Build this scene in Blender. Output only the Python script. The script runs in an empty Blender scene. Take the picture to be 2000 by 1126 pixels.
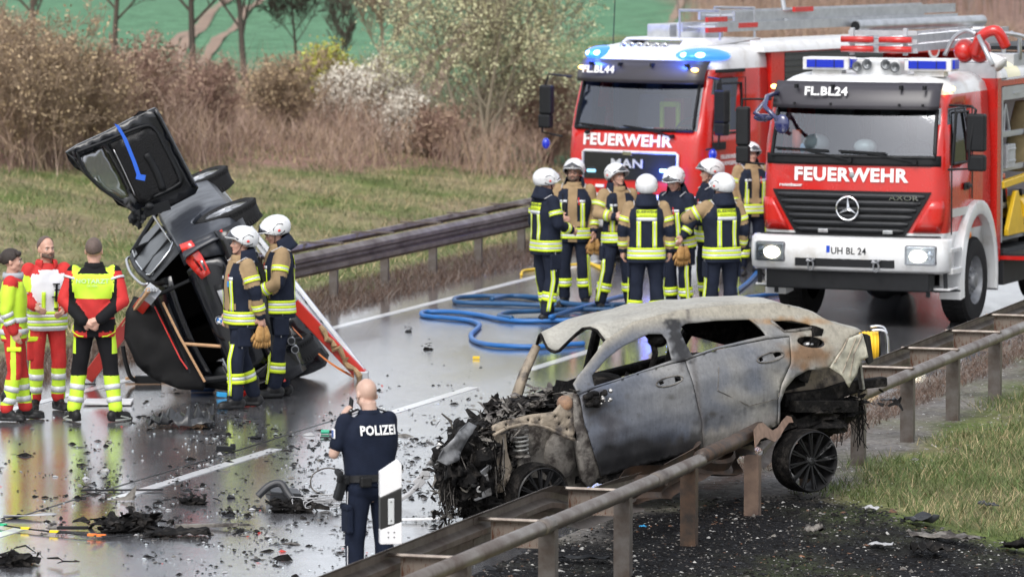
import bpy, bmesh, math, random
import numpy as np
from math import sin, cos, pi, radians, sqrt, atan2
from mathutils import Vector, Matrix, noise, Euler

random.seed(7); rng = np.random.default_rng(7)
SC = bpy.context.scene
COL = SC.collection
# ------------------------------------------------------------------ camera, light, exposure
F, CU, CV, VH, CH = 9420.0, 1000.0, 563.0, -222.0, 5.40      # focal length in photo pixels, horizon row, camera height
PHI = math.atan((CV - VH) / F)
cam = bpy.data.objects.new('camera', bpy.data.cameras.new('camera')); COL.objects.link(cam)
cam.location = (0, 0, CH); cam.rotation_euler = (pi/2 - PHI, 0, 0)
cam.data.sensor_width = 36; cam.data.lens = 36*F/2000
cam.data.clip_start = 0.5; cam.data.clip_end = 4000
cam.data.dof.use_dof = True; cam.data.dof.focus_distance = 43.5; cam.data.dof.aperture_fstop = 3.6
SC.camera = cam
world = bpy.data.worlds.new("World"); SC.world = world; world.use_nodes = True
nt = world.node_tree; nt.nodes.clear()
wo = nt.nodes.new('ShaderNodeOutputWorld'); bg = nt.nodes.new('ShaderNodeBackground')
sky = nt.nodes.new('ShaderNodeTexSky'); sky.sky_type = 'NISHITA'; sky.sun_disc = False
sky.sun_elevation = radians(48); sky.sun_rotation = radians(200); sky.air_density = 1.0; sky.dust_density = 4.0
hs = nt.nodes.new('ShaderNodeHueSaturation'); hs.inputs['Saturation'].default_value = 0.30
mx = nt.nodes.new('ShaderNodeMix'); mx.data_type = 'RGBA'; mx.inputs[0].default_value = 0.28
mx.inputs[7].default_value = (9.6, 10.0, 10.9, 1)            # even cloud cover
nt.links.new(sky.outputs[0], hs.inputs['Color']); nt.links.new(hs.outputs[0], mx.inputs[6])
nt.links.new(mx.outputs[2], bg.inputs[0]); bg.inputs[1].default_value = 0.10
nt.links.new(bg.outputs[0], wo.inputs[0])
sun = bpy.data.objects.new('sun', bpy.data.lights.new('sun', 'SUN')); COL.objects.link(sun)
sun.data.energy = 0.9; sun.data.angle = radians(30); sun.data.color = (1, .97, .93)
sun.rotation_euler = (radians(42), 0, radians(-20))          # from behind and left of the camera
SC.view_settings.view_transform = 'Standard'; SC.view_settings.look = 'None'
SC.view_settings.exposure = 1.0; SC.view_settings.gamma = 1.0; SC.view_settings.use_curve_mapping = False

# ------------------------------------------------------------------ geometry of the place
TH = math.atan(3050 / F); RD = Vector((sin(TH), cos(TH), 0)); RN = Vector((-cos(TH), sin(TH), 0))
def R(t, p, z=0.0):                       # road frame: t along the road, p across it, away from the camera side
    v = RD*t + RN*p; return Vector((v.x, v.y, z))
def ray(u, v):
    f = Vector((0, cos(PHI), -sin(PHI))); up = Vector((0, sin(PHI), cos(PHI)))
    return f + up*((CV - v)/F) + Vector(((u - CU)/F, 0, 0))
def G(u, v, z=0.0):                       # point on a level plane
    d = ray(u, v); k = (z - CH)/d.z; return Vector((d.x*k, d.y*k, z))
def PY(u, v, Y):                          # point at distance Y
    d = ray(u, v); k = Y/d.y; return Vector((d.x*k, Y, CH + d.z*k))
def sst(a, b, x):
    t = np.clip((x - a)/(b - a), 0, 1); return t*t*(3 - 2*t)
def hills(x, y):                          # terrain height
    x = np.asarray(x, float); y = np.asarray(y, float)
    p = x*RN.x + y*RN.y
    bank = sst(22.6, 25, p)*-0.25 + sst(25, 40, p)*1.5
    far = sst(45, 160, p)*2.0 + np.maximum(0, p - 120)*0.012
    near = -sst(10.2, 6.0, p)*0.35
    und = 0.10*np.sin(x*.31 + 1.3)*np.sin(y*.23)*sst(23, 27, p) + 0.04*np.sin(x*1.7)*np.sin(y*1.3 + 2)*(sst(24, 28, p) + sst(10.2, 9, p))
    return bank + far + near + und
def HZ(x, y): return float(hills(x, y))
def GT(u, v):                             # point of the terrain seen at a pixel
    d = ray(u, v); z = 0.0
    for _ in range(40):
        k = (z - CH)/d.z; z = 0.6*z + 0.4*HZ(d.x*k, d.y*k)
    k = (z - CH)/d.z; return Vector((d.x*k, d.y*k, z))

# ------------------------------------------------------------------ materials
MATS = {}
def mat(name, col, rough=0.6, metal=0.0, var=0.0, vscale=6.0, col2=None, bump=0.0, bscale=40.0, emit=None, estr=0.0,
        spec=0.5, coat=0.0, trans=0.0, thr=None, rvar=0.0, stretch=None, coord='Object'):
    """principled material; var mixes col with a darker tone (or col2) by noise"""
    if name in MATS: return MATS[name]
    m = bpy.data.materials.new(name); m.use_nodes = True; t = m.node_tree; b = t.nodes['Principled BSDF']
    L = t.links.new
    b.inputs['Base Color'].default_value = (*col, 1); b.inputs['Roughness'].default_value = rough
    b.inputs['Metallic'].default_value = metal; b.inputs['Specular IOR Level'].default_value = spec
    b.inputs['Coat Weight'].default_value = coat; b.inputs['Coat Roughness'].default_value = 0.06
    if trans: b.inputs['Transmission Weight'].default_value = trans
    if emit: b.inputs['Emission Color'].default_value = (*emit, 1); b.inputs['Emission Strength'].default_value = estr
    if var or bump or rvar:
        tc = t.nodes.new('ShaderNodeTexCoord'); src = tc.outputs[coord]
        if stretch:
            mp = t.nodes.new('ShaderNodeMapping'); mp.inputs['Scale'].default_value = stretch; L(src, mp.inputs[0]); src = mp.outputs[0]
    if var or rvar:
        n = t.nodes.new('ShaderNodeTexNoise'); n.inputs['Scale'].default_value = vscale; n.inputs['Detail'].default_value = 6
        n.inputs['Roughness'].default_value = .65; L(src, n.inputs['Vector'])
        r = t.nodes.new('ShaderNodeMapRange'); lo, hi = thr or (.35, .68)
        r.inputs[1].default_value = lo; r.inputs[2].default_value = hi; L(n.outputs[0], r.inputs[0])
        if var:
            x = t.nodes.new('ShaderNodeMix'); x.data_type = 'RGBA'
            c2 = col2 or tuple(c*(1 - var) for c in col)
            x.inputs[6].default_value = (*col, 1); x.inputs[7].default_value = (*c2, 1); L(r.outputs[0], x.inputs[0])
            L(x.outputs[2], b.inputs['Base Color'])
        if rvar:
            q = t.nodes.new('ShaderNodeMapRange'); q.inputs[3].default_value = rough; q.inputs[4].default_value = rough + rvar
            L(r.outputs[0], q.inputs[0]); L(q.outputs[0], b.inputs['Roughness'])
    if bump:
        n2 = t.nodes.new('ShaderNodeTexNoise'); n2.inputs['Scale'].default_value = bscale; n2.inputs['Detail'].default_value = 5
        L(src, n2.inputs['Vector']); bp = t.nodes.new('ShaderNodeBump'); bp.inputs['Strength'].default_value = min(1, bump)
        bp.inputs['Distance'].default_value = 0.02; L(n2.outputs[0], bp.inputs['Height']); L(bp.outputs[0], b.inputs['Normal'])
    MATS[name] = m; return m
M = mat
paint_red = M('fire_red_paint', (.52, .013, .009), .26, coat=.6, var=.35, vscale=2.2, rvar=.2, col2=(.34, .022, .016), thr=(.45, .8))
paint_white = M('white_paint', (.66, .67, .68), .3, coat=.4, var=.3, vscale=3.5, rvar=.25, col2=(.46, .44, .41), thr=(.48, .75))
blackp = M('black_plastic', (.010, .011, .013), .45, spec=.28, var=.3, vscale=5, rvar=.2)
darkgrey = M('dark_grey_plastic', (.028, .03, .034), .5, spec=.3, var=.3)
rubber = M('tyre_rubber', (.014, .014, .015), .75, spec=.25, var=.3, vscale=10, bump=.3, bscale=80)
alu = M('aluminium', (.55, .57, .6), .35, metal=.8, var=.25, vscale=6, rvar=.2)
alumatt = M('dull_aluminium', (.5, .52, .55), .5, metal=.35, var=.3, vscale=4)
chrome = M('chrome', (.75, .76, .78), .12, metal=1)
glassm = M('windscreen_glass', (.62, .68, .72), .03, spec=.6, trans=1.0)
blue_off = M('blue_lens', (.006, .02, .30), .15, coat=.6, emit=(.01, .05, 1), estr=.10)
blue_on = M('blue_light_on', (.02, .07, .45), .2, emit=(.035, .19, 1.0), estr=1.0)
blue_hot = M('blue_light_core', (.8, .95, 1), .2, emit=(.22, .55, 1.0), estr=2.6)
amber_on = M('amber_lamp_on', (.9, .4, .05), .2, emit=(1, .55, .15), estr=3.5)
head_on = M('headlight_on', (1, .9, .7), .2, emit=(1, .86, .62), estr=9)
lens = M('clear_lens', (.6, .62, .64), .12, metal=.5, var=.4, vscale=14, coat=.7)
letter = M('white_lettering', (.82, .82, .82), .5, var=.08)
hosey = M('yellow_hose', (.75, .5, .03), .5)
wetm = None

# ------------------------------------------------------------------ objects
def tag(o, label=None, cat=None, group=None, kind=None):
    if label: o['label'] = label
    if cat: o['category'] = cat
    if group: o['group'] = group
    if kind: o['kind'] = kind
    return o
WORLD_PARENTS = {}
def empty(name, loc=(0, 0, 0), rz=0.0, label=None, cat=None, group=None, parent=None, world=False):
    o = bpy.data.objects.new(name, None); COL.objects.link(o); o.location = loc; o.rotation_euler = (0, 0, rz)
    if world: WORLD_PARENTS[o.name] = Matrix.Translation(-Vector(loc))     # children are given in world coordinates
    o.empty_display_size = .2
    if parent: o.parent = parent
    return tag(o, label, cat, group)
def link_mesh(name, me, parent=None, loc=None):
    o = bpy.data.objects.new(name, me); COL.objects.link(o)
    if parent:
        o.parent = parent
        if parent.name in WORLD_PARENTS: o.matrix_parent_inverse = WORLD_PARENTS[parent.name]
    if loc is not None: o.location = loc
    return o
def np_mesh(name, V, Fs, mats, parent=None, smooth=False, mi=None, colors=None):
    """fast mesh from arrays: V (n,3), Fs (m,k)"""
    V = np.ascontiguousarray(V, dtype=np.float32); Fs = np.ascontiguousarray(Fs, dtype=np.int32)
    me = bpy.data.meshes.new(name); k = Fs.shape[1]
    me.vertices.add(len(V)); me.vertices.foreach_set('co', V.ravel())
    me.loops.add(Fs.size); me.loops.foreach_set('vertex_index', Fs.ravel())
    me.polygons.add(len(Fs)); me.polygons.foreach_set('loop_start', np.arange(0, Fs.size, k, dtype=np.int32))
    try: me.polygons.foreach_set('loop_total', np.full(len(Fs), k, dtype=np.int32))
    except Exception: pass
    if not isinstance(mats, (list, tuple)): mats = [mats]
    for m in mats: me.materials.append(m)
    if mi is not None: me.polygons.foreach_set('material_index', np.asarray(mi, dtype=np.int32))
    if smooth: me.polygons.foreach_set('use_smooth', np.ones(len(Fs), dtype=bool))
    me.update(calc_edges=True)
    if colors is not None:
        ca = me.color_attributes.new('tone', 'FLOAT_COLOR', 'POINT'); ca.data.foreach_set('color', np.ascontiguousarray(colors, dtype=np.float32).ravel())
    return link_mesh(name, me, parent)
class MB:
    """collects shapes and links them as one mesh object"""
    def __init__(s, mtx=None): s.v = []; s.f = []; s.m = []; s.cur = 0; s.X = mtx or Matrix()
    def use(s, i): s.cur = i; return s
    def add(s, vs, fs, X=None):
        o = len(s.v); X = s.X @ X if X is not None else s.X
        s.v += [tuple(X @ Vector(p)) for p in vs]; s.f += [tuple(o + i for i in f) for f in fs]; s.m += [s.cur]*len(fs); return s
    def box(s, c, d, rot=None, taper=1.0):
        x, y, z = (k/2 for k in d); t = taper
        vs = [(-x, -y, -z), (x, -y, -z), (x, y, -z), (-x, y, -z), (-x*t, -y*t, z), (x*t, -y*t, z), (x*t, y*t, z), (-x*t, y*t, z)]
        X = Matrix.Translation(c)
        if rot is not None: X = X @ (Euler(rot).to_matrix().to_4x4() if not isinstance(rot, Matrix) else rot)
        return s.add(vs, [(0, 3, 2, 1), (4, 5, 6, 7), (0, 1, 5, 4), (1, 2, 6, 5), (2, 3, 7, 6), (3, 0, 4, 7)], X)
    def bar(s, a, b, w, h=None, up=(0, 0, 1)):
        a = Vector(a); b = Vector(b); d = b - a; L = d.length; d.normalize(); up = Vector(up)
        if abs(d.dot(up)) > .98: up = Vector((0, 1, 0))
        x = d.cross(up).normalized(); z = x.cross(d)
        X = Matrix(((x.x, d.x, z.x, (a.x+b.x)/2), (x.y, d.y, z.y, (a.y+b.y)/2), (x.z, d.z, z.z, (a.z+b.z)/2), (0, 0, 0, 1)))
        return s.box((0, 0, 0), (w, L, h or w), rot=X)
    def ring(s, rings, closed_ends=True, closed=True):
        n = len(rings[0]); vs = [p for r in rings for p in r]; fs = []
        for i in range(len(rings) - 1):
            for j in range(n if closed else n - 1):
                k = (j + 1) % n; fs.append((i*n + j, i*n + k, (i+1)*n + k, (i+1)*n + j))
        if closed_ends and closed:
            fs.append(tuple(range(n - 1, -1, -1))); fs.append(tuple((len(rings)-1)*n + j for j in range(n)))
        return s.add(vs, fs)
    def tube(s, pts, r, n=8, r2=None, flat=1.0):
        pts = [Vector(p) for p in pts]; rings = []; N = len(pts); up = Vector((0, 0, 1)); prev = None
        for i, p in enumerate(pts):
            d = (pts[min(i+1, N-1)] - pts[max(i-1, 0)]).normalized()
            if prev is None:
                x = d.cross(up if abs(d.z) < .95 else Vector((0, 1, 0))).normalized()
            else:
                x = (prev - d*prev.dot(d)); x = x.normalized() if x.length > 1e-6 else d.orthogonal().normalized()
            prev = x; y = d.cross(x)
            rr = r[i] if isinstance(r, (list, tuple)) else (r if r2 is None else r + (r2 - r)*i/(N-1))
            rings.append([p + (x*cos(a) + y*sin(a)*flat)*rr for a in (2*pi*j/n for j in range(n))])
        return s.ring(rings)
    def cyl(s, a, b, r, r2=None, n=16): return s.tube([a, b], r, n, r2)
    def ell(s, c, r, n=12, m=8, rot=None):
        vs = [(0, 0, 1)]; fs = []
        for i in range(1, m):
            for j in range(n):
                a = pi*i/m; b = 2*pi*j/n; vs.append((sin(a)*cos(b), sin(a)*sin(b), cos(a)))
        vs.append((0, 0, -1)); q = len(vs) - 1
        for j in range(n):
            k = (j+1) % n; fs.append((0, 1+j, 1+k)); fs.append((q, 1+(m-2)*n+k, 1+(m-2)*n+j))
            for i in range(m-2): fs.append((1+i*n+j, 1+(i+1)*n+j, 1+(i+1)*n+k, 1+i*n+k))
        X = Matrix.Translation(c)
        if rot is not None: X = X @ (Euler(rot).to_matrix().to_4x4() if not isinstance(rot, Matrix) else rot)
        return s.add([(v[0]*r[0], v[1]*r[1], v[2]*r[2]) for v in vs], fs, X)
    def prism(s, poly, h, X=None, mi_side=None):
        """poly (x,y) list extruded from z=0 to h in frame X"""
        n = len(poly); a = sum(poly[i][0]*poly[(i+1) % n][1] - poly[(i+1) % n][0]*poly[i][1] for i in range(n))
        if a < 0: poly = poly[::-1]
        vs = [(x, y, 0) for x, y in poly] + [(x, y, h) for x, y in poly]
        fs = [tuple(range(n-1, -1, -1)), tuple(range(n, 2*n))] + [(i, (i+1) % n, n + (i+1) % n, n + i) for i in range(n)]
        return s.add(vs, fs, X)
    def lathe(s, prof, n=24, X=None, a0=0, a1=2*pi):
        """profile (r, h) turned about z"""
        full = abs(a1 - a0 - 2*pi) < 1e-6; k = n if full else n + 1
        vs = [(r*cos(a0 + (a1-a0)*j/n), r*sin(a0 + (a1-a0)*j/n), h) for r, h in prof for j in range(k)]; fs = []
        for i in range(len(prof) - 1):
            for j in range(n): fs.append((i*k + j, i*k + (j+1) % k, (i+1)*k + (j+1) % k, (i+1)*k + j))
        return s.add(vs, fs, X)
    def text(s, body, size, X, depth=0.006, weight=0.0, sx=1.0, align='CENTER'):
        V, Fc, w, h = text_mesh(body, weight, depth/size)
        ox = {'CENTER': -w/2, 'LEFT': 0, 'RIGHT': -w}[align]
        return s.add([((v[0] + ox)*size*sx, v[1]*size, v[2]*size) for v in V], Fc, X)
    def build(s, name, mats, parent=None, smooth=False, bevel=0, label=None, seg=2, ang=35, auto=None, solid=0):
        me = bpy.data.meshes.new(name); me.from_pydata(s.v, [], s.f)
        if not isinstance(mats, (list, tuple)): mats = [mats]
        for m in mats: me.materials.append(m)
        if any(s.m): me.polygons.foreach_set('material_index', s.m)
        if smooth or auto:
            me.polygons.foreach_set('use_smooth', [True]*len(me.polygons))
        me.update()
        if auto: me.set_sharp_from_angle(angle=radians(auto))
        o = link_mesh(name, me, parent)
        if solid:
            sd = o.modifiers.new('solid', 'SOLIDIFY'); sd.thickness = solid; sd.offset = 0
        if bevel:
            b = o.modifiers.new('bevel', 'BEVEL'); b.width = bevel; b.segments = seg; b.limit_method = 'ANGLE'; b.angle_limit = radians(ang)
        if label: o['label'] = label
        return o
_TX = {}
def text_mesh(body, weight, depth):
    key = (body, weight, round(depth, 4))
    if key in _TX: return _TX[key]
    c = bpy.data.curves.new('t', 'FONT'); c.body = body; c.size = 1.0; c.offset = weight; c.extrude = depth/2; c.resolution_u = 2; c.space_character = 1.0 + 2.2*weight
    o = bpy.data.objects.new('t', c); COL.objects.link(o); bpy.context.view_layer.update()
    me = o.to_mesh(); V = [tuple(v.co) for v in me.vertices]; Fc = [tuple(p.vertices) for p in me.polygons]
    o.to_mesh_clear(); bpy.data.objects.remove(o); bpy.data.curves.remove(c)
    x0 = min(v[0] for v in V); x1 = max(v[0] for v in V); y1 = max(v[1] for v in V)
    V = [(v[0] - x0, v[1], v[2] + depth/2) for v in V]
    _TX[key] = (V, Fc, x1 - x0, y1); return _TX[key]
def frame(o, x, y, z=None):
    """matrix from origin and two axes"""
    x = Vector(x).normalized(); y = Vector(y); y = (y - x*y.dot(x)).normalized(); z = x.cross(y); o = Vector(o)
    return Matrix(((x.x, y.x, z.x, o.x), (x.y, y.y, z.y, o.y), (x.z, y.z, z.z, o.z), (0, 0, 0, 1)))
def copy_tree(o, parent=None):
    c = o.copy(); COL.objects.link(c)
    if parent is not None: c.parent = parent
    for ch in [k for k in o.children]: copy_tree(ch, c)
    return c
def smooth_path(pts, n=6):
    pts = [Vector(p) for p in pts]; out = []
    for i in range(len(pts) - 1):
        p0 = pts[max(i-1, 0)]; p1 = pts[i]; p2 = pts[i+1]; p3 = pts[min(i+2, len(pts)-1)]
        for k in range(n):
            t = k/n; out.append(0.5*((2*p1) + (p2-p0)*t + (2*p0 - 5*p1 + 4*p2 - p3)*t*t + (3*p1 - p0 - 3*p2 + p3)*t*t*t))
    out.append(pts[-1]); return out
# ------------------------------------------------------------------ ground, road, markings
def ground_material():
    m = bpy.data.materials.new('verge_ground'); m.use_nodes = True; t = m.node_tree; b = t.nodes['Principled BSDF']; L = t.links.new
    at = t.nodes.new('ShaderNodeVertexColor'); at.layer_name = 'tone'
    g = t.nodes.new('ShaderNodeNewGeometry')
    n = t.nodes.new('ShaderNodeTexNoise'); n.inputs['Scale'].default_value = 1.4; n.inputs['Detail'].default_value = 8; n.inputs['Roughness'].default_value = .7; L(g.outputs['Position'], n.inputs[0])
    n3 = t.nodes.new('ShaderNodeTexNoise'); n3.inputs['Scale'].default_value = 14; n3.inputs['Detail'].default_value = 4; L(g.outputs['Position'], n3.inputs[0])
    r = t.nodes.new('ShaderNodeMapRange'); r.inputs[1].default_value = .3; r.inputs[2].default_value = .7; r.inputs[3].default_value = .6; r.inputs[4].default_value = 1.5; L(n.outputs[0], r.inputs[0])
    r3 = t.nodes.new('ShaderNodeMapRange'); r3.inputs[1].default_value = .3; r3.inputs[2].default_value = .7; r3.inputs[3].default_value = .65; r3.inputs[4].default_value = 1.35; L(n3.outputs[0], r3.inputs[0])
    mu = t.nodes.new('ShaderNodeMath'); mu.operation = 'MULTIPLY'; L(r.outputs[0], mu.inputs[0]); L(r3.outputs[0], mu.inputs[1])
    x = t.nodes.new('ShaderNodeVectorMath'); x.operation = 'SCALE'; L(at.outputs[0], x.inputs[0]); L(mu.outputs[0], x.inputs['Scale'])
    L(x.outputs[0], b.inputs['Base Color']); b.inputs['Roughness'].default_value = .85; b.inputs['Specular IOR Level'].default_value = .12
    n2 = t.nodes.new('ShaderNodeTexNoise'); n2.inputs['Scale'].default_value = 9; n2.inputs['Detail'].default_value = 6; L(g.outputs['Position'], n2.inputs[0])
    bp = t.nodes.new('ShaderNodeBump'); bp.inputs['Strength'].default_value = .7; bp.inputs['Distance'].default_value = .06; L(n2.outputs[0], bp.inputs['Height']); L(bp.outputs[0], b.inputs['Normal'])
    return m
def road_material():
    m = bpy.data.materials.new('wet_asphalt'); m.use_nodes = True; t = m.node_tree; b = t.nodes['Principled BSDF']; L = t.links.new
    g = t.nodes.new('ShaderNodeNewGeometry')
    def no(scale, det, ro=.6, sc=None):
        n = t.nodes.new('ShaderNodeTexNoise'); n.inputs['Scale'].default_value = scale; n.inputs['Detail'].default_value = det; n.inputs['Roughness'].default_value = ro
        mp = t.nodes.new('ShaderNodeMapping'); mp.inputs['Rotation'].default_value = (0, 0, TH); mp.inputs['Scale'].default_value = sc or (1, 1, 1)
        L(g.outputs['Position'], mp.inputs[0]); L(mp.outputs[0], n.inputs[0]); return n.outputs[0]
    def mr(s, a, b_, c, d):
        r = t.nodes.new('ShaderNodeMapRange'); r.inputs[1].default_value = a; r.inputs[2].default_value = b_; r.inputs[3].default_value = c; r.inputs[4].default_value = d; L(s, r.inputs[0]); return r.outputs[0]
    big = no(.45, 5, .6, (1, .35, 1)); fine = no(160, 3); mid = no(5, 6, .7)
    x = t.nodes.new('ShaderNodeMix'); x.data_type = 'RGBA'; x.inputs[6].default_value = (.17, .172, .185, 1); x.inputs[7].default_value = (.09, .088, .092, 1)
    L(mr(mid, .35, .65, 0, 1), x.inputs[0]); L(x.outputs[2], b.inputs['Base Color'])
    sp = t.nodes.new('ShaderNodeSeparateXYZ'); L(g.outputs['Position'], sp.inputs[0])
    pond = mr(sp.outputs[0], -3.6, -1.6, .6, 1.0)           # standing water on the left
    def mul(p, q):
        m_ = t.nodes.new('ShaderNodeMath'); m_.operation = 'MULTIPLY'; L(p, m_.inputs[0]); L(q, m_.inputs[1]); return m_.outputs[0]
    trk = no(1.3, 3, .5, (1, .02, 1)); rr_ = mul(mul(mr(big, .36, .66, .10, .26), pond), mr(trk, .35, .65, .72, 1.35))
    a = t.nodes.new('ShaderNodeMath'); a.operation = 'ADD'; L(rr_, a.inputs[0]); L(mr(mid, .3, .7, -.02, .05), a.inputs[1]); L(a.outputs[0], b.inputs['Roughness'])
    b.inputs['Specular IOR Level'].default_value = 1.0; b.inputs['Coat Weight'].default_value = 1.0; b.inputs['Coat IOR'].default_value = 1.75
    L(mul(mr(big, .36, .66, .07, .20), pond), b.inputs['Coat Roughness'])
    bp = t.nodes.new('ShaderNodeBump'); bp.inputs['Distance'].default_value = .004; L(mr(big, .4, .7, .05, .22), bp.inputs['Strength']); L(fine, bp.inputs['Height'])
    bp2 = t.nodes.new('ShaderNodeBump'); bp2.inputs['Distance'].default_value = .02; bp2.inputs['Strength'].default_value = .06; L(mid, bp2.inputs['Height']); L(bp.outputs[0], bp2.inputs['Normal'])
    L(bp2.outputs[0], b.inputs['Normal']); L(bp2.outputs[0], b.inputs['Coat Normal'])
    return m
asphalt = road_material()
line_m = M('road_line_paint', (.62, .63, .65), .3, var=.25, vscale=3, thr=(.5, .75), coat=.5, coord='Object', bump=.2, bscale=60)

def burn_amount(x, y):                    # burnt patch under and in front of the wreck
    c = [(1.2, 38.2, 3.0, 1.5), (2.6, 39.6, 2.0, 1.5), (2.3, 41.0, 1.1, 1.5), (1.7, 40.3, 1.0, 1.5), (4.1, 37.4, 1.7, 1.0), (3.3, 37.8, 2.6, 1.3), (1.2, 36.6, 2.4, 1.2), (4.6, 38.6, 1.5, .9)]
    v = 0
    for cx, cy, rx, ry in c: v = np.maximum(v, 1.25 - ((x-cx)/rx)**2 - ((y-cy)/ry)**2)
    return np.clip(v*1.6, 0, 1)
SCRUB_U = [-400, 0, 400, 700, 900, 1100, 1500, 2400]; SCRUB_V = [335, 332, 322, 325, 335, 335, 140, 120]
def in_px(pts):
    d = pts - np.array([0, 0, CH]); f = np.array([0, cos(PHI), -sin(PHI)]); up = np.array([0, sin(PHI), cos(PHI)])
    z = np.maximum(d @ f, .1); return CU + F*d[:, 0]/z, CV - F*(d @ up)/z
def terrain():
    # fine strips near, coarse far; p is measured across the road
    ps = np.concatenate([np.linspace(-60, 4, 20), np.linspace(4.3, 13, 70), np.linspace(13.5, 21, 5), np.linspace(21.3, 46, 80), np.linspace(48, 160, 56), np.linspace(180, 900, 20)])
    ts = np.concatenate([np.linspace(-60, 24, 12), np.linspace(25, 62, 186), np.linspace(62.6, 150, 150), np.linspace(154, 420, 50), np.linspace(450, 2500, 16)])
    T, Pp = np.meshgrid(ts, ps, indexing='ij'); X = T*RD.x + Pp*RN.x; Y = T*RD.y + Pp*RN.y; Z = hills(X, Y)
    Z = Z - 0.10*((Pp > 12.3) & (Pp < 21.1))
    C = np.zeros(X.shape + (4,)); C[..., 3] = 1
    def nz(x, y, s, o=0): return np.sin(x*s*1.3 + y*s*.7 + o) * np.sin(y*s*1.1 - x*s*.4 + o*2)
    n1 = nz(X, Y, .9) * .5 + nz(X, Y, 2.3, 1.7)*.3 + nz(X, Y, 5.1, .4)*.2
    grass = np.array([.095, .125, .036]); dry = np.array([.20, .16, .10]); gravel = np.array([.16, .152, .145]); brown = np.array([.10, .062, .045])
    field = np.array([.085, .185, .105]); scrub = np.array([.20, .125, .10]); soil = np.array([.42, .25, .19]); burnt = np.array([.006, .006, .007])
    def mix(a, b, k): return a*(1-k[..., None]) + b*k[..., None]
    c = mix(np.broadcast_to(grass, X.shape + (3,)), dry, np.clip(.5 + n1*.9, 0, 1))
    P3 = np.stack([X, Y, Z], -1).reshape(-1, 3); U, Vv = in_px(P3); U = U.reshape(X.shape); Vv = Vv.reshape(X.shape); ok = (Y > 40) & (Pp > 22)
    Vv = np.where(ok, Vv, 2000); U = np.clip(U, -400, 2400)
    vb = np.interp(U, SCRUB_U, SCRUB_V) + n1*14
    c = mix(c, scrub, sst(vb + 16, vb - 4, Vv)*ok)
    vf = np.interp(U, [-400, 0, 300, 600, 850, 1050, 1300, 1345, 1350, 2400], [70, 100, 165, 215, 300, 320, 320, 300, -300, -300]) + n1*8
    kf = sst(vf + 3, vf - 3, Vv)*ok
    c = mix(c, field, kf)
    c = mix(c, brown, sst(22.4, 21.7, Pp + n1*.6)*(Pp > 16))
    c = mix(c, gravel, sst(21.75, 21.3, Pp + n1*.3)*(Pp > 16)*.8)
    c = mix(c, gravel, sst(10.35, 10.75, Pp + n1*.35)*(Pp < 16)*np.clip(.75 + n1*.6, 0, 1))
    c = mix(c, brown, np.clip(1 - np.abs(Pp + n1*.2 - 11.65)/.28, 0, 1)*(Pp < 16)*(Y > 43))
    c = mix(c, burnt, np.clip(burn_amount(X, Y) + n1*.35*(burn_amount(X, Y) > .02), 0, 1))
    C[..., :3] = c
    a, b = X.shape; idx = np.arange(a*b).reshape(a, b)
    Fs = np.stack([idx[:-1, :-1], idx[1:, :-1], idx[1:, 1:], idx[:-1, 1:]], -1).reshape(-1, 4)
    o = np_mesh('ground', np.stack([X, Y, Z], -1).reshape(-1, 3), Fs, ground_material(), smooth=True, colors=C.reshape(-1, 4))
    tag(o, kind='structure')
    return o
terrain()
# road sheet
mb = MB()
N = 120
ts = [-40 + 460*(i/N)**1.3 for i in range(N+1)]
mb.ring([[R(t, 11.9 + .06*noise.noise((t*.7, 0, 0)), .0), R(t, 16.3, .03), R(t, 21.05 + .1*noise.noise((t*.9, 3, 0)), .0), R(t, 21.05, -.15), R(t, 11.9, -.15)] for t in ts])
road = mb.build('road', asphalt); tag(road, kind='structure')
def road_z(p): return 0.03*(1 - abs(p - 16.3)/4.6) if 11.9 < p < 21.05 else 0.0
def line_sheet(name, p0, p1, t0, t1):
    mb = MB(); k = max(2, int((t1-t0)/2)+1)
    rs = []
    for i in range(k):
        t = t0 + (t1-t0)*i/(k-1); rs.append([R(t, p0, road_z(p0)+.005), R(t, p1, road_z(p1)+.005), R(t, p1, road_z(p1)+.001), R(t, p0, road_z(p0)+.001)])
    mb.ring(rs); return mb.build(name, line_m)
tag(line_sheet('edge_line', 20.16, 20.30, -20, 300), kind='structure')
tag(line_sheet('edge_line', 12.12, 12.26, -20, 300), kind='structure')
for i in range(-3, 30): tag(line_sheet('lane_dash', 16.24, 16.37, 39 + 6*i, 43 + 6*i), kind='structure')
# tar seam beside the dashes
mb = MB(); mb.ring([[R(t, 16.62 + .01*sin(t), .032), R(t, 16.64 + .01*sin(t), .032), R(t, 16.64, .03), R(t, 16.62, .03)] for t in range(34, 48)])
tag(mb.build('road_joint', M('tar_seam', (.012, .012, .012), .4)), kind='structure')

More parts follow.
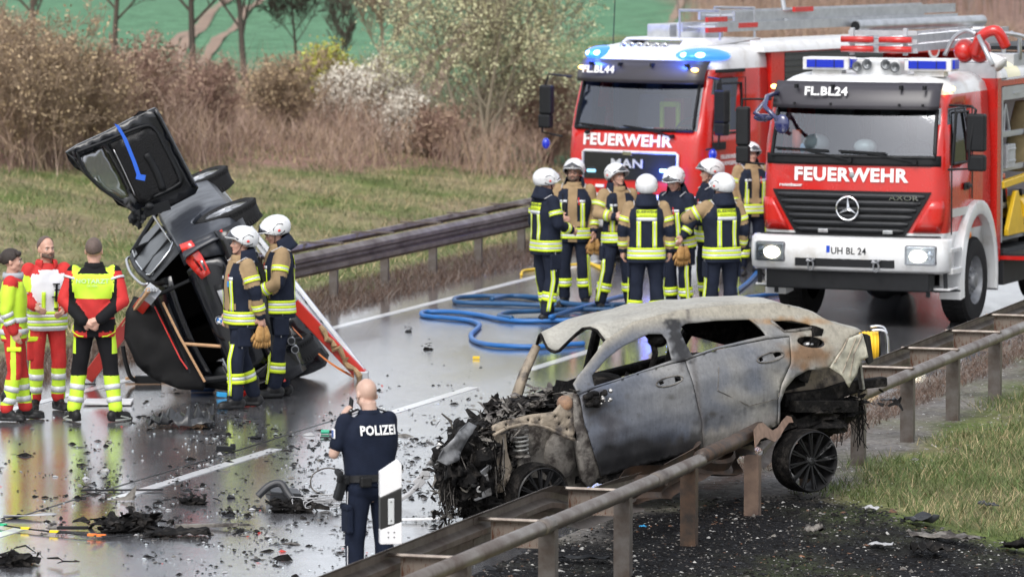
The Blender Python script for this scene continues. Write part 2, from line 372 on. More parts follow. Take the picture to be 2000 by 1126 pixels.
# soil tracks across the field (bare wheel marks)
def ribbon(name, pix, w, m, dz=.02):
    pts = []
    for (u, v) in pix: pts.append(GT(u, v))
    mb = MB(); rs = []
    fine = []
    for i in range(len(pts)-1):
        for k in range(12): fine.append(pts[i].lerp(pts[i+1], k/12))
    fine.append(pts[-1])
    for i, p in enumerate(fine):
        d = (fine[min(i+1, len(fine)-1)] - fine[max(0, i-1)]); d.z = 0; d.normalize(); s = Vector((d.y, -d.x, 0))
        w_ = w*(.8 + .4*noise.noise((i*.6, w, 0)))
        a = p - s*w_/2; b = p + s*w_/2
        rs.append([Vector((a.x, a.y, HZ(a.x, a.y)+dz)), Vector((b.x, b.y, HZ(b.x, b.y)+dz))])
    mb.ring(rs, closed=False); return mb.build(name, m)
soil_m = M('bare_soil', (.29, .20, .145), .9, var=.35, vscale=.6, bump=.3)
for pix in [[(318, 140), (375, 70), (450, -20)], [(362, 150), (430, 75), (520, -20)], [(330, 95), (400, 40), (480, -30)], [(790, 210), (900, 70), (960, -10)], [(845, 190), (930, 70), (1010, -20)], [(1300, 70), (1345, -20)]]:
    tag(ribbon('field_track', pix, .32, soil_m, .05), kind='structure')

# ------------------------------------------------------------------ vegetation from arrays of tapered segments
def seg_arrays(P0, P1, R0, R1, n=3):
    P0 = np.asarray(P0, float); P1 = np.asarray(P1, float); R0 = np.asarray(R0, float)[:, None]; R1 = np.asarray(R1, float)[:, None]
    d = P1 - P0; d /= np.maximum(np.linalg.norm(d, axis=1, keepdims=True), 1e-9)
    a = np.where(np.abs(d[:, 2:3]) < .9, np.array([[0, 0, 1.]]), np.array([[1., 0, 0]]))
    x = np.cross(d, a); x /= np.linalg.norm(x, axis=1, keepdims=True); y = np.cross(d, x)
    m = len(P0); V = np.zeros((m, 2*n, 3))
    for j in range(n):
        c, s = cos(2*pi*j/n), sin(2*pi*j/n)
        V[:, j] = P0 + (x*c + y*s)*R0; V[:, n+j] = P1 + (x*c + y*s)*R1
    Fq = []
    base = (np.arange(m)*2*n)[:, None]
    for j in range(n):
        k = (j+1) % n; Fq.append(base + np.array([[j, k, n+k, n+j]]))
    return V.reshape(-1, 3), np.concatenate(Fq)
def leaf_arrays(C, size, flat=.3, quads=True, up=None):
    C = np.asarray(C, float); m = len(C); a = rng.normal(size=(m, 3)); a /= np.linalg.norm(a, axis=1, keepdims=True)
    b = rng.normal(size=(m, 3)); b -= a*(a*b).sum(1, keepdims=True); b /= np.linalg.norm(b, axis=1, keepdims=True)
    s = (size*rng.uniform(.6, 1.3, size=(m, 1)))
    V = np.stack([C - a*s, C + b*s*flat, C + a*s, C - b*s*flat], 1)
    return V.reshape(-1, 3), np.arange(m*4).reshape(m, 4)
def blades(C, h, w, lean=.25, cols=3):
    """grass blades or stalks: one thin triangle-like quad each"""
    C = np.asarray(C, float); m = len(C); a = rng.uniform(0, 2*pi, m); h = h*rng.uniform(.5, 1.25, m) if np.isscalar(h) else h
    dx = np.stack([np.cos(a), np.sin(a), np.zeros(m)], 1); L = rng.normal(size=(m, 2))*lean
    top = C + np.stack([L[:, 0]*h, L[:, 1]*h, h], 1)
    w = (w*rng.uniform(.6, 1.3, m))[:, None]
    V = np.stack([C - dx*w/2, C + dx*w/2, top + dx*w*.12, top - dx*w*.12], 1)
    return V.reshape(-1, 3), np.arange(m*4).reshape(m, 4)
def tree_segments(h, spread, seed, levels=4, nb=7, trunk_r=.07, upward=.55, clear=.25, multi=1, droop=0.):
    rs = random.Random(seed); segs = []; tips = []
    def grow(p, d, L, r, lev):
        k = 4 if lev <= 1 else 3; pts = [p]; q = p
        for i in range(k):
            w_ = .09 if (lev or multi > 1) else .025; d = (d + Vector((rs.gauss(0, w_), rs.gauss(0, w_), rs.gauss(0, .05) + (.06 if lev else 0) - droop*lev))).normalized()
            q2 = q + d*(L/k); segs.append((q, q2, r*(1 - .8*i/k), r*(1 - .8*(i+1)/k))); q = q2; pts.append(q)
        tips.append(q)
        if lev >= levels: return
        n = nb if lev == 0 else max(3, nb - 2*lev)
        for j in range(n):
            f = (clear if lev == 0 else .2) + (1 - (clear if lev == 0 else .2))*(j + rs.random()*.8)/n
            f = min(f, .98); i = min(int(f*k), k-1); base = pts[i].lerp(pts[i+1], f*k - i)
            a = rs.uniform(0, 2*pi) if lev else j*2.4 + rs.uniform(-.5, .5)
            x = d.orthogonal().normalized(); y = d.cross(x); out = x*cos(a) + y*sin(a)
            nd = (out*spread + d*upward + Vector((0, 0, .25))).normalized()
            grow(base, nd, L*rs.uniform(.38, .62)*(1.1 - .45*f), max(r*(1-.8*f)*.55, .004), lev+1)
    for k in range(multi):
        d0 = Vector((rs.gauss(0, .02), rs.gauss(0, .02), 1)) if multi == 1 else Vector((cos(k*2.4)*.32*rs.uniform(.4, 1.3), sin(k*2.4)*.32*rs.uniform(.4, 1.3), 1))
        grow(Vector((rs.gauss(0, .1*(multi > 1)), rs.gauss(0, .1*(multi > 1)), 0)), d0.normalized(), h*rs.uniform(.8, 1.0), trunk_r, 0)
    return segs, tips
bark = M('grey_brown_bark', (.13, .10, .08), .9, var=.4, vscale=5)
bark_red = M('reddish_twigs', (.33, .21, .165), .9, var=.3, vscale=3)
bark_ol = M('olive_twigs', (.32, .235, .16), .9, var=.3)
leafs = {'budding': M('pale_green_buds', (.74, .72, .44), .7, var=.35, vscale=2.2), 'olive': M('olive_buds', (.48, .36, .22), .8, var=.35, vscale=2),
         'blossom': M('white_blossom', (.85, .80, .70), .7, var=.35, vscale=2.5), 'forsythia': M('yellow_green_leaves', (.50, .50, .08), .7, var=.3, vscale=2),
         'green': M('fresh_green_leaves', (.12, .19, .04), .7, var=.4, vscale=3), 'brown': M('brown_buds', (.40, .28, .20), .8, var=.3, vscale=2)}
def make_tree(name, base, h, label, cat, seed, leaf=None, nleaf=0, lsize=.04, wood=None, group=None, spread_leaf=.12, **kw):
    root = empty(name, base, 0, label, cat, group)
    segs, tips = tree_segments(h, seed=seed, **kw)
    k0 = sum(1 for s in segs if s[2] > .018)
    big = [s for s in segs if s[2] > .02]; small = [s for s in segs if s[2] <= .02]
    V, Fq = seg_arrays([s[0] for s in big], [s[1] for s in big], [s[2] for s in big], [s[3] for s in big], 5)
    np_mesh('trunk', V, Fq, wood or bark, root, smooth=True)
    P0 = [s[0] for s in small]; P1 = [s[1] for s in small]
    V, Fq = seg_arrays(P0, P1, [max(s[2], .007) for s in small], [max(s[3], .005) for s in small], 3)
    np_mesh('twigs' if leaf else 'crown', V, Fq, wood or bark, root)
    if leaf:
        A = np.array([tuple(p) for p in P0]); B = np.array([tuple(p) for p in P1]); i = rng.integers(0, len(A), nleaf); t = rng.random((nleaf, 1))
        C = A[i]*(1-t) + B[i]*t + rng.normal(size=(nleaf, 3))*spread_leaf
        V, Fq = leaf_arrays(C, lsize, .55); np_mesh('crown', V, Fq, leafs[leaf], root)
    return root
def wood(pix, h, label, seed, **kw):
    b = GT(*pix); b.z -= .05; return make_tree('young_tree', b, h, label, 'tree', seed, **kw)
TG = 'young bare trees along the field edge'
wood((65, 130), 4.4, 'thin bare tree furthest left at the field edge', 1, levels=3, nb=16, spread=.75, trunk_r=.085, group=TG)
wood((222, 140), 4.4, 'bare tree with ascending branches, second from the left edge', 2, levels=4, nb=12, spread=.8, trunk_r=.075, group=TG)
wood((377, 150), 4.8, 'bare tree with dark forked crown in front of the soil tracks', 5, levels=4, nb=14, spread=.95, trunk_r=.085, group=TG, wood=M('dark_bark', (.075, .058, .048), .9))
wood((478, 160), 4.6, 'dark twiggy tree right of the soil tracks', 9, levels=4, nb=15, spread=.6, upward=.9, trunk_r=.08, group=TG, leaf='brown', nleaf=900, lsize=.035, wood=M('dark_bark', (.075, .058, .048), .9))
wood((580, 152), 3.4, 'faint small bare tree behind the yellow green shrub', 12, levels=4, nb=12, spread=.8, trunk_r=.04, group=TG)
wood((668, 165), 2.1, 'low grey sapling above the blossom', 14, levels=3, nb=12, spread=.4, trunk_r=.035, group=TG)
wood((752, 178), 2.6, 'upright brown sapling left of the budding tree', 17, levels=3, nb=14, spread=.5, trunk_r=.05, group=TG, wood=bark_ol)
b = GT(945, 318)
make_tree('budding_tree', b, 4.3, 'large rounded tree covered in pale green buds beside the first fire engine', 'tree', 23, leaf='budding', nleaf=22000, lsize=.030, levels=4, nb=9, spread=.85, trunk_r=.05, multi=6, wood=M('pale_twigs', (.30, .26, .19), .9, var=.3), spread_leaf=.16, clear=.12)
def bush(pix, h, label, seed, leaf, nleaf, multi=8, name='shrub', group=None, wood=bark_ol, **kw):
    b = GT(*pix); b.z -= .05
    a = dict(levels=3, nb=9, spread=.8, trunk_r=.025, clear=.1, lsize=.035, spread_leaf=.1); a.update(kw)
    return make_tree(name, b, h, label, 'shrub', seed, leaf=leaf, nleaf=nleaf, wood=wood, multi=multi, group=group, **a)
SG = 'shrubs in the scrub belt'
bush((70, 330), 2.15, 'broad olive brown shrub at the left edge above the open car door', 31, 'olive', 3000, 10, group=SG, spread=.9)
bush((165, 320), 1.95, 'olive brown shrub above the upturned car door', 32, 'olive', 2500, 9, group=SG, spread=.9)
bush((10, 300), 2.45, 'tallest yellowish brown shrub cut by the left picture edge', 33, 'olive', 2600, 9, group=SG)
bush((262, 300), 1.8, 'smaller rust brown shrub right of the olive shrubs', 34, 'brown', 5000, 10, group=SG, wood=bark_red)
bush((640, 250), 1.45, 'yellow green leafing shrub left of the white blossom', 35, 'forsythia', 6000, 9, group=SG)
bush((690, 265), 1.35, 'white blossoming blackthorn, left and highest of the blossom bank', 36, 'blossom', 11000, 10, group=SG, lsize=.03, spread_leaf=.08)
bush((745, 285), 1.25, 'white blossoming blackthorn in the middle of the blossom bank', 37, 'blossom', 10000, 10, group=SG, lsize=.03, spread_leaf=.08)
bush((795, 300), 1.05, 'white blossoming blackthorn, lowest and right of the blossom bank', 38, 'blossom', 8000, 10, group=SG, lsize=.03, spread_leaf=.08)
bush((1065, 325), 1.7, 'reddish bare shrub beside the mirror of the first fire engine', 39, 'brown', 2200, 9, group=SG, wood=bark_red)
bush((850, 312), .9, 'brown bare shrub at the foot of the budding tree', 40, 'brown', 2000, 8, group=SG, wood=bark_red)
bush((400, 290), 1.5, 'reddish brown shrub behind the upturned wheel', 43, 'brown', 2500, 9, group=SG, wood=bark_red)
bush((545, 270), 1.45, 'orange brown shrub left of the yellow green shrub', 44, 'olive', 2500, 9, group=SG)
# scrub: a mass of thin bare stalks nobody could count
def scatter(n, t0, t1, p0, p1, keep):
    t = rng.uniform(t0, t1, n); p = rng.uniform(p0, p1, n); X = t*RD.x + p*RN.x; Y = t*RD.y + p*RN.y
    P_ = np.stack([X, Y, hills(X, Y)], 1); return P_[keep(P_)]
def fnoise(x, y, s): return .5 + .25*(np.sin(x*s + 1.7*np.sin(y*s*.8)) + np.sin(y*s*1.3 + 1.3*np.sin(x*s*.7 + 2)))
def keep_scrub(P_):
    u, v = in_px(P_)
    vb = np.interp(u, SCRUB_U, SCRUB_V) + 14*np.sin(u*.021) + rng.normal(size=len(u))*4
    vt = np.interp(u, [-200, 300, 700, 900, 1300, 1400, 2300], [120, 190, 240, 285, 200, 30, 20])
    return (u > -150) & (u < 2150) & (v < vb) & (v > vt)
stalk_m = [M('red_brown_stalks', (.31, .20, .16), .9, var=.5, vscale=.8, col2=(.42, .32, .25)), M('tan_stalks', (.42, .30, .20), .9, var=.4, vscale=.9), M('dark_stalks', (.15, .095, .08), .9)]
C = scatter(130000, 62, 150, 25, 62, keep_scrub); print('scrub', len(C))
hh = .85*rng.uniform(.5, 1.3, len(C))*(.6 + .9*fnoise(C[:, 0], C[:, 1], .35))
V1, F1 = blades(C, hh, .016, .30)
k = np.repeat(np.arange(len(C)), 4); t = rng.uniform(.35, .95, (len(k), 1)); B = C[k].copy(); B[:, 2] += hh[k]*t[:, 0]*.85
B[:, :2] += rng.normal(size=(len(k), 2))*.03
V2, F2 = blades(B, hh[k]*.45*rng.uniform(.5, 1.2, len(k)), .011, .8)
mi = rng.choice([0, 0, 0, 1, 1, 2], len(F1) + len(F2))
o = np_mesh('scrub_stalks', np.concatenate([V1, V2]), np.concatenate([F1, F2 + len(V1)]), stalk_m, mi=mi)
tag(o, 'dense reddish brown bare scrub on the bank behind the guardrail', 'scrub', kind='stuff')
# distant brown wood behind the fire engines
C = scatter(16000, 70, 330, 34, 120, lambda P_: (lambda u, v: (u > 1330) & (u < 2150) & (v < np.interp(u, [1330, 1700, 1900, 2150], [60, 95, 105, 95])) & (v > -160))(*in_px(P_)))
hh = rng.uniform(1.5, 4.5, len(C)); V1, F1 = blades(C, hh, .06, .08)
k = np.repeat(np.arange(len(C)), 6); t = rng.uniform(.25, .95, len(k)); B = C[k].copy(); B[:, 2] += hh[k]*t
V2, F2 = blades(B, hh[k]*.25, .035, .5)
o = np_mesh('distant_brushwood', np.concatenate([V1, V2]), np.concatenate([F1, F2 + len(V1)]), [M('brushwood_brown', (.26, .17, .12), .9, var=.4, vscale=.4), M('brushwood_grey', (.17, .14, .12), .9)], mi=rng.choice([0, 0, 1], len(F1)+len(F2)))
tag(o, 'blurred brown brushwood far behind the fire engines', 'brushwood', kind='stuff')
# grass on both verges
gm = [M('grass_green', (.12, .145, .05), .7, var=.3, vscale=1.5), M('grass_straw', (.42, .34, .19), .8, var=.3, vscale=1.5), M('grass_dark', (.055, .085, .022), .8), M('grass_bright', (.11, .16, .045), .7)]
def keep_left(P_):
    u, v = in_px(P_); p = P_[:, 0]*RN.x + P_[:, 1]*RN.y
    return (u > -60) & (u < 2060) & (p > 21.4) & (v < 660)
C = scatter(120000, 38, 130, 21.4, 39, keep_left); print('grass left', len(C))
pn = fnoise(C[:, 0], C[:, 1], 1.1); V, Fq = blades(C, .10, .016, .6)
o = np_mesh('verge_grass', V, Fq, gm, mi=np.where(rng.random(len(C)) < pn*.85, 1, rng.choice([0, 0, 2, 3], len(C)))); tag(o, 'short green and straw coloured grass on the bank behind the guardrail', 'grass', kind='stuff')
def keep_right(P_):
    u, v = in_px(P_); p = P_[:, 0]*RN.x + P_[:, 1]*RN.y
    b = burn_amount(P_[:, 0], P_[:, 1]); g = fnoise(P_[:, 0], P_[:, 1], 1.9)
    return (u > 1350) & (u < 2060) & (v < 1180) & (b < .12) & (rng.random(len(u)) < sst(10.75, 10.1, p + (g-.5)*.9))
C = scatter(90000, 36, 66, 7.2, 10.9, keep_right); print('grass right', len(C))
pn = fnoise(C[:, 0]+5, C[:, 1], 2.1); V, Fq = blades(C, .085, .009, .6)
o = np_mesh('roadside_grass', V, Fq, gm, mi=np.where(rng.random(len(C)) < pn*.35, 1, rng.choice([0, 0, 2, 3], len(C)))); tag(o, 'wet green grass right of the burnt patch beyond the guardrail posts', 'grass', kind='stuff')
# dry brown weeds at the foot of the left guardrail and strip right of the road
C = scatter(60000, 40, 95, 20.95, 22.2, lambda P_: (lambda u, v: (u > -60) & (u < 1200))(*in_px(P_)))
V, Fq = blades(C, .13, .010, .6); C2 = scatter(14000, 43, 80, 11.35, 11.95, lambda P_: P_[:, 1] > 43)
V2, F2 = blades(C2, .06, .010, .7)
o = np_mesh('dead_weeds', np.concatenate([V, V2]), np.concatenate([Fq, F2+len(V)]), [M('dead_weed_brown', (.12, .075, .055), .9), M('dead_weed_grey', (.2, .17, .15), .9)], mi=rng.choice([0, 0, 1], len(Fq)+len(F2))); tag(o, 'dead brown weeds along both road edges', 'weeds', kind='stuff')

# ------------------------------------------------------------------ guardrails
rail_m = M('weathered_galvanised_steel', (.25, .225, .20), .38, metal=.75, var=.45, vscale=3.0, col2=(.13, .10, .085), rvar=.2, stretch=(1, 1, 1))
rail_l = M('brown_weathered_steel', (.19, .155, .14), .36, metal=.7, var=.4, vscale=2.5, col2=(.10, .075, .065), rvar=.2)
rail_soot = M('sooty_steel', (.05, .042, .038), .5, metal=.5, var=.5, vscale=6, col2=(.14, .085, .055))
rust_m = M('rust_streaked_steel', (.24, .20, .17), .5, metal=.5, var=.7, vscale=10, col2=(.13, .055, .03), stretch=(6, 6, 1), thr=(.5, .62))
post_m = M('dull_steel_post', (.17, .155, .145), .5, metal=.5, var=.4, vscale=5, col2=(.09, .065, .05))
Wp = [(.0, .155), (.025, .145), (.08, .105), (.08, .055), (.012, .02), (.012, -.02), (.08, -.055), (.08, -.105), (.025, -.145), (.0, -.155)]   # (depth, height)
def wbeam(mb, t0, t1, p, z, face, path=None, n=None):
    """face = +1: ribs towards larger p"""
    n = n or max(2, int((t1-t0)/2) + 1); rings = []
    for i in range(n):
        t = t0 + (t1-t0)*i/(n-1); dp, dz, tw = (path(t) if path else (0, 0, 0)); r = []
        for (d, h) in Wp + [(d-.005, h) for d, h in Wp[::-1]]:
            hh = h*cos(tw) - d*sin(tw)*face; dd = d*cos(tw)*face + h*sin(tw)
            r.append(R(t, p + dp + dd, z + dz + hh))
        rings.append(r)
    mb.ring(rings)
def sigma_post(mb, t, p, z0, z1, w=.11, d=.06):
    X = frame(R(t, p, z0), RD, RN)
    poly = [(-w/2, -d/2), (w/2, -d/2), (w/2, -d/2+.008), (-w/2+.008, -d/2+.008), (-w/2+.008, d/2-.008), (w/2, d/2-.008), (w/2, d/2), (-w/2, d/2)]
    X2 = frame(R(t, p, z0), RN, -RD)
    mb.prism([(a, b) for a, b in poly], z1-z0, X2)
# left guardrail
gl = empty('guardrail', R(70, 21.4), 0, 'brown weathered guardrail on the far side of the road in front of the grass bank', 'guardrail', world=True)
tj = [56 + 4*i for i in range(26)]
for a, b_ in zip(tj[:-1], tj[1:]):
    mb = MB(); wbeam(mb, a, b_+.14, 21.36 + .004*((a//4) % 2), .60 + .002*((a//4) % 2), -1); mb.build('rail_panel', rail_l, gl, auto=30)
mb = MB(); mb.tube([R(57, 21.95, .70), R(158, 21.95, .70)], .055, 6); mb.build('rear_rail', rail_l, gl)
pm = None
for i in range(50):
    t = 57 + 2*i
    if pm is None:
        mb = MB(); sigma_post(mb, 0, 0, -.3, .62); pm = mb.build('post', post_m, gl); pm.location = R(t, 21.55)
        mb = MB(); mb.bar(R(0, .0, 0), R(0, .6, 0), .055, .02); am = mb.build('spacer_arm', rail_l, gl); am.location = R(t, 21.42, .765)
        continue
    o = pm.copy(); COL.objects.link(o); o.location = R(t, 21.55)
    o = am.copy(); COL.objects.link(o); o.location = R(t, 21.42, .765)
# right guardrail (seen from its back), crushed where the wreck lies on it
gr = empty('guardrail', R(44, 11), 0, 'weathered guardrail in the foreground, crushed and sooty under the burnt out car', 'guardrail', world=True)
def crush(t):
    k = math.exp(-((t - 40.0)/1.9)**2); q = math.exp(-((t-38.0)/.5)**2)
    return (-.08*k, float(-.15*sst(35.5, 36.6, t)*(1 - sst(42.6, 43.6, t))) - .03*q, .35*k)
tj = [26.0, 30.0, 33.9, 37.9]
for j, (a, b_) in enumerate(zip(tj[:-1], tj[1:])):
    mb = MB(); wbeam(mb, a, b_+.15, 11.2 + .005*(j % 2), .60, 1, path=crush if j == 2 else None, n=18 if j == 2 else 3); mb.build('rail_panel', rail_m, gr, auto=30)
mb = MB(); wbeam(mb, 37.95, 41.9, 11.22, .60, 1, path=lambda t: (crush(t)[0] + .05*sin(t*6), crush(t)[1] + .05*sin(t*4), crush(t)[2] + .35*sin(t*3)), n=30); mb.build('rail_panel', rail_soot, gr, auto=30, label='crumpled sooty rail panel under the burnt car')
mb = MB(); wbeam(mb, 42.0, 46.0, 11.2, .60, 1, path=lambda t: (0, -.30*math.exp(-((t-42.0)/.8)**2), 0), n=12); mb.build('rail_panel', rail_m, gr, auto=30)
for j in range(18):
    a = 45.95 + 4*j; mb = MB(); wbeam(mb, a, a+4.15, 11.2 + .005*(j % 2), .60+.002*(j % 2), 1); mb.build('rail_panel', rail_m, gr, auto=30)
mb = MB(); mb.tube([R(26, 10.72, .665), R(34, 10.72, .665), R(37.0, 10.72, .665), R(38.2, 10.74, .665), R(40.3, 10.80, .70)], .058, 10); mb.build('tube_rail', rail_m, gr, smooth=True)
mb = MB(); mb.tube([R(38.25, 10.74, .69), R(39.3, 10.77, .685), R(40.35, 10.80, .70)], .066, 10); mb.build('tube_rail', rail_soot, gr, smooth=True, label='soot blackened end of the tube rail')
mb = MB(); mb.tube([R(43.3, 10.74, .64), R(45, 10.72, .665), R(118, 10.72, .665)], .058, 10); mb.build('tube_rail', rail_m, gr, smooth=True)
for t in (30.2, 33.9, 36.9): # sleeve joints
    mb = MB(); mb.tube([R(t-.12, 10.72, .665), R(t+.12, 10.72, .665)], .064, 10); mb.build('tube_sleeve', rail_m, gr, smooth=True)
# bent flap at the broken end
mb = MB(); rr = []
for i in range(9):
    t = 39.7 + i*.16; w = .075*(1 - i/12); z = .69 + .05*sin(i*1.1)
    rr.append([R(t, 10.66, z - w), R(t, 10.66 + .02, z + w), R(t, 10.68, z+w), R(t, 10.67, z-w)])
mb.ring(rr); mb.build('torn_strip', M('scorched_tan_steel', (.42, .27, .20), .5, metal=.3, var=.5, vscale=9), gr, auto=40)
post_spots = [(26.0, 0), (28.0, 0), (30.0, 0), (32.0, 0), (34.05, 0), (36.0, 0), (37.9, 1), (39.9, 2), (41.8, 1)] + [(43.7 + 2*i, 0) for i in range(38)]
base_post = None
pmats = [post_m, rail_soot, M('scorched_brown_post', (.22, .15, .11), .55, metal=.3, var=.5, vscale=4, col2=(.09, .06, .05))]
for (t, k) in post_spots:
    h = .64 if t < 39 or t > 43 else .52
    key = (k, h); mb = MB(); sigma_post(mb, 0, 0, -.45, h, .13, .09); o = mb.build('post', pmats[k], gr); o.location = R(t, 10.74)
    if k == 1: o['label'] = 'soot blackened post'
    if k == 2: o['label'] = 'scorched brown post behind the rear wheel'
    if t > 37 and t < 43: continue
    mb = MB(); mb.bar(R(0, -.02, 0), R(0, .56, 0), .085, .012); mb.tube([R(-.04, -.02, .006), R(-.04, .57, .006)], .017, 6); o = mb.build('spacer_arm', rail_m, gr, auto=40); o.location = R(t, 10.70, .72 if t > 39 else .68)
    mb = MB(); mb.box(R(.0, .27, -.10), (.44, .008, .185), rot=(0, 0, pi-TH)); mb.box(R(.0, .27, -.195), (.44, .07, .008), rot=(0, 0, pi-TH)); o = mb.build('rusty_spacer', rust_m, gr); o.location = R(t, 10.70, .72 if t > 39 else .68)
# reflector on a rail panel
# ------------------------------------------------------------------ people
yel = M('fluorescent_yellow_cloth', (.62, .78, .02), .6, var=.12, emit=None)
yellime = M('fluorescent_lime_cloth', (.56, .82, .04), .65, var=.15, vscale=5)
silver = M('reflective_silver_band', (.62, .64, .66), .4, metal=.2, var=.15)
navy = M('navy_fire_cloth', (.014, .019, .036), .85, spec=.2, var=.35, vscale=8, bump=.25, bscale=150)
tan = M('khaki_fire_cloth', (.34, .235, .125), .85, var=.25, vscale=8, bump=.25, bscale=150)
black_c = M('black_cloth', (.010, .010, .012), .85, spec=.2, var=.3, bump=.2, bscale=120)
red_c = M('red_cloth', (.55, .022, .02), .75, var=.25, vscale=6, bump=.2, bscale=120)
white_c = M('white_vest_cloth', (.70, .70, .74), .7, var=.12)
police_c = M('dark_blue_uniform', (.009, .014, .031), .85, spec=.2, var=.3, vscale=8, bump=.2, bscale=120)
leather = M('black_boot_leather', (.012, .012, .013), .45, spec=.3, var=.3, vscale=20)
skin = M('skin', (.56, .32, .24), .5, var=.15, vscale=12)
skin_b = M('pale_scalp_skin', (.50, .33, .26), .5, var=.12, vscale=10)
hair_d = M('dark_hair', (.03, .02, .016), .6, var=.4, vscale=40, bump=.5, bscale=90)
hair_g = M('greying_brown_hair', (.13, .09, .075), .6, var=.4, vscale=50, bump=.5, bscale=90)
helm_w = M('white_helmet_shell', (.66, .67, .68), .24, coat=.5, var=.3, vscale=14, col2=(.42, .41, .40), thr=(.52, .75), rvar=.2)
helm_k = M('dark_visor', (.02, .022, .028), .08, coat=.8)
piping = M('grey_piping', (.5, .5, .52), .5)
glove_m = M('tan_leather_glove', (.50, .29, .10), .7, var=.5, vscale=18, col2=(.25, .12, .03))
lip_m = M('lips', (.42, .17, .14), .5); eye_w = M('eye_white', (.6, .58, .55), .3); eye_k = M('eye_dark', (.02, .015, .012), .2)
beard_m = M('dark_beard', (.13, .085, .065), .8, var=.4, vscale=60)

def remesh(mb, voxel, iters=3, fold=0.0, fscale=9.0, shrink=0.0):
    me = bpy.data.meshes.new('r'); me.from_pydata(mb.v, [], mb.f); o = bpy.data.objects.new('r', me); COL.objects.link(o)
    r = o.modifiers.new('r', 'REMESH'); r.mode = 'VOXEL'; r.voxel_size = voxel; r.use_smooth_shade = True
    s = o.modifiers.new('s', 'SMOOTH'); s.factor = .5; s.iterations = iters
    bpy.context.view_layer.update(); dg = bpy.context.evaluated_depsgraph_get(); ev = o.evaluated_get(dg)
    m2 = bpy.data.meshes.new_from_object(ev); bpy.data.objects.remove(o); bpy.data.meshes.remove(me)
    if fold:
        n = len(m2.vertices); co = np.zeros(n*3); no = np.zeros(n*3); m2.vertices.foreach_get('co', co); m2.vertices.foreach_get('normal', no)
        co = co.reshape(-1, 3); no = no.reshape(-1, 3); d = folds(co, fold, fscale)[:, None]
        m2.vertices.foreach_set('co', (co + no*d).ravel()); m2.update()
    return m2
def folds(co, amp, s=9.0):
    x, y, z = co[:, 0]*s, co[:, 1]*s, co[:, 2]*s
    a = np.sin(x*1.7 + 2.1*np.sin(z*.9 + y) + y*.8); b = np.sin(z*2.3 + 1.6*np.sin(x*1.3 + .7*y) + 1.1*np.sin(y*2.1)); c = np.sin((x + z)*3.1 + 1.9*np.sin(y*1.9 - z*.8))
    return amp*(.45*a + .45*b + .25*c)*.8
def fold1(p, amp, s=9.0): return float(folds(np.array([tuple(p)]), amp, s)[0])
def finish(me, name, mats, parent, fidx=None):
    for m in mats: me.materials.append(m)
    if fidx is not None:
        n = len(me.polygons); c = np.zeros(n*3); me.polygons.foreach_get('center', c); c = c.reshape(-1, 3)
        me.polygons.foreach_set('material_index', np.asarray(fidx(c), dtype=np.int32))
    me.polygons.foreach_set('use_smooth', np.ones(len(me.polygons), dtype=bool)); me.name = name; me.update()
    return link_mesh(name, me, parent)
def capsule(mb, a, b, ra, rb, n=12):
    a, b = Vector(a), Vector(b); mb.tube([a, b], [ra, rb], n); mb.ell(a, (ra,)*3, n, 8); mb.ell(b, (rb,)*3, n, 8)
def seg_t(c, a, b):
    a = np.array(a); b = np.array(b); d = b - a; t = np.clip(((c - a) @ d)/(d @ d), 0, 1); return t, np.linalg.norm(c - (a + t[:, None]*d), axis=1)
SUP = 2.5
class Fig: pass
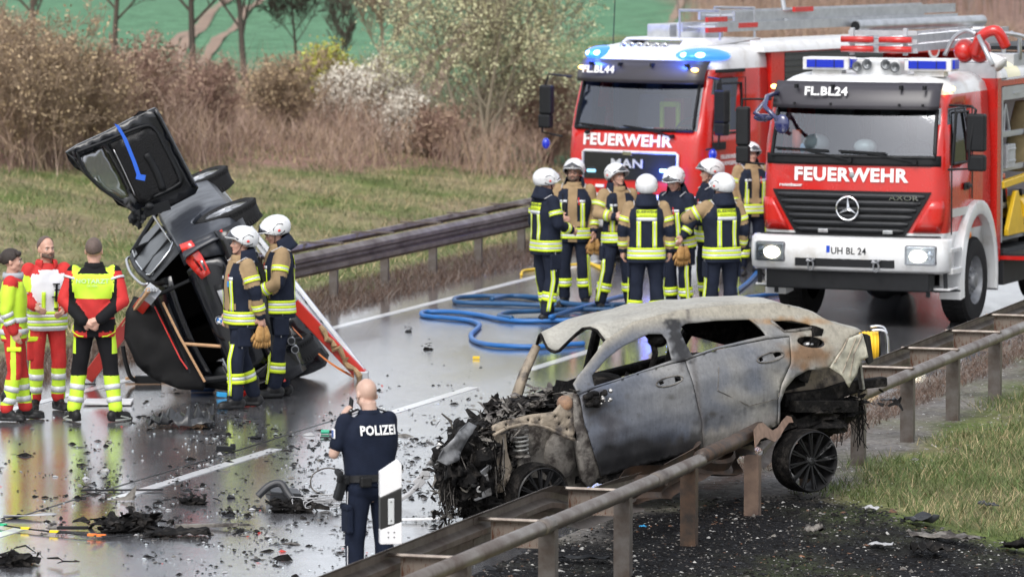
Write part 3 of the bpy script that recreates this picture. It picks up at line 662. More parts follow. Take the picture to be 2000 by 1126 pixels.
def person(u, v, face, H, label, spec, out, group=None, z=0.0, loc=None):
    P = Fig(); P.s = H/1.78; P.amp = .006 if out != 'police' else .004
    base = loc or G(u, v, 0); base = Vector((base.x, base.y, road_z(base.x*RN.x + base.y*RN.y) + .008 + z))
    root = empty('person', base, radians(180 + face), label, spec.get('cat', 'firefighter'), group); root.scale = (P.s,)*3
    bulk = spec.get('bulk', 1.04 if out == 'fire' else 1.0)
    J = dict(shR=(.185*bulk, -.005, 1.435), shL=(-.185*bulk, -.005, 1.435), elR=(.245, -.035, 1.17), elL=(-.245, -.035, 1.17),
             wrR=(.25, .045, .935), wrL=(-.25, .045, .935), hiR=(.095, 0, .90), hiL=(-.095, 0, .90), knR=(.115, .025, .50), knL=(-.115, .025, .50),
             anR=(.12, -.02, .10), anL=(-.12, -.02, .10), ftR=(.15, .0, 0), ftL=(-.15, .0, 0))
    J.update({k: x for k, x in spec.items() if k in J}); J = {k: Vector(x) for k, x in J.items()}
    lean = spec.get('lean', 0); U = Matrix.Translation((0, 0, .95)) @ Matrix.Rotation(radians(-lean), 4, 'X') @ Matrix.Rotation(radians(spec.get('twist', 0)), 4, 'Z') @ Matrix.Translation((0, 0, -.95))
    up = lambda p: U @ Vector(p)
    for k in ('shR', 'shL', 'elR', 'elL', 'wrR', 'wrL'): J[k] = up(J[k])
    fire = out == 'fire'
    if fire: TP = [(.80, .208, .150, 0), (.88, .207, .150, 0), (.98, .200, .146, 0), (1.08, .197, .144, .005), (1.2, .208, .148, .008), (1.32, .222, .145, .004), (1.41, .205, .125, 0), (1.465, .14, .10, -.008), (1.51, .085, .08, -.01)]
    elif out == 'police': TP = [(.93, .178, .135, 0), (1.0, .185, .138, .01), (1.08, .188, .138, .012), (1.2, .20, .14, .008), (1.32, .21, .138, 0), (1.41, .195, .115, -.005), (1.46, .125, .09, -.01), (1.50, .075, .07, -.01)]
    else: TP = [(.82, .195, .142, 0), (.9, .197, .142, 0), (1.0, .188, .136, .005), (1.1, .186, .134, .006), (1.2, .198, .140, .008), (1.32, .215, .14, .002), (1.41, .198, .12, -.003), (1.465, .13, .095, -.008), (1.505, .08, .075, -.01)]
    TP = [(a, b*bulk, c*bulk, d) for a, b, c, d in TP]
    tz, trx, try_, tyc = (np.array(k) for k in zip(*TP))
    def surf(x, z, side, off=0.0):
        rx = np.interp(z, tz, trx) + off; ry = np.interp(z, tz, try_) + off; yc = np.interp(z, tz, tyc)
        k = max(0.0, 1 - abs(min(1, abs(x)/rx))**SUP)**(1/SUP); p = Vector((x, side*ry*k + yc, z)); f = fold1(up(p), P.amp); return up(p + Vector((0, side*f, 0)))
    def ringz(z, off, n=40):
        rx = np.interp(z, tz, trx) + off; ry = np.interp(z, tz, try_) + off; yc = np.interp(z, tz, tyc); r = []
        for j in range(n):
            a = 2*pi*j/n; c, s = cos(a), sin(a); p = Vector((rx*math.copysign(abs(c)**(2/SUP), c), yc + ry*math.copysign(abs(s)**(2/SUP), s), z))
            q = up(p); f = fold1(q, P.amp); r.append(q + (U.to_3x3() @ Vector((c, s, 0)))*f)
        return r
    # skin: one continuous body
    yaw, pit, til = spec.get('head', (0, 0, 0))
    Hd = U @ Matrix.Translation((0, -.008, 1.525)) @ Matrix.Rotation(radians(yaw), 4, 'Z') @ Matrix.Rotation(radians(-pit), 4, 'X') @ Matrix.Rotation(radians(til), 4, 'Y')
    b = MB()
    b.X = U; b.ell((0, 0, 1.18), (.15, .10, .28), 14, 10); b.X = Matrix()
    capsule(b, J['hiR'], J['hiL'], .10, .10); 
    for s in 'RL':
        capsule(b, J['sh'+s], J['el'+s], .052, .042); capsule(b, J['el'+s], J['wr'+s], .042, .027)
        capsule(b, J['hi'+s], J['kn'+s], .085, .058); capsule(b, J['kn'+s], J['an'+s], .055, .042)
        d = (J['wr'+s] - J['el'+s]).normalized(); hd = spec.get('hand'+s, {})
        n_ = Vector(hd.get('palm', (-1 if s == 'R' else 1, 0, 0))); d = (Vector(hd['dir']).normalized() if 'dir' in hd else d); n_ = (n_ - d*n_.dot(d)).normalized(); l = d.cross(n_).normalized()
        if s == 'L': l = -l
        curl = hd.get('curl', .35); w = J['wr'+s]
        b.tube([w - d*.01, w + d*.03, w + d*.085, w + d*.10], [.026, .030, .034, .02], 8, flat=.6)
        RM = Matrix((l, d, n_)).transposed().to_4x4()
        b.ell(w + d*.055, (.043, .054, .020), 10, 8, rot=RM)
        for i, (lo, ln) in enumerate(((-.032, .068), (-.011, .078), (.011, .074), (.031, .058))):
            p = w + d*.092 + l*(-lo); dd = d.copy(); pts = [p - d*.02, p]
            for k in range(3):
                dd = (dd + n_*curl*(1 + .5*k)).normalized(); p = p + dd*ln*(.44, .32, .24)[k]; pts.append(p)
            b.tube(pts, [.0105, .0105, .0098, .009, .0075], 7)
        p = w + d*.02 + l*.032; pts = [w + d*.01 + l*.015, p, p + (d*.6 + l*.6 + n_*.25).normalized()*.04, p + (d*.6 + l*.6 + n_*.25).normalized()*.04 + (d*.9 + n_*.5).normalized()*.03]
        b.tube(pts, [.015, .014, .012, .009], 7)
    b.X = U; b.tube([(0, -.03, 1.40), (0, -.018, 1.48), (0, -.004, 1.58)], [.075, .060, .058], 12); b.X = Hd
    b.ell((0, -.012, .155), (.078, .097, .094), 16, 12); b.ell((0, .028, .105), (.063, .068, .098), 16, 12); b.ell((0, .040, .050), (.048, .050, .040))
    b.tube([(0, .086, .137), (0, .104, .108), (0, .112, .092)], [.009, .012, .014], 8); b.ell((-.010, .100, .088), (.009, .010, .008), 8, 6); b.ell((.010, .100, .088), (.009, .010, .008), 8, 6)
    b.ell((0, .074, .145), (.052, .022, .013)); b.ell((0, .083, .063), (.024, .014, .010)); b.ell((0, .078, .033), (.022, .018, .016))
    for sx in (-1, 1):
        b.ell((sx*.036, .064, .098), (.024, .026, .024)); b.ell((sx*.079, -.006, .112), (.010, .021, .031), 10, 8, rot=(0, 0, sx*.3)); b.ell((sx*.05, .01, .06), (.02, .035, .03))
    body = finish(remesh(b, .0085, 1), 'body', [spec.get('skin', skin)], root)
    # eyes, brows, mouth, hair
    for sx in (-1, 1):
        m_ = MB(Hd); m_.ell((sx*.031, .0795, .123), (.0135, .010, .0075), 10, 6); m_.use(1); m_.ell((sx*.031, .0865, .123), (.0055, .005, .0058), 8, 6); m_.build('eye', [eye_w, eye_k], root, smooth=True)
        m_ = MB(Hd); m_.tube([(sx*.012, .097, .142), (sx*.03, .097, .147), (sx*.047, .085, .141)], .0045, 6); m_.build('eyebrow', spec.get('hairm', hair_d), root)
    m_ = MB(Hd); m_.tube([(-.021, .088, .063), (0, .097, .065), (.021, .088, .063)], .0042, 6); m_.build('mouth', lip_m, root)
    if spec.get('beard'):
        m_ = MB(Hd)
        rs = []
        for k in range(13):
            a = radians(-78 + 13*k); rs.append([(sin(a)*.069, .022 + cos(a)*.078, z_ + .022*abs(sin(a))) for z_ in (.062 if abs(k-6) > 1 else .050, .045 if abs(k-6) > 2 else .040, .020)])
        m_.ring(rs, closed=False); m_.tube([(-.028, .088, .070), (0, .098, .078), (.028, .088, .070)], .005, 6); m_.build('beard', beard_m, root, smooth=True, solid=.006)
    if spec.get('glasses'):
        m_ = MB(Hd)
        for sx in (-1, 1):
            m_.tube([(sx*.031 + .02*cos(a), .103, .122 + .014*sin(a)) for a in (2*pi*k/10 for k in range(11))], .0022, 5); m_.bar((sx*.05, .10, .125), (sx*.078, 0, .125), .004)
        m_.bar((-.012, .105, .125), (.012, .105, .125), .004); m_.build('glasses', blackp, root)
    hr = spec.get('hair')
    if hr:
        m_ = MB(Hd); nn, mm = 24, 14; rings = []
        for i in range(mm):
            r = []
            for j in range(nn):
                ph = 2*pi*j/nn; fr = sin(ph)                    # +1 = front
                amax = np.interp(fr, [-1, -.3, .35, .8, 1], [2.25, 2.0, 1.55, .95, .80] if hr != 'long' else [2.3, 2.15, 1.75, 1.25, 1.15])
                if hr == 'receding': amax = np.interp(fr, [-1, -.3, .3, .8, 1], [2.2, 1.95, 1.35, .62, .50])
                a = amax*i/(mm-1); q = 1.03 if hr != 'long' else 1.09
                r.append((.078*q*sin(a)*cos(ph), -.012 + .097*q*sin(a)*sin(ph) - (.008 if fr < 0 else 0), .155 + .094*q*cos(a)))
            rings.append(r)
        m_.ring(rings, closed_ends=False)
        if hr == 'long': m_.ell((0, -.115, .15), (.05, .045, .05)); m_.ell((.03, .07, .20), (.06, .03, .03))
        m_.build('hair', spec.get('hairm', hair_d), root, smooth=True, solid=.003)
    # garments
    jk = MB()
    jk.ring([ringz(z_, 0) for z_ in list(np.linspace(tz[0], tz[-1], 16))])
    sl = spec.get('sleeve', (.078, .068, .064, .054) if out != 'police' else (.072, .062, 0, 0))
    for s in 'RL':
        if out == 'police':
            e = J['sh'+s].lerp(J['el'+s], .72); capsule(jk, J['sh'+s], e, sl[0], sl[1]); continue
        capsule(jk, J['sh'+s], J['el'+s], sl[0], sl[1]); capsule(jk, J['el'+s], J['wr'+s] - (J['wr'+s]-J['el'+s]).normalized()*.01, sl[2], sl[3])
    neckc = MB(U) 
    arms = [(J['sh'+s], J['el'+s], J['wr'+s]) for s in 'RL']; Ui = np.array(U.inverted())
    def jfun(c):
        n = len(c); loc_ = (np.c_[c, np.ones(n)] @ Ui.T)[:, :3]
        td, best, tt = np.full(n, 9.), np.zeros(n, int), np.zeros(n)
        for (a, m1, w) in arms:
            t1, d1 = seg_t(c, a, m1); t2, d2 = seg_t(c, m1, w)
            for tq, dq, o_ in ((t1, d1, 0), (t2, d2, 1)):
                k = dq < td; td = np.where(k, dq, td); tt = np.where(k, tq + o_, tt)
        rx = np.interp(loc_[:, 2], tz, trx); isarm = (td < .095) & ((np.abs(loc_[:, 0]) > rx*.86) | (td < .07) & (tt > .6) & (np.abs(loc_[:, 1]) > .10)); isarm |= (np.abs(loc_[:, 0]) > rx + .012)
        return jcolor(loc_, isarm, tt, td)
    slv = spec.get('sleeves', 'tan'); mats = {'fire': [navy, tan], 'police': [police_c], 'medic_front': [red_c, yellime, white_c, black_c], 'medic_side': [yellime, red_c], 'notarzt': [yellime, red_c, black_c]}[out]
    def jcolor(L_, arm, tt, td):
        x, y, z = L_[:, 0], L_[:, 1], L_[:, 2]; n = len(x); r = np.zeros(n, int)
        if out == 'fire':
            if slv == 'tan':
                r[arm] = 1; r[arm & (tt > .80) & (tt < 1.28) & (y < .03)] = 0; r[arm & (tt > 1.90)] = 0
                r[~arm & (y > .03) & (np.abs(x) < .055)] = 1; r[~arm & (y > .03) & (z > .995) & (z < 1.06) & (np.abs(x) < .16)] = 1; r[~arm & (z > 1.455)] = 1 if spec.get('tancollar', 1) else 0
        elif out == 'notarzt':
            r[:] = 0; r[~arm & (z < 1.19)] = 1; r[~arm & (z < .99)] = 2; r[~arm & (z < .875) & (np.abs(x) > .06)] = 1; r[~arm & (z > 1.43)] = 2
            r[~arm & (np.abs(x) > .165) & (z > 1.0) & (z < 1.2)] = 2
            r[arm] = 1; r[arm & (np.abs(x) < .235) & (tt > .25)] = 2; r[arm & (tt > 1.45)] = 2; r[arm & (tt < .12) & (z > 1.46)] = 2; r[arm & (np.abs(x) < .2) & (z > 1.25)] = 0
        elif out == 'medic_front':
            r[arm] = 0; r[arm & (tt > .22) & (tt < .85)] = 1; r[~arm] = 2; r[~arm & (z > 1.44)] = 0; r[~arm & (np.abs(x) > .18)] = 1; r[~arm & (z > 1.40) & (np.abs(x) > .10)] = 0; r[~arm & (y < -.02)] = 1
        elif out == 'medic_side':
            r[arm & (tt > 1.62)] = 1; r[(z > 1.44)] = 1; r[arm & (tt < .12)] = 1; r[~arm & (z < .86)] = 1
        return r
    finish(remesh(jk, .0125, 4, P.amp), 'shirt' if out == 'police' else 'jacket', mats, root, jfun)
    # trousers
    tr = MB(); capsule(tr, J['hiR'] + Vector((-.01, 0, .03)), J['hiL'] + Vector((.01, 0, .03)), .125, .125)
    sh = (.108, .080, .083, .080) if fire else (.102, .078, .078, .078)
    for s in 'RL':
        capsule(tr, J['hi'+s], J['kn'+s], sh[0], sh[1]); capsule(tr, J['kn'+s], J['an'+s] + Vector((0, 0, .035)), sh[2], sh[3]*.92)
    tm = {'fire': [navy], 'police': [police_c], 'notarzt': [black_c, yellime], 'medic_front': [red_c, yellime], 'medic_side': [red_c, yellime]}[out]
    def tfun(c):
        r = np.zeros(len(c), int)
        if out == 'notarzt': r[c[:, 2] < .44] = 1; r[c[:, 2] < .10] = 0; r[(np.abs(c[:, 0]) > .175) & (c[:, 2] < .84) & (c[:, 2] > .66)] = 1
        if out.startswith('medic'): r[(c[:, 2] < .43) & (c[:, 2] > .17)] = 1; r[(np.abs(c[:, 0]) > .165) & (np.abs(c[:, 1] - .02) < .028)] = 1
        return r
    finish(remesh(tr, .0125, 4, P.amp*1.3, 8), 'trousers', tm, root, tfun)
    # boots
    for s in 'RL':
        bt = MB(); a = J['an'+s]; f = Vector(spec.get('toe'+s, (.25 if s == 'R' else -.25, 1, 0))).normalized(); sd = Vector((f.y, -f.x, 0)); g = a.z - .10
        pts = [Vector((a.x, a.y, g)) - f*.055, Vector((a.x, a.y, g)) + f*.03, Vector((a.x, a.y, g)) + f*.12, Vector((a.x, a.y, g)) + f*.185]
        RM = Matrix((sd, f, Vector((0, 0, 1)))).transposed().to_4x4()
        bt.box(Vector((a.x, a.y, g + .016)) + f*.065, (.092, .27, .03), rot=RM); capsule(bt, a + Vector((0, 0, -.02)), a + Vector((0, 0, .16 if out != 'notarzt' else .02)), .056, .062)
        bt.ell(pts[0] + Vector((0, 0, .055)), (.046, .05, .055), rot=RM); bt.ell(pts[2] + Vector((0, 0, .045)), (.047, .085, .042), rot=RM); bt.ell(pts[1] + Vector((0, 0, .07)), (.045, .07, .055), rot=RM)
        finish(remesh(bt, .010, 2), 'boot' if out != 'notarzt' else 'shoe', [leather], root)
    if out == 'notarzt':
        m_ = MB()
        for s in 'RL':
            a = J['an'+s]; f = Vector(spec.get('toe'+s, (.25 if s == 'R' else -.25, 1, 0))).normalized(); sd = Vector((f.y, -f.x, 0))
            for q in (-1, 1):
                m_.bar(a + f*.02 + sd*q*.054 + Vector((0, 0, -.05)), a + f*.13 + sd*q*.05 + Vector((0, 0, -.075)), .01, .012)
            m_.bar(a - f*.05 + sd*.05 + Vector((0, 0, -.085)), a + f*.17 + sd*.04 + Vector((0, 0, -.085)), .012, .014); m_.bar(a - f*.05 - sd*.05 + Vector((0, 0, -.085)), a + f*.17 - sd*.04 + Vector((0, 0, -.085)), .012, .014)
        m_.build('shoe_trim', M('grey_shoe_trim', (.4, .42, .38), .5), root)
    # ---- trim helpers
    def lim(a, b, ra, rb, t0, t1, cols, off=.007, name='reflective_band', gap=0):
        m_ = MB(); n = 20; a, b = Vector(a), Vector(b); d = (b-a).normalized(); x = d.orthogonal().normalized(); y = d.cross(x); L = len(cols)
        for q in range(L):
            m_.use(cols[q]); rr = []
            for e in (0, .5, 1):
                t = t0 + (t1-t0)*(q + e)/L; c = a.lerp(b, t); r = ra + (rb-ra)*t + off
                for oo in ([r] if e != .5 else [r + .0015]):
                    rr.append([c + (x*cos(w) + y*sin(w))*(oo + fold1(c + (x*cos(w) + y*sin(w))*oo, P.amp, 9 if name != 'leg_band' else 8)) for w in (2*pi*j/n for j in range(n))])
            m_.ring(rr, closed_ends=False)
        return m_.build(name, [yel, silver, yellime], root, smooth=True, solid=.003)
    def hoop(z0, z1, cols, off=.009, x_ok=None):
        m_ = MB(); L = len(cols)
        for q in range(L):
            m_.use(cols[q]); m_.ring([ringz(z0 + (z1-z0)*(q+e)/L, off + (.001 if e == .5 else 0)) for e in (0, .5, 1)], closed_ends=False)
        return m_.build('reflective_band', [yel, silver, yellime, red_c, white_c], root, smooth=True, solid=.003)
    def strip(x0, x1, z0, z1, side, cols, off=.009, name='reflective_strip', mats_=None, vert=True):
        m_ = MB(); L = len(cols)
        for q in range(L):
            m_.use(cols[q]); 
            xa, xb, za, zb = (x0 + (x1-x0)*q/L, x0 + (x1-x0)*(q+1)/L, z0, z1) if vert else (x0, x1, z0 + (z1-z0)*q/L, z0 + (z1-z0)*(q+1)/L)
            nx = max(2, int((xb-xa)/.03)+1); nz_ = max(2, int((zb-za)/.03)+1)
            m_.ring([[surf(xa + (xb-xa)*i/(nx-1), za + (zb-za)*k/(nz_-1), side, off) for i in range(nx)] for k in range(nz_)], closed=False)
        return m_.build(name, mats_ or [yel, silver, yellime, black_c], root, smooth=True, solid=.003)
    def writing(body, size, x, z, side, m, off=.013, sx=1.0, weight=.02):
        m_ = MB(); V, Fc, w, h = text_mesh(body, weight, .02); vv = []
        for q in V:
            xx = (q[0] - w/2)*size*sx; px_ = x + (xx if side < 0 else -xx); vv.append(surf(px_, z + q[1]*size, side, off + q[2]*size))
        m_.add(vv, Fc); return m_.build('lettering', m, root)
    S = lambda s, t0, t1, cols, part=0: lim(J[('sh', 'el')[part]+s], J[('el', 'wr')[part]+s], (sl[0], sl[2])[part], (sl[1], sl[3])[part], t0, t1, cols)
    if fire:
        hoop(.845, .975, [0, 1, 0, 1, 0])
        for side in (-1, 1):
            w = .092 if side < 0 else .125
            for q in (-1, 1): strip(q*w - .026, q*w + .026, .975, 1.285, side, [0, 1, 0])
            strip(-.118, .118, 1.285, 1.325, side, [1], off=.010, vert=False) if side < 0 else [strip(q*.11 - .045, q*.11 + .045, 1.285, 1.32, side, [1], off=.010, vert=False) for q in (-1, 1)]
        strip(-.118, .118, 1.325, 1.415, -1, [0], off=.010, name='back_panel', vert=False)
        writing('FEUERWEHR', .045, 0, 1.375, -1, M('dark_lettering', (.02, .03, .02), .6), weight=.03); writing('BAD LANGENSALZA', .019, 0, 1.345, -1, M('dark_lettering', (.05, .06, .03), .6), weight=.0)
        for s in 'RL':
            S(s, .42, .62, [0, 1, 0]); S(s, .50, .74, [0, 1, 0], 1)
            a, k_ = J['kn'+s], J['an'+s]; lim(a, k_, sh[2], sh[3], .36, .62, [0, 1, 0], off=.007, name='leg_band')
            # vertical strip on the outside front of the leg
            m_ = MB(); sg = 1 if s == 'R' else -1; ang = spec.get('strip_ang', 35); o3 = Vector((sg*cos(radians(ang)), sin(radians(ang))*spec.get('strip_side', 1), 0)); tv = Vector((-o3.y, o3.x, 0))
            path = [(J['hi'+s].lerp(a, t), sh[0] + (sh[1]-sh[0])*t) for t in (.62, .75, .88, .98)] + [(a.lerp(k_, t), sh[2] + (sh[3]-sh[2])*t) for t in (.05, .2, .35, .6, .75, .9)]
            for q, ci in ((-1, 0), (0, 1), (1, 0)):
                m_.use(ci); m_.ring([[c + o3*(r + .013 + fold1(c + o3*r, P.amp*1.3, 8) - .0015*(abs(e + q/3*2) > .4)) + tv*(q*.0165 + e*.00825*2*.5) for e in (-1, 1)] for c, r in path], closed=False)
            m_.build('leg_strip', [yel, silver], root, smooth=True, solid=.003)
            m_ = MB(); o4 = Vector((sg*.98, -.12*spec.get('strip_side', 1), 0)).normalized(); m_.tube([J['hi'+s].lerp(a, t) + o4*(sh[0] + (sh[1]-sh[0])*t + .005) for t in (.1, .3, .5, .72)], .0045, 5); m_.build('piping', piping, root)
            # patch pocket on the thigh
            c = J['hi'+s].lerp(a, .45); m_ = MB(); m_.box(c + o4*(.095), (.035, .15, .19), rot=(0, 0, atan2(o4.y, o4.x))); m_.build('thigh_pocket', navy, root, bevel=.015)
            # shoulder piping
            sp = J['sh'+s]; m_ = MB(); m_.tube([sp + Vector((-sg*.05, q, .078 - abs(q)*.5)) for q in (-.09, -.04, 0, .05, .10)], .005, 5); m_.build('piping', piping, root)
        # collar and hood cloth
        m_ = MB(U); m_.lathe([(.088, 1.455), (.095, 1.485), (.088, 1.525), (.078, 1.53)], 20); m_.build('collar', tan if slv == 'tan' else navy, root, smooth=True, solid=.012)
        m_ = MB(U); m_.tube([(sx*.06*1.0, .135, z_) for sx, z_ in ((1, 1.3), (1.1, 1.2), (1.3, 1.12))], .008, 5); m_.build('radio_cable', blackp, root)
        m_ = MB(U); m_.box((.10, .158, 1.24), (.05, .03, .11)); m_.bar((.12, .158, 1.30), (.12, .158, 1.40), .012); m_.build('radio', blackp, root, bevel=.006)
        m_ = MB(U); m_.bar((-.075, .158, 1.35), (-.085, .165, 1.26), .016, .006); m_.build('red_tag', red_c, root)
        if spec.get('clip'): m_ = MB(U); m_.box((-.09, .168, 1.25), (.028, .015, .06)); m_.build('blue_clip', M('blue_clip', (.02, .2, .6), .4), root, bevel=.004)
        helmet(root, Hd, spec)
    elif out == 'notarzt':
        writing('NOTARZT', .058, 0, 1.345, -1, M('pale_reflective_print', (.45, .62, .34), .5), sx=1.15); writing('DR. MED.', .026, 0, 1.31, -1, M('pale_reflective_print', (.45, .62, .34), .5), weight=0)
        for s in 'RL':
            for t0 in (.36, .66): lim(J['kn'+s], J['an'+s], sh[2], sh[3], t0, t0 + .13, [1], off=-.003, name='leg_band')
            S(s, .18, .26, [1])
        m_ = MB(U); m_.lathe([(.088, 1.455), (.092, 1.50), (.082, 1.535)], 20); m_.build('collar', black_c, root, smooth=True, solid=.012)
        m_ = MB()
        for sx in (-1, 1): m_.tube([(sx*.20, -.02, .93), (sx*.205, -.06, .87), (sx*.14, -.135, .835), (sx*.09, -.15, .83)], .006, 5)
        m_.build('yellow_piping', yel, root)
    elif out == 'medic_front':
        hoop(.84, 1.02, [4, 2, 4, 2, 4, 2], off=.014)
        m_ = MB(U)
        for a, c in (((-.10, .16, 1.30), (-.03, .165, 1.30)), ((-.10, .16, 1.24), (-.05, .165, 1.24)), ((-.02, .166, 1.17), (-.12, .16, 1.16)), ((-.07, .165, 1.30), (-.06, .165, 1.12)), ((-.12, .16, 1.05), (-.04, .165, 1.05))): m_.bar(a, c, .022, .012)
        m_.build('vest_straps', black_c, root)
        for sx in (-1, 1): strip(sx*.065 - .02 + .0, sx*.065 + .02, 1.03, 1.22, 1, [2], off=.012)
        for s in 'RL':
            for t0 in (.30, .62): lim(J['kn'+s], J['an'+s], sh[2], sh[3], t0, t0 + .15, [1], off=-.003, name='leg_band')
            S(s, .10, .35, [1], 1)
        m_ = MB(); m_.box(J['hiR'] + Vector((.055, .085, -.16)), (.15, .03, .05)); m_.build('pocket_flap', yel, root, bevel=.01)
        m_ = MB(); m_.box(J['hiR'] + Vector((.06, .075, -.28)), (.14, .03, .2)); m_.build('thigh_pocket', red_c, root, bevel=.02)
        m_ = MB(U); m_.lathe([(.095, 1.43), (.108, 1.47), (.104, 1.515), (.092, 1.535)], 20, a0=radians(125), a1=radians(415)); m_.build('hood', red_c, root, smooth=True, solid=.02)
    elif out == 'medic_side':
        for z0 in (.90, 1.02): hoop(z0, z0 + .055, [1])
        for s in 'RL':
            for t0 in (.34, .64): lim(J['kn'+s], J['an'+s], sh[2], sh[3], t0, t0 + .14, [1], off=-.003, name='leg_band')
            S(s, .10, .28, [1], 1); S(s, .42, .60, [1], 1)
        m_ = MB(); m_.box(J['hiR'] + Vector((.085, .03, -.15)), (.05, .15, .045)); m_.build('pocket_flap', yel, root, bevel=.01)
        m_ = MB(U); m_.lathe([(.09, 1.45), (.105, 1.49), (.098, 1.53)], 20); m_.build('collar', M('grey_hood', (.35, .37, .4), .8), root, smooth=True, solid=.015)
    elif out == 'police':
        writing('POLIZEI', .100, .02, 1.335, -1, letter, sx=.82, weight=.03)
        m_ = MB(U); m_.ring([ringz(z_, .012) for z_ in (.965, .99, 1.02)], closed_ends=False); m_.build('belt', leather, root, solid=.008)
        m_ = MB(U); m_.lathe([(.080, 1.455), (.085, 1.49), (.074, 1.52)], 20); m_.build('collar', police_c, root, smooth=True, solid=.01)
        m_ = MB(); m_.box((-.245, 0, .93), (.06, .09, .20), rot=(.15, .25, 0)); m_.box((-.265, -.02, 1.04), (.045, .13, .045), rot=(.3, .2, 0)); m_.box((-.275, -.06, 1.02), (.04, .04, .09), rot=(.1, .2, 0)); m_.box((-.21, 0, .99), (.05, .12, .07)); m_.build('holster', blackp, root, bevel=.012)
        m_ = MB(); m_.box((-.10, -.155, .985), (.09, .05, .085)); m_.build('belt_pouch', leather, root, bevel=.012)
        m_ = MB(); m_.box((.235, .02, .99), (.045, .07, .12)); m_.ell((.25, .02, 1.065), (.03, .04, .03)); m_.build('radio_pouch', blackp, root, bevel=.01)
        for s in 'RL':
            sg = 1 if s == 'R' else -1; c = J['hi'+s].lerp(J['kn'+s], .55); m_ = MB(); m_.box(c + Vector((sg*.085, -.02, 0)), (.05, .16, .2)); m_.box(c + Vector((sg*.095, -.02, .10)), (.05, .17, .05)); m_.build('thigh_pocket', police_c, root, bevel=.015)
            m_ = MB(); m_.tube([J['hi'+s] + Vector((sg*.104, -.03, .0)), J['hi'+s].lerp(J['kn'+s], .45) + Vector((sg*.097, -.03, 0))], .004, 5); m_.tube([J['kn'+s] + Vector((sg*.078, -.045, -.02)), J['an'+s] + Vector((sg*.074, -.045, .1))], .004, 5); m_.build('piping', piping, root)
            e = J['sh'+s]; m_ = MB(); m_.box(e + Vector((-sg*.06, 0, .078)), (.10, .045, .012), rot=(0, sg*.35, 0)); m_.build('shoulder_board', black_c, root, bevel=.004)
            m_ = MB(); [m_.ell(e + Vector((-sg*(.04 + .025*k), -.012, .088 + .008*k)), (.008, .008, .004), 6, 4) for k in range(3)]; m_.build('rank_stars', letter, root)
        m_ = MB(); c = J['shL'].lerp(J['elL'], .35); m_.box(c + Vector((-.070, -.012, .0)), (.012, .06, .075), rot=(0, 0, 0)); m_.use(1); m_.box(c + Vector((-.073, -.012, .0)), (.012, .045, .06)); m_.build('arm_badge', [letter, M('badge_blue', (.05, .1, .3), .5)], root, bevel=.01)
    root['_h'] = 1; del root['_h']
    return root, J, Hd, U

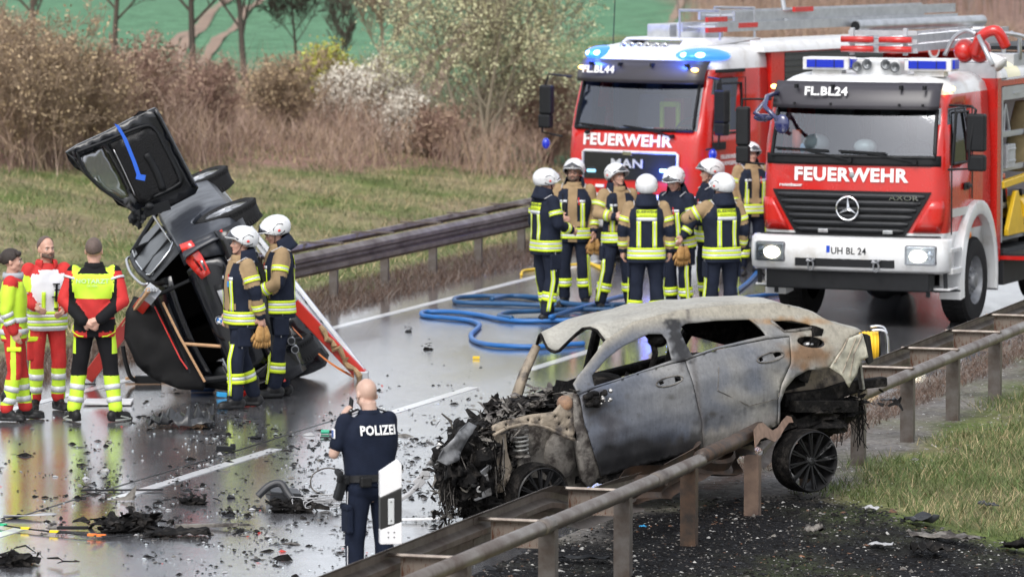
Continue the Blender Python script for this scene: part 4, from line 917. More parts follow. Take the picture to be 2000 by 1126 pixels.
def helmet(root, Hd, spec):
    c = Vector((0, -.012, .168)); rx, ry, rz = .128, .158, .128
    def edge(fr): return np.interp(fr, [-1, -.5, 0, .45, .7, 1], [2.30, 2.18, 2.12, 1.75, 1.52, 1.50])
    def pt(ph, a, q=1.0):
        f = sin(ph); k = 1 + .05*max(0, -f)
        return (c.x + rx*q*sin(a)*cos(ph), c.y + ry*q*k*sin(a)*sin(ph) + .018*max(0, f)*max(0, a-1.2)*3, c.z + rz*q*cos(a))
    n, m = 36, 16
    s = MB(Hd); s.ring([[pt(2*pi*j/n, edge(sin(2*pi*j/n))*i/(m-1)) for j in range(n)] for i in range(m)], closed_ends=False)
    s.build('helmet', helm_w, root, smooth=True, solid=.008)
    e = MB(Hd); pts = [pt(2*pi*j/n, edge(sin(2*pi*j/n)), 1.01) for j in range(n+1)]; e.tube(pts, .006, 6); e.build('helmet_rim', M('grey_rim', (.28, .29, .3), .4), root, smooth=True)
    # raised visor and forehead plate
    v = MB(Hd); rr = []
    for k in range(15):
        ph = radians(90 - 62 + 124*k/14); a1 = edge(sin(ph)) - .03; a0 = a1 - .20 - .42*max(0, 1 - abs(k-7)/4.5); rr.append([pt(ph, a0 + (a1-a0)*t, 1.035) for t in (0, .33, .66, 1)])
    v.ring(rr, closed=False); v.build('visor', helm_k, root, smooth=True, solid=.004)
    r = MB(Hd); pts = []
    for k in range(15):
        ph = radians(90 - 62 + 124*k/14); a1 = edge(sin(ph)) - .03; pts.append(pt(ph, a1 - .20 - .42*max(0, 1 - abs(k-7)/4.5), 1.045))
    r.tube(pts, .0045, 5); r.build('visor_trim', chrome, root)
    b = MB(Hd); b.tube([pt(radians(20), edge(.34)-.06, 1.06)]+[pt(radians(p_), edge(sin(radians(p_))) - .06 + (0), 1.075) for p_ in (40, 60, 90, 120, 140)] + [pt(radians(160), edge(.34)-.06, 1.06)], .009, 6, flat=.5); b.build('face_shield_edge', helm_w, root, smooth=True)
    for sx in (0, 180):
        d = MB(Hd); w = radians(sx); sg = 1 if sx == 0 else -1; fx = lambda dp, a: pt(w - sg*radians(dp)*-1, a, 1.04)
        d.ring([[fx(-26, 1.35), fx(-26, 2.0)], [fx(-8, 1.2), fx(-8, 2.1)], [fx(14, 1.45), fx(14, 2.0)]], closed=False); d.build('side_badge', blackp, root, smooth=True, solid=.006)
        d = MB(Hd); q = pt(w + sg*radians(-4), 1.72, 1.07); d.ell(q, (.008, .016, .012), 8, 6); d.build('badge_dot', M('red_dot', (.6, .03, .02), .4), root)
    k = MB(Hd); rings = []
    for zz, q in ((.06, .80), (.01, .92), (-.05, 1.02), (-.085, 1.12)):
        rings.append([(rx*q*cos(ph)*1.02, c.y - .004 + ry*.86*q*sin(ph), zz - .015*sin(ph)) for ph in (radians(150 + 240*j/18) for j in range(19))])
    k.ring(rings, closed=False); k.build('neck_curtain', navy, root, smooth=True, solid=.006)
    t = MB(Hd); t.tube([(-.082, .02, .12), (-.07, .045, .06), (-.03, .075, .018), (0, .085, .012), (.03, .075, .018), (.07, .045, .06), (.082, .02, .12)], .007, 6, flat=.5); t.build('chin_strap', blackp, root)

def gloves(loc, label, rz=0, s=1.0):
    g = empty('glove_pair', loc, rz, label, 'gloves'); r = random.Random(len(label))
    for k, (dx, a) in enumerate(((-.02, .15), (.03, -.12))):
        m_ = MB(Matrix.Translation((dx, k*.03, 0)) @ Matrix.Rotation(a, 4, 'Y') @ Matrix.Scale(s, 4)); m_.tube([(0, 0, 0), (0, 0, -.05), (.005, 0, -.10), (0, 0, -.15)], [.03, .045, .05, .045], 10, flat=.5)
        for q in range(4): m_.tube([(-.035 + .023*q, 0, -.14), (-.037 + .025*q, .01, -.19), (-.034 + .024*q, .025, -.225 + .01*abs(q-1.5))], [.014, .013, .010], 7)
        m_.tube([(-.04, 0, -.08), (-.065, .01, -.13), (-.062, .02, -.16)], [.018, .015, .011], 7)
        gl_ = m_.build('glove', glove_m, g, smooth=True)
    m_ = MB(); m_.tube([(0, 0, .03), (.01, .01, .0), (0, .015, -.03)], .012, 6); m_.build('clip_strap', blackp, g)
    return g
def hand_world(root, J, s, off=(0, 0, 0)):
    M_ = Matrix.Translation(root.location) @ Matrix.Rotation(root.rotation_euler.z, 4, 'Z') @ Matrix.Scale(root.scale[0], 4)
    return M_ @ (J['wr'+s] + Vector(off))
FG = 'firefighters standing in a group before the fire engines'; FC = 'two firefighters beside the tipped car'
# paramedics
person(28, 822, 88, 1.74, 'dark haired paramedic in lime jacket at the left edge, seen from the side',
       dict(cat='paramedic', hair='long', head=(0, 0, 0), elR=(.22, -.05, 1.15), wrR=(.19, .03, .93), knL=(-.09, .06, .50), anL=(-.11, .10, .10), anR=(.12, -.06, .10), bulk=.95), 'medic_side')
person(93, 803, 18, 1.80, 'paramedic in white vest and red trousers with a short beard, facing the camera',
       dict(cat='paramedic', hair='receding', hairm=hair_g, beard=1, head=(14, 0, 0), elR=(.27, .0, 1.17), wrR=(.17, .20, 1.08), elL=(-.26, -.01, 1.16), wrL=(-.12, .22, 1.04), handR=dict(palm=(-1, 0, 0)), handL=dict(palm=(1, 0, 0), curl=.5), anR=(.13, -.02, .1), anL=(-.12, -.02, .1)), 'medic_front')
person(186, 825, 178, 1.86, 'emergency doctor seen from behind with hands clasped behind the back, lime and red jacket',
       dict(cat='emergency doctor', hair='short', hairm=hair_g, head=(0, 0, 0), elR=(.285, -.07, 1.17), elL=(-.285, -.07, 1.17), wrR=(.075, -.215, 1.0), wrL=(-.075, -.22, .985),
            handR=dict(palm=(0, 1, 0), dir=(-1, -.15, -.35), curl=.45), handL=dict(palm=(0, 1, 0), dir=(1, -.1, -.5), curl=.4), knR=(.15, .02, .5), knL=(-.15, .02, .5), anR=(.20, -.02, .1), anL=(-.20, -.02, .1), toeR=(.6, .8, 0), toeL=(-.5, .85, 0), bulk=1.05, skin=skin), 'notarzt')
# policeman on the phone
p_, J_, H_, U_ = person(724, 1184, -157, 1.73, 'shaven headed policeman in dark blue uniform phoning with his back to the camera',
       dict(cat='policeman', skin=skin_b, head=(8, 30, 6), elL=(-.285, .03, 1.19), wrL=(-.16, .14, 1.42), elR=(.20, .10, 1.18), wrR=(.05, .24, 1.2), shR=(.165, .01, 1.435), handL=dict(palm=(1, 0, 0), dir=(.15, -.15, 1), curl=.5),
            handR=dict(palm=(-1, 0, 0)), knR=(.12, .03, .5), anR=(.14, .0, .1), knL=(-.13, .0, .5), anL=(-.15, -.04, .1), lean=3, bulk=1.07), 'police')
q_ = MB(Matrix.Translation(p_.location) @ Matrix.Rotation(p_.rotation_euler.z, 4, 'Z') @ Matrix.Scale(p_.scale[0], 4)); q_.box(Vector(J_['wrL']) + Vector((.055, -.02, .125)), (.012, .07, .14), rot=(.3, 0, 0)); q_.build('mobile_phone', blackp, bevel=.004)
tag(bpy.data.objects['mobile_phone'], 'black phone held to the policeman\'s ear', 'phone')
# firefighters
def ff(u, v, face, H, label, grp, **k): return person(u, v, face, H, label, k, 'fire', grp)
a = ff(472, 800, -68, 1.84, 'firefighter looking left past the tipped car, holding tan gloves, nearest of the two', FC, elL=(-.265, -.06, 1.17), wrL=(-.24, -.12, .93), anL=(-.12, .10, .1), knL=(-.11, .10, .5), anR=(.10, -.16, .1), knR=(.10, -.03, .5), strip_ang=60, clip=1, toeL=(-.1, 1, 0))
gloves(hand_world(a[0], a[1], 'L', (0, -.02, -.10)), 'tan leather gloves hanging from the hand of the firefighter beside the tipped car', .4, 1.05)
ff(546, 778, -80, 1.88, 'firefighter with head bowed towards the tipped car, standing behind his colleague', FC, head=(5, 22, 0), elL=(-.27, .04, 1.16), wrL=(-.16, .22, 1.06), anL=(-.10, .06, .1), anR=(.11, -.05, .1), strip_ang=70)
ff(1066, 632, 118, 1.86, 'firefighter in all navy jacket with his back half turned, leftmost of the group', FG, sleeves='navy', head=(0, 8, 0), elR=(.27, .02, 1.17), wrR=(.18, .24, 1.09), anR=(.11, -.05, .1), anL=(-.12, .10, .1), strip_ang=20, strip_side=-1)
d = ff(1121, 602, -8, 1.86, 'bearded firefighter with glasses facing the camera and holding gloves', FG, head=(-6, 0, 0), beard=1, glasses=1, elR=(.26, .03, 1.18), wrR=(.12, .23, 1.12), anR=(.12, 0, .1), anL=(-.14, 0, .1))
gloves(hand_world(d[0], d[1], 'L', (0, .03, -.10)), 'tan leather gloves hanging beside the bearded firefighter', 0, .95)
ff(1207, 612, 20, 1.84, 'firefighter with one forearm raised to his chest, standing half behind the one seen from behind', FG, lean=-2, bulk=.98, head=(20, -4, 0), elR=(.29, .03, 1.20), wrR=(.13, .22, 1.17), knR=(.16, .04, .5), anR=(.24, .02, .1), anL=(-.16, 0, .1))
ff(1262, 652, 180, 1.86, 'firefighter with his back squarely to the camera, yellow panel across the shoulders', FG, elR=(.275, -.02, 1.17), elL=(-.275, -.02, 1.17), wrR=(.27, .03, .94), wrL=(-.27, .03, .94), anR=(.15, 0, .1), anL=(-.15, 0, .1), strip_side=-1, strip_ang=10, tancollar=0, bulk=1.05)
g_ = ff(1325, 622, -42, 1.84, 'firefighter in navy sleeves looking down to the left, with orange gloves on his belt', FG, lean=6, sleeves='navy', head=(15, 16, 0), elL=(-.26, .02, 1.17), wrL=(-.2, .15, 1.0), elR=(.25, .02, 1.17), wrR=(.15, .18, 1.02))
gloves(hand_world(g_[0], g_[1], 'L', (0, .0, -.12)), 'orange work gloves hanging between two firefighters', .3, 1.15)
ff(1384, 615, -75, 1.90, 'firefighter in profile, almost hidden behind a colleague with raised elbow', FG, sleeves='navy', head=(0, 0, 0), elL=(-.27, .02, 1.18), wrL=(-.15, .18, 1.08))
ff(1409, 652, -158, 1.88, 'firefighter seen from behind with his left elbow raised to shoulder height', FG, elL=(-.40, .10, 1.30), wrL=(-.30, .32, 1.30), elR=(.27, -.03, 1.17), wrR=(.26, .06, .95), anR=(.12, 0, .1), anL=(-.18, .05, .1), strip_side=-1, strip_ang=15, tancollar=0, bulk=1.04, head=(12, 0, 0))
ff(1466, 540, 22, 1.80, 'firefighter standing alone at the front corner of the second fire engine', 'firefighters near the fire engines', elR=(.26, -.02, 1.17), elL=(-.27, .02, 1.17), wrL=(-.25, .10, .96))
# ------------------------------------------------------------------ fire engines
def glass_mat(name, tint=(.6, .66, .66), fac=.10, rough=.02, dirt=.0):
    m = bpy.data.materials.new(name); m.use_nodes = True; t = m.node_tree; t.nodes.clear(); L = t.links.new
    o = t.nodes.new('ShaderNodeOutputMaterial'); x = t.nodes.new('ShaderNodeMixShader'); a = t.nodes.new('ShaderNodeBsdfTransparent'); g = t.nodes.new('ShaderNodeBsdfGlossy')
    a.inputs[0].default_value = (*tint, 1); g.inputs['Roughness'].default_value = rough; g.inputs[0].default_value = (.9, .93, 1, 1)
    f = t.nodes.new('ShaderNodeFresnel'); f.inputs[0].default_value = 1.5; ad = t.nodes.new('ShaderNodeMath'); ad.operation = 'ADD'; ad.inputs[1].default_value = fac; ad.use_clamp = True
    L(f.outputs[0], ad.inputs[0])
    n = t.nodes.new('ShaderNodeTexNoise'); n.inputs['Scale'].default_value = 35; tc = t.nodes.new('ShaderNodeTexCoord'); L(tc.outputs['Object'], n.inputs[0])
    bp = t.nodes.new('ShaderNodeBump'); bp.inputs['Strength'].default_value = .12; bp.inputs['Distance'].default_value = .003; L(n.outputs[0], bp.inputs['Height']); L(bp.outputs[0], g.inputs['Normal'])
    L(ad.outputs[0], x.inputs[0]); L(a.outputs[0], x.inputs[1]); L(g.outputs[0], x.inputs[2]); L(x.outputs[0], o.inputs[0]); return m
glass = glass_mat('rainy_windscreen_glass', (.60, .68, .70), .09); glass_d = glass_mat('dark_side_glass', (.22, .25, .26), .06); glass_c = glass_mat('clear_lamp_glass', (.85, .88, .9), .08)
inter = M('dark_cab_interior', (.045, .047, .05), .8, var=.3); seat_g = M('grey_seat_cloth', (.11, .115, .125), .85, var=.2); grey_l = M('light_grey_plastic', (.28, .29, .3), .6)
mirror_m = M('mirror_glass', (.6, .65, .7), .04, metal=1); shut = M('roller_shutter_aluminium', (.48, .50, .53), .38, metal=.55, var=.15, vscale=3)
wheel_g = M('grey_wheel_rim', (.30, .31, .33), .42, metal=.5, var=.35, vscale=8); yellow_p = M('yellow_enamel', (.75, .48, .02), .35, var=.15)
steel_w = M('worn_steel', (.35, .36, .38), .35, metal=.8, var=.3)

def ring_front(hw, yf, r, crown, yr, fracs, nf=14):
    pts = []
    for f in fracs: pts.append((-hw, yr + (yf + r - yr)*f))
    for k in range(1, 6): a = pi/2*k/6; pts.append((-hw + r - r*cos(a), yf + r - r*sin(a)))
    for k in range(nf + 1):
        x = (-hw + r) + (2*hw - 2*r)*k/nf; pts.append((x, yf - crown*(1 - (x/(hw - r))**2)))
    for k in range(5, 0, -1): a = pi/2*k/6; pts.append((hw - r + r*cos(a), yf + r - r*sin(a)))
    for f in fracs[::-1]: pts.append((hw, yr + (yf + r - yr)*f))
    return pts
def cab(root, levels, yr, fracs, rule, mats, glass_names, cap_mat_i=1):
    """levels (z, halfwidth, yfront, cornerradius, crown); rule(center) gives a material index or a glass name"""
    rings = [[Vector((x, y, z)) for x, y in ring_front(hw, yf, r, cr, yr, fracs)] for z, hw, yf, r, cr in levels]
    n = len(rings[0]); body = MB(); gl = {k: MB() for k in glass_names}
    for i in range(len(rings)-1):
        for j in range(n):
            k = (j+1) % n; q = [rings[i][j], rings[i][k], rings[i+1][k], rings[i+1][j]]; c = sum(q, Vector())/4; r = rule(c, i, j, n)
            if isinstance(r, str): gl[r].add(q, [(0, 1, 2, 3)])
            elif r is not None: body.use(r).add(q, [(0, 1, 2, 3)])
    body.use(cap_mat_i).add(rings[-1], [tuple(range(n))])
    o = body.build('cab', mats, root, auto=32)
    w = o.modifiers.new('w', 'WELD'); w.merge_threshold = .001; sd = o.modifiers.new('s', 'SOLIDIFY'); sd.thickness = .03; sd.offset = -1
    for k, g in list(gl.items()):
        if k == 'side_window' and g.f:
            for sg in (-1, 1):
                h = MB(); kp = [i for i, f in enumerate(g.f) if g.v[f[0]][0]*sg > 0]
                for i in kp: h.add([g.v[q] for q in g.f[i]], [(0, 1, 2, 3)])
                q = h.build(k, [glass_d], root, smooth=True); w = q.modifiers.new('w', 'WELD'); w.merge_threshold = .001
            continue
        if g.f:
            q = g.build(k, [glass if k == 'windscreen' else glass_d], root, smooth=True); w = q.modifiers.new('w', 'WELD'); w.merge_threshold = .001
    return o
def front_y(levels, x, z):
    zs = [l[0] for l in levels]; f = lambda i: float(np.interp(z, zs, [l[i] for l in levels]))
    hw, yf, r, cr = f(1), f(2), f(3), f(4); return yf - cr*max(0, 1 - (x/(hw-r))**2) if abs(x) < hw - r else yf + r - sqrt(max(0, r*r - (abs(x) - hw + r)**2))
def wheel(root, x, y, z, R_, w, side, steer=0):
    X = Matrix.Translation((x, y, z)) @ Matrix.Rotation(radians(steer), 4, 'Z') @ Matrix.Rotation(radians(90*side), 4, 'Y')
    t = MB(X); h = w/2; t.lathe([(R_*.56, -h*.9), (R_*.80, -h), (R_*.95, -h*.92), (R_, -h*.6), (R_, h*.6), (R_*.95, h*.92), (R_*.80, h), (R_*.56, h*.9)], 40)
    for k in range(44):
        a = 2*pi*k/44
        for q in (-1, 1): t.box((R_*cos(a), R_*sin(a), q*h*.42), (.016, R_*.10, h*.62), rot=(0, 0, a))
    ty = t.build('wheel', rubber, root, auto=40)
    r = MB(X); r.lathe([(R_*.57, h*.92), (R_*.55, h*.75), (R_*.50, h*.35), (R_*.36, h*.30), (R_*.30, h*.62), (R_*.20, h*.66), (R_*.18, h*.95), (R_*.10, h), (0, h)], 32)
    for k in range(10):
        a = 2*pi*k/10; r.cyl((R_*.26*cos(a), R_*.26*sin(a), h*.6), (R_*.26*cos(a), R_*.26*sin(a), h*.76), .016, n=6)
    r.use(1)
    for k in range(8):
        a = 2*pi*(k+.5)/8; r.ell((R_*.43*cos(a), R_*.43*sin(a), h*.34), (.028, .04, .006), 8, 4, rot=(0, 0, a))
    r.build('rim', [wheel_g, blackp], ty, auto=35)
def mirror(root, a, boxes, arm_pts):
    m_ = MB(); m_.tube(arm_pts, .017, 6); m_.build('mirror_arm', blackp, root)
    for (c, d, rz) in boxes:
        b = MB(Matrix.Translation(c) @ Matrix.Rotation(rz, 4, 'Z')); b.box((0, 0, 0), d); ob = b.build('mirror', blackp, root, bevel=.03, seg=3)
        g = MB(Matrix.Translation(c) @ Matrix.Rotation(rz, 4, 'Z')); g.box((0, d[1]/2 + .002, 0), (d[0]*.84, .006, d[2]*.86)); g.build('mirror_glass', mirror_m, ob)
def wiper(root, a, b, pivot, name='wiper'):
    m_ = MB(); m_.bar(a, b, .018, .025); m_.bar(pivot, Vector(a).lerp(Vector(b), .5), .016, .02); m_.cyl(Vector(pivot) + Vector((0, .03, 0)), Vector(pivot) - Vector((0, .03, 0)), .03, n=10); m_.build(name, blackp, root)
def front_text(root, body, h, x, z, y, m, sx=1.0, weight=.02, depth=.012, name='lettering', tilt=0):
    X = Matrix.Translation((x, y, z)) @ Matrix.Rotation(radians(90 + tilt), 4, 'X'); k = h/.72
    m_ = MB(); m_.text(body, k, X, depth, weight, sx); return m_.build(name, m, root)
def wrap_text(root, body, h, x, z, levels, m, sx=1.0, weight=.02, off=.008, name='lettering', depth=.01):
    k = h/.72; V, Fc, w, hh = text_mesh(body, weight, depth/k); m_ = MB(); vs = []
    for q in V:
        xx = x + (q[0] - w/2)*k*sx; zz = z + q[1]*k - h/2; vs.append((xx, front_y(levels, xx, zz) - off - q[2]*k, zz))
    m_.add(vs, Fc); return m_.build(name, m, root)
def seat(root, x, y, z, m):
    m_ = MB(); m_.box((x, y, z), (.5, .5, .16)); m_.box((x, y + .26, z + .40), (.48, .14, .75), rot=(-.12, 0, 0)); m_.box((x, y + .30, z + .86), (.26, .1, .18)); m_.build('seat', m, root, bevel=.05, seg=3)
def steering(root, x, y, z, r=.23):
    m_ = MB(Matrix.Translation((x, y, z)) @ Matrix.Rotation(radians(35), 4, 'X')); m_.tube([(r*cos(2*pi*k/24), r*sin(2*pi*k/24), 0) for k in range(25)], .018, 6); m_.bar((-r, 0, 0), (r, 0, 0), .03, .02); m_.ell((0, 0, -.01), (.07, .07, .03)); m_.bar((0, 0, 0), (0, -.02, -.35), .06); m_.build('steering_wheel', blackp, root)
def ladder(name, mb_, a, b, w, rung, side=(1, 0, 0), rail=(.03, .08)):
    a, b, s = Vector(a), Vector(b), Vector(side).normalized()
    for q in (-1, 1): mb_.bar(a + s*q*w/2, b + s*q*w/2, rail[0], rail[1])
    L = (b-a).length
    for k in range(int(L/rung)): c = a.lerp(b, (k+.5)*rung/L); mb_.cyl(c - s*w/2, c + s*w/2, .016, n=6)

# ---- second fire engine (nearer, right)
T1 = empty('fire_engine', (4.13, 58.95, 0), radians(-22.5), 'nearer red and white fire engine with star badge grille and roof sign FL.BL24', 'fire engine', 'fire engines')
LV = [(.74, 1.12, .12, .16, .04), (1.12, 1.15, .08, .18, .05), (1.18, 1.17, .09, .20, .05), (1.45, 1.19, .09, .22, .06), (1.70, 1.19, .10, .22, .06), (2.0, 1.19, .12, .22, .06), (2.12, 1.19, .13, .20, .07), (2.3, 1.18, .18, .18, .07), (2.5, 1.165, .24, .17, .07), (2.70, 1.15, .31, .17, .07), (2.86, 1.14, .37, .2, .07), (2.97, 1.10, .45, .25, .07), (3.05, 1.00, .56, .3, .07), (3.09, .9, .68, .3, .05)]
def rule1(c, i, j, n):
    x, y, z = c
    front = y < .72 and abs(x) < 1.06
    if 2.08 < z < 2.72 and front and abs(x) < 1.06: return 'windscreen'
    if 2.0 < z < 2.08 + .06 and front: return 2
    if 2.05 < z < 2.62 and abs(x) > 1.1 and .38 < y < 1.0: return 'side_window'
    if z > 2.86: return 1
    if z < 1.15: return 1
    return 0
cab(T1, LV, 2.0, [0, .22, .42, .60, .78, .92, 1.0], rule1, [paint_red, paint_white, blackp], ['windscreen', 'side_window'], 1)
fy = lambda x, z: front_y(LV, x, z)
m_ = MB(); m_.box((0, 1.2, 1.45), (2.2, 1.5, .05)); m_.box((0, 1.93, 2.2), (2.2, .04, 1.5)); m_.build('cab_interior', inter, T1)
m_ = MB(); m_.box((0, .52, 2.0), (2.1, .5, .16)); m_.box((.55, .75, 2.06), (.55, .22, .12)); m_.build('dashboard', inter, T1, bevel=.03)
for x in (-.6, 0, .6): seat(T1, x, 1.3, 1.75, seat_g)
steering(T1, .58, .75, 2.12)
m_ = MB(); m_.ell((-.62, .55, 2.22), (.18, .16, .13), 12, 8); m_.use(1); m_.ell((.02, .55, 2.20), (.15, .13, .10), 12, 8); m_.use(2); m_.box((-.82, .42, 2.25), (.1, .1, .3)); m_.use(3); m_.ell((-.80, .45, 2.17), (.08, .08, .07)); m_.build('items_on_dashboard', [grey_l, helm_w, M('orange_red_plastic', (.7, .12, .06), .5), M('pale_blue_cloth', (.3, .5, .75), .7)], T1, smooth=True)
# dark frame round the windscreen
m_ = MB(); fr = [(-1.05, 2.10), (-1.02, 2.70), (1.02, 2.70), (1.05, 2.10), (-1.05, 2.10)]
P_ = []
for a, b in zip(fr[:-1], fr[1:]):
    for k in range(12): t = k/12; x, z = a[0] + (b[0]-a[0])*t, a[1] + (b[1]-a[1])*t; P_.append((x, fy(x, z) - .006, z))
m_.tube(P_ + [P_[0]], .024, 6); m_.build('windscreen_seal', blackp, T1)
m_ = MB(); m_.ring([[(x, fy(x, z) - .012, z) for x in np.linspace(-1.12, 1.12, 17)] for z in (1.995, 2.03, 2.08, 2.125)], closed=False); m_.build('scuttle_panel', blackp, T1, smooth=True, solid=.012)
# sun visor with call sign
m_ = MB(); m_.ring([[(x, fy(x, 2.74) - d - .03*(1 - (x/1.1)**2), z) for x in np.linspace(-1.07, 1.07, 17)] for z, d in ((2.68, .13), (2.73, .125), (2.80, .10), (2.90, .05), (3.0, -.04))], closed=False); m_.build('sun_visor', M('smoked_visor', (.04, .037, .046), .35, var=.2, vscale=1.5), T1, smooth=True, solid=.02)
for x in (-.75, -.28, .6, .9): 
    m_ = MB(); m_.box((x, fy(0, 2.74) - .08, 2.95), (.03, .09, .05)); m_.box((x, fy(0, 2.74) - .155, 2.74), (.025, .03, .03)); m_.build('visor_bracket', blackp, T1)
front_text(T1, 'FL.BL24', .105, -.34, 2.845, fy(0, 2.74) - .155, letter, sx=1.12, weight=.03, tilt=-12)
wrap_text(T1, 'FEUERWEHR', .16, .0, 1.885, LV, letter, sx=1.10, weight=.035, off=.006)
wrap_text(T1, 'rosenbauer', .042, -.78, 1.745, LV, letter, sx=1.1, weight=.015)
m_ = MB(); m_.ell((.02, fy(0, 1.88) - .02, 1.88), (.035, .02, .035)); m_.build('bonnet_knob', grey_l, T1, smooth=True)
# grille
m_ = MB(); poly = [(-1.02, 1.685), (1.02, 1.685), (.98, 1.60), (.72, 1.17), (.62, 1.06), (-.62, 1.06), (-.72, 1.17), (-.98, 1.60)]
N_ = 24; rows = []
for q in range(9):
    z = 1.06 + (1.685 - 1.06)*q/8; hw = np.interp(z, [1.06, 1.17, 1.60, 1.685], [.62, .72, .98, 1.02]); rows.append([(x, fy(x, z) - .014, z) for x in np.linspace(-hw, hw, N_)])
m_.ring(rows, closed=False); m_.build('grille_panel', blackp, T1, solid=.02)
for q in range(6):
    z = 1.63 - q*.085; hw = np.interp(z, [1.06, 1.17, 1.60, 1.685], [.62, .72, .98, 1.02]) - .05; m_ = MB(); rr = []
    for x in np.linspace(-hw, hw, 20):
        y = fy(x, z) - .03; e = 1 if abs(x) < hw*.97 else .4; rr.append([(x, y - .03*e, z + .024*e), (x, y - .045*e, z), (x, y - .03*e, z - .026*e), (x, y, z - .026), (x, y, z + .024)])
    m_.ring(rr); m_.build('grille_slat', darkgrey, T1, auto=30)
m_ = MB(Matrix.Translation((0, fy(0, 1.49) - .10, 1.475)) @ Matrix.Rotation(pi/2, 4, 'X')); m_.tube([(.142*cos(2*pi*k/32), .142*sin(2*pi*k/32), 0) for k in range(33)], .012, 8)
for k in range(3):
    a = pi/2 + 2*pi*k/3; m_.add([(0, 0, .025), (.14*cos(a), .14*sin(a), 0), (.03*cos(a + .9), .03*sin(a + .9), 0), (.03*cos(a - .9), .03*sin(a - .9), 0), (0, 0, -.015)], [(0, 1, 2), (0, 3, 1), (4, 2, 1), (4, 1, 3), (0, 2, 4), (0, 4, 3)])
m_.build('star_badge', chrome, T1, auto=20)
front_text(T1, 'AXOR', .06, .70, 1.585, fy(.7, 1.6) - .07, chrome, sx=1.6, weight=.01, name='model_badge')
for x in (-.33, .50): m_ = MB(); m_.box((x, fy(x, 1.16) - .06, 1.19), (.13, .03, .05)); m_.build('grille_lamp', lens, T1, bevel=.01)
# red corner panels beside the grille
for sx in (-1, 1):
    m_ = MB(); rows = []
    for z, x0, x1 in ((1.20, .80, 1.12), (1.32, .87, 1.15), (1.48, .96, 1.16), (1.58, 1.02, 1.15)): rows.append([(sx*x, fy(sx*x, z) - .028, z) for x in np.linspace(x0, x1, 6)])
    m_.ring(rows, closed=False); m_.build('corner_panel', paint_red, T1, smooth=True, solid=.03)
# bumper
def bumper(root, z0, z1, hw, yb, m, holes=None, prot=.0, ret=.75):
    rings = []
    for z, e in ((z0, .05), (z0 + .03, 0), ((z0+z1)/2, -.015), (z1 - .03, 0), (z1, .05)):
        pr = ring_front(hw - e*.3, yb + e, .14, .06, yb + ret, [0, .5, 1.0], 16); rings.append([(x, y, z) for x, y in pr])
    m_ = MB(); m_.ring(rings, closed=False); o = m_.build('bumper', m, root, smooth=True, solid=.05); return o
bp_ = bumper(T1, .725, 1.115, 1.24, -.10, paint_white, ret=.35)
m_ = MB(); m_.box((0, .05, .60), (2.1, .25, .25)); m_.box((0, .15, 1.125), (2.25, .35, .05)); m_.build('bumper_valance', blackp, T1, bevel=.02)
def by(x): return -.10 - .06*max(0, 1 - (x/1.1)**2)
m_ = MB(); m_.ring([[(x, by(x) - .024, z) for x in np.linspace(-.64, .64, 12)] for z in (.765, .90)], closed=False); m_.build('bumper_slot', blackp, bp_, solid=.02)
for sx in (-1, 1):
    m_ = MB(Matrix.Translation((sx*.965, by(.96) - .02 + .0, .93)) @ Matrix.Rotation(sx*.10, 4, 'Z')); m_.box((0, 0, 0), (.40, .06, .25)); h_ = m_.build('headlight', M('headlight_housing', (.10, .10, .11), .3), T1, bevel=.03)
    m_ = MB(m_.X); m_.box((0, -.024, 0), (.36, .03, .21)); m_.build('reflector', lens, h_, bevel=.02)
    m_ = MB(m_.X); m_.ell((sx*-.03 + .0, -.042, -.01), (.105, .02, .075), 16, 8); m_.build('bulb', head_on, h_, smooth=True)
    m_ = MB(m_.X); m_.ell((sx*.11, -.04, .0), (.05, .015, .06), 12, 8); m_.build('side_lamp', chrome, h_, smooth=True)
    m_ = MB(m_.X); m_.box((0, -.060, 0), (.38, .008, .23)); m_.build('lamp_glass', glass_c, h_)
    m_ = MB(); m_.box((sx*.86, -.02, .615), (.17, .07, .11)); f_ = m_.build('fog_lamp', darkgrey, T1, bevel=.015); m_ = MB(); m_.box((sx*.86, -.062, .615), (.14, .015, .085)); m_.build('lamp_glass', lens, f_, bevel=.01)
    m_ = MB(); m_.tube([(sx*.42 - .03, -.15, .86), (sx*.42 - .03, -.26, .84), (sx*.42 + .03, -.26, .84), (sx*.42 + .03, -.15, .86)], .018, 8); m_.box((sx*.42, -.16, .86), (.14, .04, .05)); m_.tube([(sx*.42 + .035*cos(a), -.22, .78 + .06*sin(a)) for a in (2*pi*k/12 for k in range(13))], .012, 6); m_.build('tow_eye', steel_w, T1)
m_ = MB(); m_.box((.05, -.185, .965), (.56, .012, .135)); m_.use(1); m_.box((-.205, -.193, .965), (.045, .006, .118)); pl = m_.build('number_plate', [letter, M('plate_blue', (.01, .06, .45), .4)], T1)
front_text(T1, 'UH BL 24', .088, .06, .922, -.194, blackp, sx=.90, weight=.012, depth=.006).parent = pl
